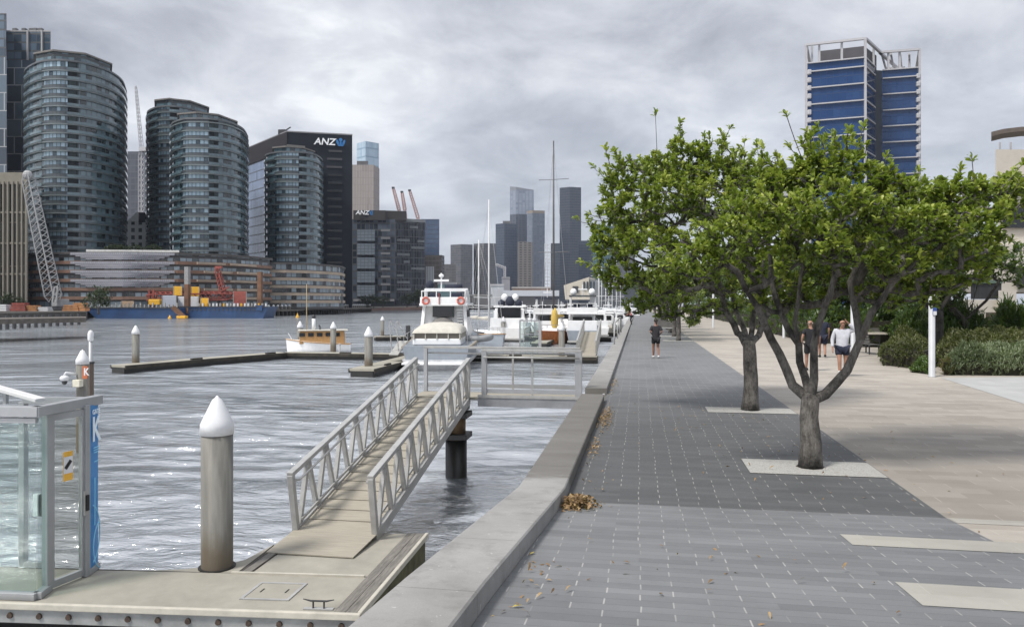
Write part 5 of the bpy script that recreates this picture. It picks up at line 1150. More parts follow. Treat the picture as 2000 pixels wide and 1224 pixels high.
b, uv = walls(poly2, .1, zb, [0]); b.build('dark_recess', mat('dark_recess', (.022, .028, .04), .5), t, world=True, uv=uv)
MB().prism(grow(poly2, -.1), zb - .5, zb).build('wing_roof', M_roof, t, world=True)
def off(p, k): return (p[0], p[1] - k)
def seg(a, c, zz, w=.5, h=.5, name='floor_band', m=M_wf): MB().bar((*cx(*a), zz), (*cx(*c), zz), w, h).build(name, m, t, world=True)
k = 0; zz = zb
while zz > 4:
    seg(off((1579, 202.9), .3), off(L1, .3), zz, .6, .30); seg(off(L1, .2), off(L2, .2), zz, .5, .28); seg(off((1724, 209), .3), off(R1, .3), zz, .6, .30)
    zz -= 2.3 if k == 0 else 4.45; k += 1
for (p, z1_) in ((off(L1, .35), ztop), (off((1574.5, 203.2), .2), ztop), (off((1796, 206.5), .2), ztop)):
    MB().bar((*cx(*p), .1), (*cx(*p), z1_), .55, .55, up=(0, 1, 0)).build('corner_column', M_wf, t, world=True)
zz = zb - 2.4
while zz > 10:
    for (px, d) in ((1579.5, 203.4), (1791.5, 207)): MB().box((*cx(px, d), zz), (1.0, 2.4, 1.35)).build('balcony', M_wf, t, world=True, bevel=.2)
    zz -= 2.17
for (a, c) in (((1574.5, 203), L1), (L1, (1722, 210)), ((1718, 209), (1796, 206.5)), ((1796, 206.5), (1785, 238)), ((1574.5, 203), (1590, 238)), ((1718, 209), (1785, 238))): seg(off(a, .2), off(c, .2), ztop, .7, .6, 'roof_beam')
for px, d in ((1586, 204), (1600, 202.4), (1644, 200.4), (1706, 205), (1735, 208.6), (1757, 208), (1776, 215), (1786, 222)): MB().bar((*cx(px, d), zb), (*cx(px, d), ztop), .5, .5, up=(0, 1, 0)).build('roof_column', M_wf, t, world=True)
M_plant = mat('plant_screen', (.075, .072, .08), .7, var=.12, scale=.4)
MB().prism([cx(1602, 205), cx(1688, 201), cx(1712, 209), cx(1712, 230), cx(1606, 230)], zb, ztop - .9).build('plant_screen', M_plant, t, world=True)
MB().prism([cx(1730, 214), cx(1768, 213), cx(1768, 230), cx(1730, 230)], zb + 2.0, ztop - 2.6).build('roof_sail', mat('roof_sail', (.42, .42, .43), .6, var=.3, scale=.3), t, world=True)
for k in range(4): seg((1722 + 18 * k, 210), (1735 + 14 * k, 232), ztop, .5, .5, 'roof_beam')
t = building('apartment_block', 'dark block with white balcony bands glimpsed between the tree crowns', front([(1528, 150), (1562, 150)], 20), .1, z(328, 150), facade('balcony_block', (.03, .032, .036), (.1, .1, .11), (.05, .05, .055), 3, 2.2, .3, .1, seed=61), slab=(2.2, .85, .5, mat('white_band', (.42, .42, .43), .6), 6, z(345, 150), 'balcony_band'))
# ---- houses right of the garden
M_crm = mat('cream_wall', (.56, .52, .46), .85, var=.05); M_red = mat('brick_wall', (.085, .062, .05), .9, var=.3, scale=9)
t = thing('apartment_house', 'cream apartment house with curved overhanging roof at the right edge', 'house', (*cx(1980, 62), 0))
def bx(px0, px1, y0, y1, d, dep, m, name, par=None): return MB().prism(front([(px0, d), (px1, d)], dep), z(y1, d), z(y0, d)).build(name, m, par or t, world=True)
bx(1944, 2080, 292, 355, 64, 10, M_crm, 'upper_wall'); bx(1950, 2080, 352, 480, 60, 12, M_crm, 'wall'); bx(1880, 2080, 478, 570, 58, 12, M_crm, 'lower_wall')
b = MB(); pts = [(1936, 272), (1960, 266), (1995, 262), (2040, 262), (2090, 266)]
vs = []; 
for (px, py) in pts: 
    for dd in (59, 60.8): v = P(px, py, 60); r_ = XY(px, 1); v = v + Vector((r_.x, r_.y, 0)) * (dd - 60); vs += [v, v + Vector((0, 0, .35))]
fs = []
for i in range(len(pts) - 1):
    a = i * 4; c = a + 4; fs += [(a + 1, c + 1, c + 3, a + 3), (a, a + 2, c + 2, c), (a, c, c + 1, a + 1), (a + 2, a + 3, c + 3, c + 2)]
fs += [(0, 1, 3, 2), (16, 18, 19, 17)]
b.add(vs, fs); b.build('curved_roof', mat('brown_roof', (.13, .105, .09), .7), t, world=True)
for px in (1953, 1974): MB().bar(P(px, 292, 62), P(px, 278, 62), .12, .12).build('roof_strut', M_wf, t, world=True)
bx(1958, 2080, 405, 445, 59.7, .3, mat('dark_window', (.02, .022, .025), .1), 'window'); bx(1985, 2080, 520, 560, 57.6, .3, M_dark, 'window')
bx(1940, 2080, 344, 352, 59, 3, M_roof, 'eaves')
t = thing('terrace_wall', 'low white terrace wall carrying a dark slatted screen', 'wall', (*cx(1930, 46), 0))
bx(1878, 1958, 585, 640, 46, .4, M_crm, 'wall'); bx(1950, 1985, 567, 640, 45.6, .4, M_crm, 'pier'); bx(1896, 1956, 553, 584, 46.1, .1, mat('dark_screen', (.03, .032, .034), .6, streak=(6, 6, .1), scale=4, var=.4), 'screen'); bx(1895, 1958, 547, 553, 46.0, 1.2, mat('green_canopy', (.10, .15, .12), .5), 'canopy_edge')
t = thing('garden_wall', 'dark brick retaining wall behind the right hand hedges', 'wall', (*cx(1960, 40), 0))
bx(1925, 2080, 610, 690, 41, .5, M_red, 'wall'); bx(1957, 1960, 625, 650, 40.7, .2, M_crm, 'white_post')
t = thing('garden_wall', 'low grey planter wall with pale coping behind the bench', 'wall', (*cx(1700, 40), 0))
bx(1664, 1800, 640, 668, 40, .5, mat('grey_wall', (.10, .095, .09), .9), 'wall'); bx(1664, 1800, 649, 653, 39.7, .7, M_crm, 'coping')

MB().prism(front([(982, 418), (1092, 418)], 20), z(578, 418), z(567, 418)).build('pale_roof', mat('pale_shed_roof', (.42, .44, .48), .6, var=.08), [o for o in COL.objects if o.get('label', '').startswith('long low shed')][0], world=True)
# ================================================================= WORKING SHORE
M_wood_o = mat('orange_timber', (.32, .15, .06), .8, var=.3, scale=1)
M_steelred = mat('red_crane_paint', (.24, .055, .04), .6, var=.25, scale=1, dirt=.4)
M_yel = mat('yellow_paint', (.62, .34, .02), .55, var=.12); M_barge = mat('barge_blue', (.010, .042, .12), .55, var=.3, scale=.25, dirt=.5)
M_gbox = mat('grey_container', (.36, .38, .42), .6, var=.08); M_wbox = mat('white_container', (.58, .59, .6), .6, var=.06)
def lattice(b, p, q, w0, w1, n, r):
    p, q = Vector(p), Vector(q); d = (q - p).normalized(); a = d.cross(Vector((0, 1, 0.3))).normalized(); c = d.cross(a)
    prev = None
    for i in range(n + 1):
        f = i / n; w = (w0 + (w1 - w0) * f) / 2 * (1 if 0 < i < n else .6); o = p + (q - p) * f
        k = [o + a * w + c * w, o - a * w + c * w, o - a * w - c * w, o + a * w - c * w]
        if prev:
            for j in range(4): b.bar(prev[j], k[j], r, r); b.bar(prev[j], k[(j + 1) % 4], r * .7, r * .7)
        prev = k
    return b
# crawler crane on the left wharf
M_wcr = mat('white_crane_paint', (.30, .305, .31), .55, var=.1, dirt=.3)
t = thing('crawler_crane', 'white crawler crane with long lattice boom leaning left on the wharf', 'crane', tuple(gp(110, 622, .1)))
d = 186; q0, q1 = P(106, 588, d), P(54, 342, d)
lattice(MB(), q0, q1, 2.6, 2.0, 24, .19).build('boom', M_wcr, t, world=True)
MB().ball(tuple(q1), (1.2, 1.0, 1.2), 10).build('boom_head', M_wcr, t, world=True)
MB().box(tuple(P(118, 592, d)), (2.9, 2.6, 2.0)).build('cab', M_wcr, t, world=True, bevel=.15); MB().box(tuple(P(118, 601, d)), (4.4, 3, .9)).build('tracks', M_dark, t, world=True)
for a, c in (((103, 590), (107, 560)), ((110, 590), (113, 560)), ((107, 560), (113, 560)), ((105, 575), (112, 575))): MB().bar(P(*a, d - 2), P(*c, d - 2), .35, .35).build('gantry', M_wcr, t, world=True)
for i, (px, w, h, m, lab) in enumerate(((5, 3.5, 1.6, M_wbox, 'pale site container on the left wharf'), (40, 4, 2.0, M_steelred, 'stack of red brown steel sections on the left wharf'), (66, 3, 1.4, M_wood_o, 'orange timber stack left of the crawler crane'), (88, 3, 1.0, M_wbox, 'white low stack beside the crane tracks'), (142, 4.2, 1.5, M_wood_o, 'orange steel frame stack right of the crane'), (158, 3.4, 2.0, M_wood_o, 'tall orange frame at the barge end of the wharf'))):
    t = thing('site_stack', lab, 'stack', tuple(gp(px, 628, .1)), 0, 'building site stacks on the left wharf'); c = P(px, 600, 176); 
    for k in range(3): MB().box((c.x, c.y, .3 + h * (k + .5) / 3), (w * (1 - .1 * k), 1.6, h / 3 - .08), .05 * k).build('layer', m, t, world=True)
t = thing('wharf', 'dark timber wharf edge under the crawler crane', 'wharf', tuple(gp(60, 630, .1)))
MB().prism([gp(-300, 640, 0).xy[:], gp(168, 629, 0).xy[:], gp(168, 626, 0).xy[:], gp(-300, 634, 0).xy[:]], .0, .55).build('deck', mat('wharf_deck', (.10, .09, .08), .9, var=.3), t, world=True)
for px in range(0, 168, 14): q = gp(px, 640.5 - px * .065 + 3.2, WATER); MB().tube([(q.x, q.y, -3), (q.x, q.y, .2)], .3, 8).build('pile', M_dark, t, world=True)
# barges
def barge(label, px0, px1, d, y0, raked):
    a, c = Vector(cx(px0, d)), Vector(cx(px1, d)); e = (c - a).normalized(); n = Vector((-e.y, e.x)); t = thing('work_barge', label, 'barge', (a.x, a.y, WATER), 0, 'blue work barges')
    L = (c - a).length; h = cz(y0, d) - WATER; b = MB(); w = 9
    prof = [(0 + (raked[0]), -.6), (0, h), (L, h), (L - raked[1], -.6)]
    vs = [(a.x + e.x * s + n.x * o, a.y + e.y * s + n.y * o, WATER + zz) for o in (0, w) for s, zz in prof]
    b.add(vs, [(0, 3, 2, 1), (4, 5, 6, 7), (0, 1, 5, 4), (1, 2, 6, 5), (2, 3, 7, 6), (3, 0, 4, 7)]); b.build('hull', M_barge, t, world=True)
    MB().bar((a.x - n.x * .05, a.y - n.y * .05, WATER + h), (c.x - n.x * .05, c.y - n.y * .05, WATER + h), .3, .25).build('deck_edge', M_dark, t, world=True)
    return t, a, e, n, h
t, a, e, n, h = barge('dark blue work barge with raked bow at the left', 166, 350, 199, 601, (3.5, 0))
M_bdk = mat('deck_gear', (.30, .29, .27), .8, var=.4)
for k in range(22): 
    p = a + e * (1.5 + k * 1.08) + n * .6; MB().bar((p.x, p.y, WATER + h), (p.x, p.y, WATER + h + (.9 if k % 3 else 1.3)), .3, .3, up=(0, 1, 0)).build('bulwark_post', M_bdk, t, world=True)
t, a, e, n, h = barge('brighter blue work barge carrying yellow and white boxes', 352, 523, 203, 599, (0, 1.5))
for k in range(16):
    p = a + e * (3.2 + k * 1.2) - n * .04; MB().tube([(p.x, p.y, WATER + h - .8), (p.x - n.x * .1, p.y - n.y * .1, WATER + h - .8)], .28, 10).build('porthole', M_dark, t, world=True)
for k in range(20):
    p = a + e * (5 + k * .95) + n * .5; m_ = M_yel if k % 5 == 2 else (M_wbox if k % 3 else M_bdk); MB().tube([(p.x, p.y, WATER + h), (p.x, p.y, WATER + h + .95)], .28, 8).build('bollard', m_, t, world=True)
def dbox(px0, px1, y0, y1, d, m, lab, name='container', dep=2.4, cat='container', rib=True):
    c = XY((px0 + px1) / 2, d); t = thing(name, lab, cat, (c[0], c[1], cz(y1, d))); MB().prism(front([(px0, d), (px1, d)], dep), cz(y1, d), cz(y0, d)).build('body', m, t, world=True, bevel=.08)
    for px in (px0 + .8, px1 - .8): MB().bar((*cx(px, d - .05), cz(y1, d)), (*cx(px, d - .05), cz(y0, d)), .12, .12, up=(0, 1, 0)).build('corner_post', M_bdk, t, world=True)
dbox(316, 345, 577, 599, 204, M_gbox, 'pale grey container at the join of the barges'); dbox(346, 389, 579, 599, 206, M_wbox, 'white container below the yellow boxes on the barge')
dbox(338, 356, 559, 577, 206.5, M_yel, 'left yellow machinery box stacked on the barge containers', 'machinery_box', cat='machine box'); dbox(372, 390, 560, 579, 207, M_yel, 'right yellow machinery box stacked on the barge containers', 'machinery_box', cat='machine box'); dbox(391, 408, 582, 599, 204, M_yel, 'low yellow container beside the white container on the barge')
dbox(236, 262, 588, 600, 202, mat('tan_box', (.36, .25, .16), .7), 'tan low cabin on the dark barge'); dbox(455, 482, 569, 598, 206, M_steelred, 'red winch housing on the right end of the barge', 'winch_house', cat='machine box')
t = thing('barge_crane', 'red lattice boom lying flat along the barges with a raised a-frame', 'crane', tuple(XY(300, 207, 1)))
d = 208
lattice(MB(), P(288, 580, d), P(455, 577, d), 2.2, 1.8, 16, .3).build('boom', M_steelred, t, world=True)
lattice(MB(), P(438, 580, d + 1), P(424, 524, d + 1), 1.2, 1.0, 8, .24).build('raised_jib', M_steelred, t, world=True); MB().box(tuple(P(427, 522, d)), (2.0, .6, .7)).build('jib_head', M_steelred, t, world=True)
MB().bar(P(430, 570, d), P(447, 560, d), .4, .4).build('strut', M_steelred, t, world=True)
for px in (292, 300): MB().bar(P(px, 600, d), P(px, 566, d), .5, .5).build('leg', M_steelred, t, world=True)
MB().box(tuple(P(305, 590, d - 2)), (3.4, 2, 1.6)).build('base', M_yel, t, world=True, bevel=.2)
M_rst = mat('rusty_steel', (.13, .065, .035), .85, var=.5, scale=.5)
t = thing('spud_pile', 'tall spud pile with grey top and rusty foot between the yellow boxes', 'pile', tuple(XY(366, 203.5, 0))); MB().bar(P(366, 612, 203.5), P(366, 555, 203.5), 1.2, 1.2, up=(0, 1, 0)).build('rusty_foot', M_rst, t, world=True); MB().bar(P(366, 555, 203.5), P(366, 521, 203.5), 1.15, 1.15, up=(0, 1, 0)).build('shaft', mat('spud_grey', (.24, .24, .24), .7), t, world=True)
t = thing('spud_pile', 'rusty brown spud pile at the right end of the barge', 'pile', tuple(XY(508, 204, 0))); MB().bar(P(508, 606, 204), P(508, 531, 204), 1.1, 1.1, up=(0, 1, 0)).build('shaft', M_rst, t, world=True); MB().bar(P(508, 606, 203.6), P(508, 596, 203.6), 2, 1.6, up=(0, 1, 0)).build('guide', M_barge, t, world=True)
t = thing('work_boat', 'yellow boarding stair boat moored where the two barges meet', 'boat', tuple(gp(348, 622, WATER))); 
MB().bar(P(338, 600, 198), P(360, 620, 198), 1.2, 1.0).build('gangplank', M_rst, t, world=True); MB().box(tuple(P(356, 619, 198)), (2.6, 1.4, .7)).build('hull', M_yel, t, world=True, bevel=.15)
# far timber wharf
t = thing('wharf', 'long timber piled wharf with white capped posts below the podium', 'wharf', tuple(gp(620, 612, 0)))
w0, w1 = Vector((*gp(524, 617.5, WATER).xy, 0)), Vector((*gp(722, 609, WATER).xy, 0))
MB().bar(w0 + Vector((0, 3, -.2)), w1 + Vector((0, 3, -.2)), 6, .5).build('deck', mat('wharf_timber', (.10, .09, .08), .9, var=.3), t, world=True)
for k in range(40):
    p = w0 + (w1 - w0) * (k / 39) ** .92
    MB().bar(p + Vector((.8, -.6, -2.2)), p + Vector((0, .2, 1.0)), .55, .55, up=(0, 1, 0)).build('fender_pile', M_timber, t, world=True)
    MB().lathe(tuple(p + Vector((0, .2, 1.0))), [(.38, 0), (.42, .3), (.1, .6)], 8).build('pile_cap', M_wbox, t, world=True)
t = thing('quay_steps', 'reddish low quay edge at the far end of the water', 'quay', tuple(gp(790, 606, 0))); a, c = gp(724, 608.6, WATER), gp(850, 605.2, WATER)
MB().bar((a.x, a.y, -.9), (c.x, c.y, -.9), 1.2, 1.5).build('wall', mat('red_quay', (.14, .085, .07), .9, var=.25, scale=.1), t, world=True); MB().bar((a.x, a.y + .3, .1), (c.x, c.y + .3, .1), 1.0, .35).build('coping', mat('quay_coping', (.24, .22, .2), .9), t, world=True)
for i, (px, py) in enumerate(((121, 627), (332, 622), (581, 620))):
    q = gp(px, py, WATER); t = thing('marker_buoy', ('yellow marker buoy off the left wharf', 'yellow marker buoy in front of the dark barge', 'yellow marker buoy beside the wooden launch mast')[i], 'buoy', tuple(q), 0, 'yellow marker buoys'); MB().lathe((0, 0, 0), [(.5, -.2), (.55, .2), (.3, .5), (.14, 1.0), (.02, 1.2)], 12).build('float', M_yel, t, smooth=True); MB().ball((0, 0, 1.25), .12, 8).build('topmark', M_yel, t)
# tower cranes
M_wr = mat('crane_red_white', (.50, .33, .31), .6, var=.25, scale=.25); M_wc = mat('crane_white', (.46, .46, .48), .6)
t = thing('tower_crane', 'white tower crane with near vertical jib between the curved towers', 'crane', tuple(XY(275, 380, 0)))
lattice(MB(), P(276, 560, 380), P(276, 295, 380), 1.9, 1.9, 26, .24).build('mast', M_wc, t, world=True); lattice(MB(), P(277, 295, 380), P(265, 168, 380), 1.4, .8, 16, .2).build('jib', M_wc, t, world=True)
MB().box(tuple(P(281, 292, 380)), (4, 2.5, 2)).build('cab', M_wc, t, world=True)
for i, (p0, p1, lab) in enumerate((((780, 412), (768, 367), 'left red and white luffing crane jib behind the low office block'), ((791, 412), (785, 375), 'middle and shortest red and white luffing crane jib'), ((817, 428), (800, 372), 'right and longest red and white luffing crane jib'))):
    t = thing('tower_crane', lab, 'crane', tuple(XY(p0[0], 620, 0)), 0, 'red and white luffing cranes'); lattice(MB(), P(*p0, 620), P(*p1, 620), 2.2, 1.6, 12, .45).build('jib', M_wr, t, world=True); lattice(MB(), P(p0[0], 470, 620), P(*p0, 620), 2.2, 2.2, 8, .45).build('mast', M_wr, t, world=True)
    MB().box(tuple(P(p1[0], p1[1], 620)), (2, 2, 1.5)).build('jib_head', M_dark, t, world=True)
t = thing('tower_crane', 'small white crane jib in front of the skyline cluster', 'crane', tuple(XY(985, 900, 0))); lattice(MB(), P(968, 516, 900), P(988, 524, 900), 2, 2, 6, .6).build('jib', M_wc, t, world=True); lattice(MB(), P(986, 545, 900), P(986, 520, 900), 2, 2, 6, .6).build('mast', M_wc, t, world=True)
# far shore trees
FT = 'small dark trees along the far shore'
ft = generic(55, (*gp(192, 615, 0).xy, .1), 'dark round tree in front of the terracotta podium', FT, 1.0, (2.6, 2.6, 2.0), 3.0, 200, 'shore_tree', (leaf_mat('darkest_leaf', (.008, .016, .008), (.018, .032, .012), (.03, .05, .02), .1), M_barkd), .5, 0, .3, .2, 8)  # leaf colour darker than that of the other trees
for i, (px, d, s, lab) in enumerate(((12, 190, .9, 'dark tree at the left edge on the wharf'), (32, 192, .7, 'small dark tree left of the crane boom'), (712, 330, 1.0, 'shore tree right of the timber wharf'), (730, 330, 1.1, 'shore tree under the lower office block'), (748, 335, 1.0, 'shore tree left of the dark hedge line'), (815, 350, 1.6, 'broad dark tree right of the low office block'), (842, 350, 1.5, 'broad dark tree left of the white yacht'), (795, 352, 1.2, 'dark tree beside the broad ones on the far quay'))): dup(ft, (*cx(px, d), .1), i * 1.1, lab, FT, s)
for i, (px, lab) in enumerate(((215, 'roof garden tree at the foot of the largest curved tower'), (262, 'roof garden tree in front of the white punched block'), (300, 'roof garden tree left of the front curved tower'), (236, 'roof garden tree between the curved towers'))): dup(ft, (*cx(px, 222), 16.6), i, lab, 'roof garden trees on the podium', (.8, .8, .55))
# ================================================================= BOATS
M_gel = mat('white_gelcoat', (.78, .79, .80), .3, var=.04, dirt=.12); M_cr = mat('cream_canvas', (.50, .48, .43), .9, var=.1, scale=3); M_win = mat('dark_window_glass', (.006, .007, .009), .08, spec=.8)
M_ghull = mat('grey_hull', (.24, .27, .31), .35, var=.1); M_varn = mat('varnished_timber', (.36, .20, .075), .4, var=.3, scale=4, streak=(1, 1, 6)); M_orng = mat('orange_varnish', (.40, .13, .035), .35, var=.25, scale=3); M_ss = mat('stainless', (.5, .5, .5), .3, .7)
M_navy = mat('navy_canvas', (.02, .025, .045), .85); M_ring = mat('lifebuoy_red', (.48, .13, .10), .6); M_grydk = mat('grey_deck', (.33, .33, .32), .8); M_ycan = mat('yellow_sail_cover', (.50, .36, .09), .9, var=.15, scale=4)
def hull(L, B, f0, f1, tr=.86, rake=.9, keel=.5, full=2.3, n=14):
    secs = []
    for i in range(n):
        t = i / (n - 1)
        w = B / 2 * ((tr + (1 - tr) * math.sin(math.pi / 2 * min(1, t / .45))) if t < .45 else max(.012, 1 - ((t - .45) / .55) ** full))
        s = f0 + (f1 - f0) * t ** 1.7; x = -L / 2 + L * t
        secs.append([(x - rake * .55 * t, 0, -keel), (x - rake * .4 * t, w * .72, -.12), (x - rake * .3 * t, w * .86, .18), (x - rake * .12 * t, w * .97, s * .72), (x, w, s)])
    b = MB(); vs = []; k = 9
    for s in secs: vs += [(p[0], -p[1], p[2]) for p in s[::-1]] + [p for p in s[1:]]
    fs = []; 
    for i in range(n - 1):
        for j in range(k - 1): fs.append((i * k + j, i * k + j + 1, (i + 1) * k + j + 1, (i + 1) * k + j))
        fs.append((i * k, (i + 1) * k, (i + 1) * k + k - 1, i * k + k - 1))
    fs.append(tuple(range(k))); fs.append(tuple(range((n - 1) * k + k - 1, (n - 1) * k - 1, -1)))
    b.add(vs, fs); return b, [(s[4][0], s[4][1], s[4][2]) for s in secs]
def rails(t, sh, h=.7, inset=.08, step=2, m=None, i0=0):
    for sg in (-1, 1):
        p = [(x, sg * max(.02, (y - inset)), z_ + h) for x, y, z_ in sh[i0:]]
        MB().tube(p, .022, 6).build('guard_rail', m or M_ss, t)
        for q in p[::step]: MB().tube([(q[0], q[1], q[2] - h), q], .018, 5).build('stanchion', m or M_ss, t)
def rubrail(t, sh, m, r=.06):
    for sg in (-1, 1): MB().tube([(x, sg * (y + .02), z_ - .06) for x, y, z_ in sh], r, 6).build('rub_rail', m, t)
def boat(name, lab, px, d, rot, cat='boat', group=None): return thing(name, lab, cat, (*cx(px, d), WATER), rot, group)
def motor(lab, px, d, rot, L, B, f0=1.1, f1=1.9, hullm=None, cab=1.7, fly=True, roof=False, domes=(), rings=(), ladder=False, name='motor_yacht', group='white motor yachts in the marina', aft=None, zc=1.0, stripe=None, flm=None, wind=.75):
    t = boat(name, lab, px, d, rot, 'yacht', group)
    b, sh = hull(L, B, f0, f1); b.build('hull', hullm or M_gel, t, smooth=False); rubrail(t, sh, stripe or M_grydk)
    MB().box((-L / 2 - .35, 0, .3), (.9, B * .82, .16)).build('swim_platform', M_grydk, t)
    MB().box((-L * .42, 0, f0 + .35), (.14, B * .86, .9 * zc)).build('transom', M_gel, t, bevel=.04)
    cl = L * .46; cxm = -L * .06; z0 = f0 - .05
    MB().box((cxm, 0, z0 + cab / 2), (cl, B * .80, cab), top=(.86, .9), shift=(-.15, 0)).build('cabin', M_gel, t, bevel=.06)
    for sg in (-1, 1): MB().bar((cxm - cl * .40, sg * B * .375, z0 + cab * .66), (cxm + cl * .34, sg * B * .375, z0 + cab * .66), .08, cab * .36).build('side_window', M_win, t)
    MB().box((cxm - cl * .48, 0, z0 + cab * .55), (.1, B * .58, cab * wind)).build('aft_door', M_win, t)
    for sg in (-1, 1): MB().box((cxm - cl * .6, sg * B * .36, z0 + cab * .45), (.12, .12, cab * .9)).build('deck_post', M_gel, t)
    MB().bar((cxm + cl * .40, -B * .33, z0 + cab * .66), (cxm + cl * .40, B * .33, z0 + cab * .66), .25, cab * .4).build('windscreen', M_win, t)
    zt = z0 + cab
    if fly:
        MB().box((cxm - cl * .12, 0, zt + .10), (cl * 1.15, B * .90, .2)).build('flybridge_deck', M_gel, t, bevel=.05)
        b = MB()
        for sg in (-1, 1): b.bar((cxm - cl * .68, sg * B * .43, zt + .45), (cxm + cl * .42, sg * B * .40, zt + .45), .09, .6)
        b.bar((cxm - cl * .68, -B * .45, zt + .45), (cxm - cl * .68, B * .45, zt + .45), .09, .6); b.bar((cxm + cl * .42, -B * .4, zt + .45), (cxm + cl * .42, B * .4, zt + .45), .09, .6)
        b.build('flybridge_coaming', flm or M_gel, t)
        pr = [(cxm - cl * .66, B * .42, zt + 1.15), (cxm - cl * .66, -B * .42, zt + 1.15)]
        MB().tube([(cxm + cl * .1, -B * .42, zt + 1.1), pr[1], pr[0], (cxm + cl * .1, B * .42, zt + 1.1)], .04, 6).build('flybridge_rail', M_gel, t)
        for yy in (-B * .42, -B * .15, B * .15, B * .42): MB().tube([(cxm - cl * .66, yy, zt + .7), (cxm - cl * .66, yy, zt + 1.15)], .035, 6).build('rail_post', M_gel, t)
        for yy in (-B * .2, B * .2): MB().box((cxm, yy, zt + .85), (.6, .7, .6)).build('seat', M_navy, t, bevel=.1)
    if roof:
        zr = zt + (1.9 if fly else .1)
        MB().box((cxm, 0, zr + .08), (cl * .8, B * .82, .16)).build('hardtop', roof if not isinstance(roof, bool) else M_gel, t, bevel=.06)
        if fly:
            for sx in (-.3, .3):
                for sg in (-1, 1): MB().tube([(cxm + cl * sx, sg * B * .38, zt + .3), (cxm + cl * sx * .9, sg * B * .38, zr)], .06, 6).build('hardtop_post', M_gel, t)
        zt = zr
    else:
        for sg in (-1, 1): MB().tube([(cxm - cl * .25, sg * B * .42, zt + .5), (cxm - cl * .32, sg * B * .38, zt + 1.5)], .1, 6).build('radar_arch_leg', M_gel, t)
        MB().bar((cxm - cl * .32, -B * .4, zt + 1.5), (cxm - cl * .32, B * .4, zt + 1.5), .3, .14).build('radar_arch', M_gel, t); zt += 1.5
    for (yy, r, m, zz) in domes: MB().ball((cxm - cl * .3, yy, zt + .15 + zz + r), (r, r, r * 1.1), 12).build('radar_dome', m, t, smooth=True)
    MB().tube([(cxm - cl * .28, 0, zt), (cxm - cl * .3, 0, zt + 1.3)], .05, 6).build('aerial_mast', M_gel, t); MB().bar((cxm - cl * .3, -.5, zt + .8), (cxm - cl * .3, .5, zt + .8), .14, .12).build('scanner', M_gel, t)
    for (yy, zz) in rings:
        pts = [(cxm - cl * .70, yy + .26 * math.cos(k * .524), zz + .26 * math.sin(k * .524)) for k in range(13)]; MB().tube(pts, .075, 8).build('lifebuoy', M_ring, t, smooth=True)
        MB().tube([(cxm - cl * .70, yy, zz), (cxm - cl * .72, yy, zz)], .19, 12).build('lifebuoy_light', M_gel, t)
    rails(t, sh, .75, i0=6)
    return t, sh
def sail(lab, px, d, rot, L, B, mast, hullm=None, covm=None, f0=.9, f1=1.3, cabm=None, spread=(.4, .7), mastm=None, group='moored sailing yachts', mizzen=None, dodger=True, r=.09):
    t = boat('sailing_yacht', lab, px, d, rot, 'yacht', group); b, sh = hull(L, B, f0, f1, .6, 1.3, .8, 1.9); b.build('hull', hullm or M_gel, t); rubrail(t, sh, M_varn if hullm is not M_orng else M_orng, .05)
    MB().box((L * .04, 0, f0 + .22), (L * .42, B * .5, .5), top=(.85, .8)).build('cabin', cabm or M_gel, t, bevel=.05)
    for sg in (-1, 1): MB().bar((-L * .1, sg * B * .235, f0 + .25), (L * .18, sg * B * .235, f0 + .25), .05, .16).build('cabin_window', M_win, t)
    if dodger: MB().box((-L * .2, 0, f0 + .8), (L * .2, B * .6, 1.1), top=(.7, .8)).build('dodger', cabm or M_cr, t, bevel=.1)
    for mx, mh in [(L * .1, mast)] + ([(mizzen[0], mizzen[1])] if mizzen else []):
        MB().tube([(mx, 0, f0), (mx, 0, f0 + mh * .5), (mx, 0, f0 + mh)], [r, r, r * .65], 8).build('mast', mastm or M_wbox, t, smooth=True)
        for s in spread: MB().tube([(mx - .1, -B * .45, f0 + mh * s), (mx, 0, f0 + mh * s - .05), (mx - .1, B * .45, f0 + mh * s)], .035, 5).build('spreader', mastm or M_wbox, t)
        MB().tube([(mx, 0, f0 + 1.5), (mx - L * .36, 0, f0 + 1.55)], .06, 6).build('boom', M_wbox, t); MB().tube([(mx - .1, 0, f0 + 1.9), (mx - .3, 0, f0 + 1.75), (mx - L * .34, 0, f0 + 1.7)], [.1, .24, .12], 8).build('sail_cover', covm or M_cr, t, smooth=True)
        for (ex, ey) in ((L * .48, 0), (-L * .48, 0), (mx - .2, B * .46), (mx - .2, -B * .46)): MB().tube([(mx, 0, f0 + mh * .98), (ex, ey, f1)], .012, 4).build('stay', M_ss, t)
    rails(t, sh, .6); return t, sh
R_AWAY = R(92)
dm = M_navy
# big flybridge yacht, stern towards us, aft deck under cream canvas
t = boat('motor_yacht', 'big white flybridge motor yacht with grey stern, cream aft canvas and two red lifebuoys', 874, 56.5, R(99), 'yacht', 'white motor yachts in the marina')
b, sh = hull(16, 4.75, 1.5, 2.4, .9, .8, .6, 2.2); b.build('hull', M_ghull, t); rubrail(t, sh, mat('teak_rail', (.30, .26, .2), .7), .09)
b2, s2 = hull(16.06, 4.8, .62, .8, .9, .4, .3, 2.2); b2.build('boot_stripe', mat('pale_hull_band', (.55, .56, .58), .4), t)
MB().box((-8.4, 0, .42), (.8, 4.2, .14)).build('swim_platform', M_gel, t, bevel=.04)
MB().box((-5.0, 0, 1.75), (4.6, 3.2, .45)).build('coaming', M_gel, t, bevel=.08); MB().box((-5.0, 0, 2.12), (4.5, 3.1, .42)).build('canopy_window', mat('clear_vinyl', (.16, .14, .115), .25), t)
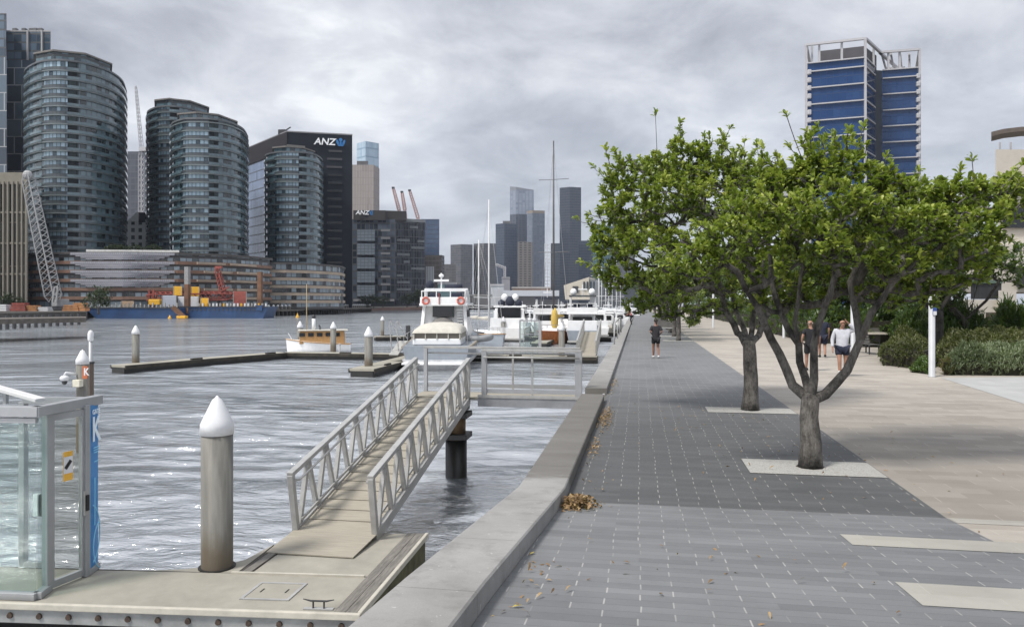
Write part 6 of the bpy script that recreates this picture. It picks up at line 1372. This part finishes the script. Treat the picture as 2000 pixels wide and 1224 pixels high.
for k in range(5):
    for sg in (-1, 1): MB().bar((-7.2 + 1.1 * k, sg * 1.57, 1.9), (-7.2 + 1.1 * k, sg * 1.57, 2.36), .2, .06, up=(0, 1, 0)).build('canopy_strut', M_cr, t)
for k, wd_ in enumerate((.2, .16, .16, .16, .2)): MB().bar((-7.27, -1.5 + .75 * k, 1.9), (-7.27, -1.5 + .75 * k, 2.36), .06, wd_, up=(1, 0, 0)).build('canopy_strut', M_cr, t)
vs = []; n1 = 11; xs = (-7.4, -7.3, -6.8, -5.0, -3.2, -2.4); hs = (.02, .26, .5, .66, .66, .5)
for x, hh in zip(xs, hs):
    for j in range(n1): a = math.pi * j / (n1 - 1); c_ = math.cos(a); vs.append((x, 1.62 * (abs(c_) ** .75) * (1 if c_ > 0 else -1), 2.3 + hh * math.sin(a) ** .7))
MB().add(vs, [(i * n1 + j, i * n1 + j + 1, (i + 1) * n1 + j + 1, (i + 1) * n1 + j) for i in range(5) for j in range(n1 - 1)] + [tuple(range(n1)), tuple(range(5 * n1, 6 * n1))]).build('canopy', M_cr, t, smooth=True)
MB().lathe((-2.55, 0.1, 2.5), [(.9, 0), (.84, .35), (.6, .62), (.2, .75)], 16, 0, 1).build('tender_cover', mat('tender_grey', (.16, .155, .15), .8), t, smooth=True)
MB().box((.6, 0, 2.9), (6.4, 3.5, 2.5), top=(.86, .74), shift=(.1, 0)).build('cabin', M_gel, t, bevel=.08)
MB().box((-2.52, .05, 3.68), (.12, 1.55, .8)).build('aft_window', M_win, t, bevel=.03)
for sg in (-1, 1):
    MB().bar((-1.6, sg * 1.43, 3.5), (3.0, sg * 1.43, 3.5), .12, .55).build('side_window', M_win, t)
    MB().bar((-2.75, sg * 1.62, 2.0), (-2.2, sg * 1.45, 4.1), .3, .22, up=(0, 1, 0)).build('side_wing', M_gel, t)
b = MB(); [b.bar((-2.5, -1.35 + .001 * k, 2.6 + .2 * k), (-2.5, -.95, 2.6 + .2 * k), .3, .05) for k in range(7)]; b.build('flybridge_steps', M_gel, t)
MB().box((.2, 0, 4.18), (6.6, 3.45, .2)).build('flybridge_deck', M_gel, t, bevel=.06)
MB().box((-3.02, 0, 4.45), (.14, 3.35, .52), top=(1, .92)).build('flybridge_stern_panel', M_gel, t, bevel=.04)
for sg in (-1, 1): MB().bar((-3.0, sg * 1.62, 4.45), (3.0, sg * 1.45, 4.45), .1, .55).build('flybridge_coaming', M_gel, t)
MB().tube([(0, -1.6, 5.15), (-3.0, -1.55, 5.15), (-3.0, 1.55, 5.15), (0, 1.6, 5.15)], .045, 6).build('flybridge_rail', M_gel, t)
for yy in (-1.55, -.5, .5, 1.55): MB().tube([(-3.0, yy, 4.7), (-3.0, yy, 5.15)], .04, 6).build('rail_post', M_gel, t)
for yy in (-.8, .8): MB().box((-1.2, yy, 4.75), (.7, .8, .6)).build('seat', M_navy, t, bevel=.1)
for sg in (-1, 1): MB().tube([(-.2, sg * 1.6, 4.6), (-1.0, sg * 1.5, 5.3)], .12, 6).build('arch_leg', M_gel, t)
MB().bar((-1.0, -1.55, 5.3), (-1.0, 1.55, 5.3), .5, .14).build('radar_arch', M_gel, t)
MB().ball((-1.0, 1.2, 5.62), (.32, .32, .34), 12).build('radar_dome', dm, t, smooth=True); MB().tube([(-1.0, .1, 5.45), (-1.0, -1.2, 5.45)], [.2, .24], 8).build('rolled_cover', dm, t, smooth=True)
MB().tube([(-1.0, .35, 5.3), (-1.1, .35, 6.5)], .06, 6).build('aerial_mast', M_gel, t); MB().bar((-1.05, -.2, 5.95), (-1.05, .9, 5.95), .2, .16).build('scanner', M_gel, t); MB().ball((-1.05, .35, 6.3), (.2, .2, .14), 8).build('aerial', M_gel, t)
for yy in (-1.25, 1.25):
    MB().tube([(-3.14, yy + .23 * math.cos(k * .524), 4.45 + .23 * math.sin(k * .524)) for k in range(13)], .075, 8).build('lifebuoy', M_ring, t, smooth=True)
MB().bar((-3.12, .3, 4.2), (-3.12, .3, 5.0), .05, .12, up=(1, 0, 0)).build('ensign', mat('ensign_red', (.3, .05, .04), .8), t)
rails(t, sh, .72)
for yy in (2.55, 3.0):
    MB().tube([(-7.0, yy, 1.0), (-7.4, yy + .1, 3.0), (-7.0, yy + .1, 3.1), (-5.4, yy - .3, 1.9)], .035, 6).build('boarding_rail', M_ss, t)
MB().bar((-7.6, 2.8, .9), (-5.4, 2.5, 1.7), .6, .06).build('passerelle', M_grydk, t)
MB().box((-4.2, 2.35, 2.3), (.35, .3, .9)).build('outboard', M_dark, t, bevel=.06)
# wooden launch
t = boat('wooden_launch', 'varnished wooden launch with white hull, white funnel and tall thin mast', 622, 67, R(204), 'boat'); b, sh = hull(8.2, 2.7, .75, 1.25, .62, .5, .5, 2.0); b.build('hull', M_gel, t); rubrail(t, sh, M_varn, .06)
MB().box((-.5, 0, 1.35), (5.8, 1.95, 1.25), top=(.97, .9)).build('cabin', M_varn, t, bevel=.06); MB().box((-.6, 0, 2.02), (6.3, 2.2, .1)).build('roof', M_cr, t, bevel=.03)
for k in range(5):
    for sg in (-1, 1): MB().bar((-2.7 + 1.1 * k, sg * .95, 1.62), (-2.0 + 1.1 * k, sg * .95, 1.62), .06, .34).build('window', M_win, t)
MB().bar((2.36, -.6, 1.62), (2.36, .6, 1.62), .06, .34).build('windscreen', M_win, t)
MB().lathe((.6, 0, 2.05), [(.24, 0), (.24, 1.1)], 14).build('funnel', M_gel, t, smooth=True); MB().lathe((.6, 0, 3.15), [(.25, 0), (.25, .35)], 14).build('funnel_top', M_dark, t, smooth=True)
MB().tube([(1.5, 0, 2.0), (1.5, 0, 6.5)], [.07, .035], 8).build('mast', mat('spar_timber', (.42, .33, .18), .6), t, smooth=True); MB().tube([(-.2, .3, 2.05), (-.2, .3, 2.35), (-.05, .3, 2.5)], .09, 8).build('vent_cowl', M_dark, t); MB().tube([(1.9, -.6, 1.95), (1.9, .6, 1.95)], .09, 6).build('lifebelt', M_gel, t)
MB().tube([(3.4, 0, 1.2), (3.8, 0, 1.75)], .05, 6).build('bow_post', M_gel, t); t.scale = (.68, .8, .92)
sail('grey hulled sailing yacht with two white masts and cream sail covers', 948, 80, R(-62), 13, 3.6, 14.2, M_ghull, M_cr, mizzen=(-2.6, 10.3), spread=(.22, .28), dodger=False)
t = boat('inflatable_dinghy', 'grey inflatable dinghy hanging beside the stern of the white yacht', 914, 54, R(15), 'dinghy')
pts = [(-1.5, .62, 0), (.8, .62, .02), (1.45, .35, .1), (1.62, 0, .14), (1.45, -.35, .1), (.8, -.62, .02), (-1.5, -.62, 0)]; t.location.z = -.25
MB().tube(pts, .24, 10).build('tube', mat('grey_hypalon', (.26, .27, .28), .7), t, smooth=True); MB().box((-.1, 0, -.1), (2.6, .9, .08)).build('floor', M_grydk, t); MB().box((-1.55, 0, .25), (.3, .4, .7)).build('outboard', M_dark, t, bevel=.05)
MB().tube([(-1, .9, .1), (-1.3, 1.0, -1.6)], .04, 5).build('sling', M_ss, t)
motor('white sports cruiser with wide black aft window and clustered domes', 1000, 90, R(95), 14, 4.6, 1.5, 2.2, fly=False, roof=True, domes=((-1.0, .42, dm, -.1), (.0, .55, dm, 0), (1.0, .42, dm, -.1), (-.6, .4, M_gel, .6), (.65, .4, M_gel, .6)), cab=2.2, zc=1.6, hullm=M_gel, wind=.95)
sail('orange varnished sailing yacht with very tall dark mast and yellow sail cover', 1087, 82, R(-98), 13, 3.7, 20.6, M_orng, M_ycan, 1.1, 1.5, M_gel, (.42, .8), mat('mast_grey', (.075, .075, .08), .5), r=.11)
t_ = [o for o in COL.objects if o.name.startswith('sailing_yacht')][-1]; MB().lathe((1.25, .1, 1.35), [(.12, 0), (.38, .5), (.42, 1.3), (.3, 2.0), (.08, 2.4)], 12).build('furled_sail', M_ycan, t_, smooth=True)
motor('square white cruiser with grey transom and two white domes behind the second gangway', 1139, 84, R(93), 13, 3.6, 1.4, 2.0, domes=((-1.0, .36, M_gel, 0), (1.0, .36, M_gel, 0)), roof=mat('dark_hardtop', (.05, .055, .06), .5), cab=1.7, zc=1.5, hullm=M_ghull, wind=.6)
motor('smaller white cruiser with blue grey flybridge canvas between the domed yachts', 1070, 95, R(95), 11, 3.6, 1.3, 1.9, roof=M_navy, cab=1.6, flm=M_gel)
base_m, _ = motor('low white cruiser moored right of the square cruiser', 1178, 105, R(95), 10.5, 3.3, 1.1, 1.7, fly=False, roof=True, cab=1.6)
labs = ['white cruiser two berths beyond the square cruiser', 'white cruiser moored near the leaning person', 'white cruiser halfway along the far berths', 'white cruiser under the tree branches', 'white cruiser in the last visible berth', 'white cruiser hidden behind the orange yacht', 'white cruiser seen past the sports cruiser', 'white cruiser behind the twin masted yacht', 'distant white cruiser at the dock head']
for i, (px, d, r) in enumerate(((1200, 118, 98), (1216, 128, 100), (1190, 146, 92), (1210, 165, 95), (1222, 190, 96), (1050, 118, 90), (1035, 125, 99), (985, 130, 97), (1100, 150, 94))): dup(base_m, (*cx(px, d), WATER), R(r), labs[i], 'white motor yachts in the marina', (1, 1, .95 + .06 * (i % 3)))
for px, d, r, l in ((1022, 112, 94, 'white cruiser just left of the glass gate, behind the sports cruiser'), (1058, 108, 100, 'white cruiser peeping out left of the yellow furled sail'), (1098, 104, 92, 'white cruiser peeping out right of the yellow furled sail'), (1115, 122, 96, 'white cruiser left of the square cruiser, one row back'), (1160, 97, 97, 'white cruiser touching the right side of the square cruiser'), (1187, 112, 93, 'white cruiser above the third gangway'), (1228, 140, 98, 'white cruiser closest to the quay wall handrail'), (1150, 135, 95, 'white cruiser seen over the roof of the square cruiser')):
    dup(base_m, (*cx(px, d), WATER), R(r), l, 'white motor yachts in the marina', (1, 1.05, 1.1))
base_s, _ = sail('white sailing yacht right of the square cruiser', 1170, 130, R(95), 10.5, 3.2, 11.5, None, M_navy)
labs = ['white sailing yacht with mast just left of the tree crown', 'white sailing yacht with the shortest mast at the end of the row', 'white sailing yacht behind the cream hall mast', 'white sailing yacht far back in the row', 'white sailing yacht near the dock head', 'white sailing yacht beside the last cruiser']
for i, (px, d) in enumerate(((1183, 150), (1196, 165), (1205, 140), (1176, 185), (1213, 178), (1190, 210))): dup(base_s, (*cx(px, d), WATER), R(92 + 2 * i), labs[i], 'moored sailing yachts', (1, 1, .85 + .07 * (i % 4)))
# ================================================================= STREET FURNITURE AND PEOPLE
def pole(px, py, h, lab, r=.095):
    q = gp(px, py, 0); t = thing('lamp_post', lab, 'lamp post', tuple(q), 0, 'white lamp posts by the garden')
    MB().lathe((0, 0, 0), [(r * 1.15, 0), (r * 1.15, .02), (r, .03), (r, h)], 16).build('pole', M_wp, t, smooth=True)
    MB().lathe((0, 0, h), [(r * .9, 0), (r * .9, .08), (r * 1.1, .09), (r * 1.1, .3), (r * .7, .31), (r * .7, .42)], 14).build('collar', M_dark, t, smooth=True)
    MB().lathe((0, 0, h + .42), [(r * 1.0, 0), (r * 1.1, .25), (r * .5, .34)], 14).build('lamp_head', M_wp, t, smooth=True); return t
M_wp = mat('white_pole_paint', (.44, .45, .475), .5, var=.08, scale=3)
t = pole(1820, 736, 3.0, 'white lamp post at the corner of the garden bed'); MB().box((.05, -.1, 2.15), (.12, .03, .3)).build('blue_notice', mat('notice_blue', (.03, .07, .25), .5), t); MB().box((.05, -.115, 2.05), (.1, .01, .12)).build('notice_panel', M_white, t)
pole(1666, 697, 3.4, 'white lamp post right behind the man in the white jumper', .1)
pole(1531, 660, 3.2, 'distant white lamp post left of the two people in black'); pole(1393, 640, 3.2, 'farthest white lamp post near the second trunk')
# bench
q = gp(1695, 690, 0); t = thing('park_bench', 'grey slatted bench at the end of the hedge behind the leaning limb', 'bench', tuple(q), R(95)); M_bs = mat('bench_slat', (.13, .125, .12), .8, var=.25)
b = MB(); [b.bar((-.9, -.2 + .1 * k, .45), (.9, -.2 + .1 * k, .45), .08, .03) for k in range(5)]; b.build('seat', M_bs, t)
b = MB(); [b.bar((-.9, .26 + .03 * k, .6 + .12 * k), (.9, .26 + .03 * k, .6 + .12 * k), .03, .09) for k in range(4)]; b.build('backrest', M_bs, t)
for x in (-.75, .75):
    for y in (-.2, .22): MB().bar((x, y, 0), (x, y, .44), .05, .05, up=(0, 1, 0)).build('leg', M_dark, t)
    MB().tube([(x, -.22, .44), (x, -.24, .66), (x, .2, .7)], .025, 6).build('armrest', M_dark, t)
q = gp(1300, 662, 0); t = thing('park_bench', 'pale slab seat between the far street trees', 'seat', (2.2, 58, 0)); MB().box((0, 0, .45), (1.7, .5, .07)).build('seat', M_conc, t); MB().box((0, .24, .75), (1.7, .06, .5)).build('backrest', M_bs, t)
for x in (-.7, .7): MB().box((x, 0, .21), (.08, .45, .42)).build('leg', M_dark, t)
# leaf litter
M_lf = leaf_mat('dry_leaf_litter', (.10, .055, .025), (.26, .16, .075), (.42, .30, .14), .1, .7)
def litter(name, lab, cat, spots, n, L=.055, kind=None, wdr=.42):
    pts = []; dirs = []; tn = []
    rd = random.Random(len(lab))
    for (x, y, sx, sy, h, k) in spots:
        for _ in range(int(n * k)):
            a, c = max(-2, min(2, rd.gauss(0, .5))), max(-2, min(2, rd.gauss(0, .5))); X, Y = x + a * sx, y + c * sy
            X = max(X, xin(Y) + .03)
            pts.append((X, Y, rz(Y) + .02 + h * rd.random() * max(0, 1 - (a * a + c * c)))); v = np.array([rd.gauss(0, 1), rd.gauss(0, 1), .25]); dirs.append(v / np.linalg.norm(v)); tn.append(rd.uniform(.2, .8))
    c = np.mean(pts, 0); c[2] = rz(c[1]); t = thing(name, lab, cat, tuple(c)) if cat else None
    pts = [tuple(np.array(p) - c) for p in pts]
    o = leaves_mesh('leaves', pts, dirs, tn, 1, L, wdr, M_lf, t)
    if kind: o.location = tuple(c); o.name = name; struct(o, kind)
    return o
litter('leaf_pile', 'small heap of dry brown leaves against the kink of the quay wall', 'leaf pile', [(-.70, 8.72, .19, .26, .12, 1)], 420, .075)
litter('leaf_litter', 'x' * 9, None, [(-.72, 12.5, .1, 1.2, .02, .5), (-.66, 15.6, .16, 1.6, .05, 1.6), (-.7, 22, .12, 2.2, .03, .5), (-.6, 10, .4, 2, .0, .12), (2.4, 12, 2.5, 3, 0, .4), (1.5, 16, 2.5, 3, 0, .3), (.6, 6.2, 1.6, 1.6, 0, .16), (-.75, 5.4, .15, 1.2, 0, .16)], 190, .06, 'stuff', .35)
def one_leaf(px, py, L, lab, rot):
    d = 5; 
    for _ in range(20): 
        x, y = cx(px, d); d = (H - rz(y)) * F / (py - HOR)
    t = thing('fallen_leaf', lab, 'leaf', (x, y, rz(y) + .006), rot)
    MB().add([(-L / 2, 0, .002), (-L * .2, -L * .17, .012), (-L * .2, L * .17, .012), (L * .25, -L * .13, .016), (L * .25, L * .13, .010), (L / 2, 0, .004)], [(0, 1, 2), (1, 3, 4, 2), (3, 5, 4)]).build('blade', mat('yellow_leaf', (.45, .36, .08), .6, var=.2, scale=20), t)
    MB().tube([(-L / 2, 0, .004), (-L * .72, .005, .002)], .0022, 4).build('stalk', M_wood_o, t)
one_leaf(1012, 1186, .085, 'yellow fallen leaf on the paving near the bottom edge', .3); one_leaf(1040, 1082, .07, 'yellow fallen leaf beside the wall further up the ramp', 1.0)
# ---- people
M_skin = mat('skin', (.33, .18, .125), .6, var=.08, scale=8); M_skin2 = mat('tanned_skin', (.26, .125, .08), .6, var=.08, scale=8)
def skin_mesh(name, joints, edges, m, parent, root=0, sub=2):
    """joints: name -> ((x,y,z), rx, ry)"""
    ks = list(joints); me = bpy.data.meshes.new(name + '_cage'); me.from_pydata([joints[k][0] for k in ks], [(ks.index(a), ks.index(b_)) for a, b_ in edges], [])
    o = bpy.data.objects.new(name, me); COL.objects.link(o); md = o.modifiers.new('skin', 'SKIN'); md.use_smooth_shade = True
    for i, k in enumerate(ks): me.skin_vertices[0].data[i].radius = (joints[k][1], joints[k][2]); me.skin_vertices[0].data[i].use_root = (i == root)
    s = o.modifiers.new('sub', 'SUBSURF'); s.levels = sub; s.render_levels = sub
    dg = bpy.context.evaluated_depsgraph_get(); m2 = bpy.data.meshes.new_from_object(o.evaluated_get(dg)); bpy.data.objects.remove(o)
    m2.materials.clear(); m2.materials.append(m); m2.polygons.foreach_set('use_smooth', [True] * len(m2.polygons)); r = bpy.data.objects.new(name, m2); COL.objects.link(r)
    if parent: r.parent = parent
    return r
def person(lab, loc, rot, sc, legs, arms, shirt, shorts, hair, skin=None, shoe=None, long=False, lean=0.0, sleeve=.55, short_len=.62, bald=False, trousers=False, headtilt=0, build=1.0, sock=None, bun=False, group=None):
    """facing +y; legs: per side (knee, ankle) xyz; arms: per side (elbow, wrist)"""
    w = build; sk = skin or M_skin; J = {}; E = []
    def lz(x, y, z): return (x, y + lean * (z - .95), z)
    J['pelvis'] = (lz(0, 0, .95), .125 * w, .09 * w); J['waist'] = (lz(0, .0, 1.12), .11 * w, .08 * w); J['chest'] = (lz(0, 0, 1.32), .125 * w, .085 * w); J['neck0'] = (lz(0, -.005, 1.47), .06, .055); J['neck1'] = (lz(0, .01 + headtilt * .02, 1.54), .053, .055)
    hc = Vector(lz(0, .03 + headtilt * .07, 1.62 - headtilt * .02)); J['jaw'] = (tuple(hc), .062, .075); J['skull'] = (tuple(hc + Vector((0, -.015 + headtilt * .02, .075))), .076, .092); J['crown'] = (tuple(hc + Vector((0, -.02 + headtilt * .03, .14))), .05, .06)
    J['nose'] = (tuple(hc + Vector((0, .095, .035 - headtilt * .03))), .012, .014); J['earL'] = (tuple(hc + Vector((-.085, -.01, .05))), .012, .022); J['earR'] = (tuple(hc + Vector((.085, -.01, .05))), .012, .022)
    E += [('pelvis', 'waist'), ('waist', 'chest'), ('chest', 'neck0'), ('neck0', 'neck1'), ('neck1', 'jaw'), ('jaw', 'skull'), ('skull', 'crown'), ('jaw', 'nose'), ('skull', 'earL'), ('skull', 'earR')]
    for s, S_ in ((-1, 'L'), (1, 'R')):
        kn, an = legs[S_]; J['hip' + S_] = (lz(s * .095 * w, 0, .88), .092 * w, .098 * w); J['knee' + S_] = (kn, .058, .062); mid = tuple((Vector(kn) * .62 + Vector(an) * .38) + Vector((0, -.015, 0))); J['calf' + S_] = (mid, .056, .06); J['ank' + S_] = (an, .036, .042); J['toe' + S_] = (tuple(Vector(an) + Vector((s * .02, .15, -.05))), .036, .025)
        E += [('pelvis', 'hip' + S_), ('hip' + S_, 'knee' + S_), ('knee' + S_, 'calf' + S_), ('calf' + S_, 'ank' + S_), ('ank' + S_, 'toe' + S_)]
        el, wr = arms[S_]; sh_ = lz(s * .185 * w, -.005, 1.42); J['sho' + S_] = (sh_, .058, .058); J['elb' + S_] = (el, .04, .04); J['wr' + S_] = (wr, .028, .024)
        dv = (Vector(wr) - Vector(el)).normalized(); pm = Vector(wr) + dv * .075; J['palm' + S_] = (tuple(pm), .034, .02)
        E += [('chest', 'sho' + S_), ('sho' + S_, 'elb' + S_), ('elb' + S_, 'wr' + S_), ('wr' + S_, 'palm' + S_)]
        side = dv.cross(Vector((1, 0, 0))); side = side.normalized() if side.length > .2 else Vector((0, 1, 0)); nrm_ = dv.cross(side).normalized()
        for f in range(4):
            o = pm + side * (.027 - .018 * f) + dv * .03; l = (.072, .08, .074, .056)[f]; a1 = o + dv * l * .55; a2 = o + dv * l * .9 + nrm_ * .022
            J['f%d%s' % (f, S_)] = (tuple(a1), .0095, .0095); J['g%d%s' % (f, S_)] = (tuple(a2), .008, .008); E += [('palm' + S_, 'f%d%s' % (f, S_)), ('f%d%s' % (f, S_), 'g%d%s' % (f, S_))]
        a1 = Vector(wr) + dv * .04 + side * .045; J['th' + S_] = (tuple(a1), .011, .011); J['ti' + S_] = (tuple(a1 + dv * .045 + side * .012), .009, .009); E += [('wr' + S_, 'th' + S_), ('th' + S_, 'ti' + S_)]
    body = skin_mesh('person', J, E, sk, None)
    tag(body, lab, 'person', group); body.location = loc; body.rotation_euler = (0, 0, rot); body.scale = (sc,) * 3
    g = .065
    JS = {k: (J[k][0], J[k][1] + g, J[k][2] + g) for k in ('waist', 'chest')}
    JS = {'hem': (tuple(Vector(J['pelvis'][0]) + Vector((0, 0, -.09))), J['pelvis'][1] + g, J['pelvis'][2] + g), 'pelvis': (J['pelvis'][0], J['pelvis'][1] + g, J['pelvis'][2] + g), **JS, 'coll': (tuple(Vector(J['neck0'][0]) + Vector((0, 0, -.015))), .078, .07)}; ES = [('hem', 'pelvis'), ('pelvis', 'waist'), ('waist', 'chest'), ('chest', 'coll')]
    for S_ in 'LR':
        a, e_, wv = (Vector(J[k + S_][0]) for k in ('sho', 'elb', 'wr')); JS['sho' + S_] = (tuple(a), .08, .08); ES.append(('chest', 'sho' + S_))
        if long: JS['elb' + S_] = (tuple(e_), .062, .062); JS['cuff' + S_] = (tuple(e_ + (wv - e_) * .93), .046, .046); ES += [('sho' + S_, 'elb' + S_), ('elb' + S_, 'cuff' + S_)]
        else: JS['slv' + S_] = (tuple(a + (e_ - a) * sleeve), .074, .074); JS['slm' + S_] = (tuple(a + (e_ - a) * sleeve * .5), .076, .076); ES += [('sho' + S_, 'slm' + S_), ('slm' + S_, 'slv' + S_)]
    skin_mesh('jumper' if long else 'shirt', JS, ES, shirt, body)
    JP = {'pelvis': (J['pelvis'][0], J['pelvis'][1] + .05, J['pelvis'][2] + .05)}; EP = []
    for S_ in 'LR':
        h_, k_, an = (Vector(J[q + S_][0]) for q in ('hip', 'knee', 'ank')); JP['hip' + S_] = (tuple(h_), J['hip' + S_][1] + .018, J['hip' + S_][2] + .02); EP.append(('pelvis', 'hip' + S_))
        if trousers: JP['kn' + S_] = (tuple(k_), .078, .08); JP['hem' + S_] = (tuple(an + Vector((0, 0, .03))), .062, .066); EP += [('hip' + S_, 'kn' + S_), ('kn' + S_, 'hem' + S_)]
        else: JP['hem' + S_] = (tuple(h_ + (k_ - h_) * short_len), .102 * w, .105 * w); EP.append(('hip' + S_, 'hem' + S_))
    skin_mesh('trousers' if trousers else 'shorts', JP, EP, shorts, body)
    for S_ in 'LR':
        a = Vector(J['ank' + S_][0]); tq = Vector(J['toe' + S_][0]); f_ = tq - a; f_.z = 0; f_.normalize(); b = MB()
        pts = [a + f_ * -.07 + Vector((0, 0, -.035)), a + f_ * .02 + Vector((0, 0, -.03)), a + f_ * .12 + Vector((0, 0, -.05)), a + f_ * .19 + Vector((0, 0, -.06))]; b.tube(pts, [.045, .052, .048, .028], 10); b.build('shoe', shoe or M_white, body, smooth=True)
        if sock: MB().tube([a + Vector((0, 0, .02)), a + Vector((0, 0, .10))], [.046, .05], 10).build('sock', sock, body, smooth=True)
    sc_ = Vector(J['skull'][0])
    if not bald:
        b = MB(); n = 14; vs = []
        b.ball(tuple(sc_ + Vector((0, -.028, .026))), (.092, .102, .092), 14); b.build('hair', hair, body, smooth=True)
        if bun: MB().ball(tuple(sc_ + Vector((0, -.13, .03))), (.05, .055, .05), 10).build('hair_bun', hair, body, smooth=True); MB().tube([sc_ + Vector((0, -.13, .02)), sc_ + Vector((.01, -.16, -.06)), sc_ + Vector((0, -.14, -.16))], [.035, .03, .012], 8).build('ponytail', hair, body, smooth=True)
    else: 
        for s in (-1, 1): MB().ball(tuple(sc_ + Vector((s * .055, -.055, -.035))), (.02, .045, .025), 8).build('hair', hair, body, smooth=True)
    for s in (-1, 1): MB().ball(tuple(hc + Vector((s * .031, .078, .065))), (.012, .008, .009), 8).build('eye', M_dark, body)
    return body
def cl(name, c, r=.85): return mat(name, c, r, var=.12, scale=9, bump=.15, bscale=25)
K_black = cl('black_cloth', (.014, .014, .018)); K_navy = cl('navy_cloth', (.012, .016, .035)); K_white = cl('white_fleece', (.50, .51, .56)); hair_d = mat('dark_hair', (.02, .014, .010), .6, var=.4, scale=30); hair_g = mat('grey_hair', (.25, .23, .21), .7); K_wshoe = cl('white_shoe', (.6, .6, .6)); K_bshoe = cl('black_shoe', (.02, .02, .02))
walk = {'L': ((-.10, .10, .50), (-.09, .16, .09)), 'R': ((.10, .05, .49), (.10, -.16, .12))}
hang = {'L': ((-.26, -.05, 1.15), (-.25, .06, .92)), 'R': ((.26, -.02, 1.15), (.25, .10, .93))}
person('woman in black top and shorts with white shoes walking away along the grey paving', gp(1281, 699), R(6), .94, walk, {'L': ((-.27, -.10, 1.2), (-.18, .1, 1.12)), 'R': ((.27, -.1, 1.2), (.2, .08, 1.1))}, cl('charcoal_shirt', (.022, .020, .024)), K_black, hair_d, M_skin2, K_wshoe, sleeve=.85, bun=True)
person('balding man in white jumper and navy shorts with hand raised to his head', gp(1645, 735), R(176), 1.04, {'L': ((-.10, .02, .49), (-.10, -.10, .10)), 'R': ((.10, .12, .50), (.09, .14, .09))}, {'L': ((-.36, .05, 1.44), (-.15, .13, 1.66)), 'R': ((.28, -.04, 1.15), (.29, .05, .90))}, K_white, K_navy, hair_g, None, K_bshoe, long=True, bald=True, build=1.12, sock=mat('white_sock', (.6, .6, .6), .9), headtilt=.6)
person('person in black tee shirt walking away half hidden by a tree limb', gp(1583, 724), R(8), 1.0, walk, {'L': ((-.29, -.02, 1.16), (-.27, .08, .92)), 'R': ((.31, -.03, 1.17), (.34, .08, .93))}, K_black, K_black, hair_g, None, K_bshoe, bald=True, build=1.08, sleeve=.6, short_len=.8)
person('taller person in dark navy clothes walking just ahead of the one in black', gp(1606, 698), R(-10), 1.04, walk, hang, K_navy, K_navy, hair_d, None, K_bshoe, build=1.1, sleeve=.7, short_len=.9)
person('person in pink top and black trousers leaning over the quay wall far away', (*cx(1233, 82), 0), R(75), 1.0, {'L': ((-.14, .05, .5), (-.16, -.05, .09)), 'R': ((.12, .1, .5), (.14, .05, .09))}, {'L': ((-.25, .3, 1.2), (-.2, .45, 1.05)), 'R': ((.25, .3, 1.2), (.2, .45, 1.05))}, cl('pink_cloth', (.40, .16, .16)), K_black, hair_d, None, K_bshoe, trousers=True, lean=.55)
W2 = 'distant walkers on the tan path'
for i, (px, py, m, lab) in enumerate(((1350, 636, K_black, 'distant walker in black beside the second tree'), (1356, 634, K_navy, 'distant walker in navy just right of the one in black'), (1278, 612, K_navy, 'tiny figure far down the paving'))):
    person(lab, gp(px, py), R(10 + 170 * i), 1.0, walk, hang, m, K_black, hair_d, None, K_bshoe, trousers=True, group=W2)
# ================================================================= AIR
def haze():
    m = bpy.data.materials.new('haze'); m.use_nodes = True; nt = m.node_tree; nt.nodes.clear()
    out = N(nt, 'ShaderNodeOutputMaterial'); v = N(nt, 'ShaderNodeVolumePrincipled'); v.inputs['Color'].default_value = (.72, .80, .95, 1); v.inputs['Density'].default_value = .0001; v.inputs['Anisotropy'].default_value = .2
    nt.links.new(v.outputs[0], out.inputs['Volume'])
    b = MB(); b.box((-200, 1500, 97), (9000, 5600, 208)); o = b.build('haze', m); struct(o, 'stuff')
haze()
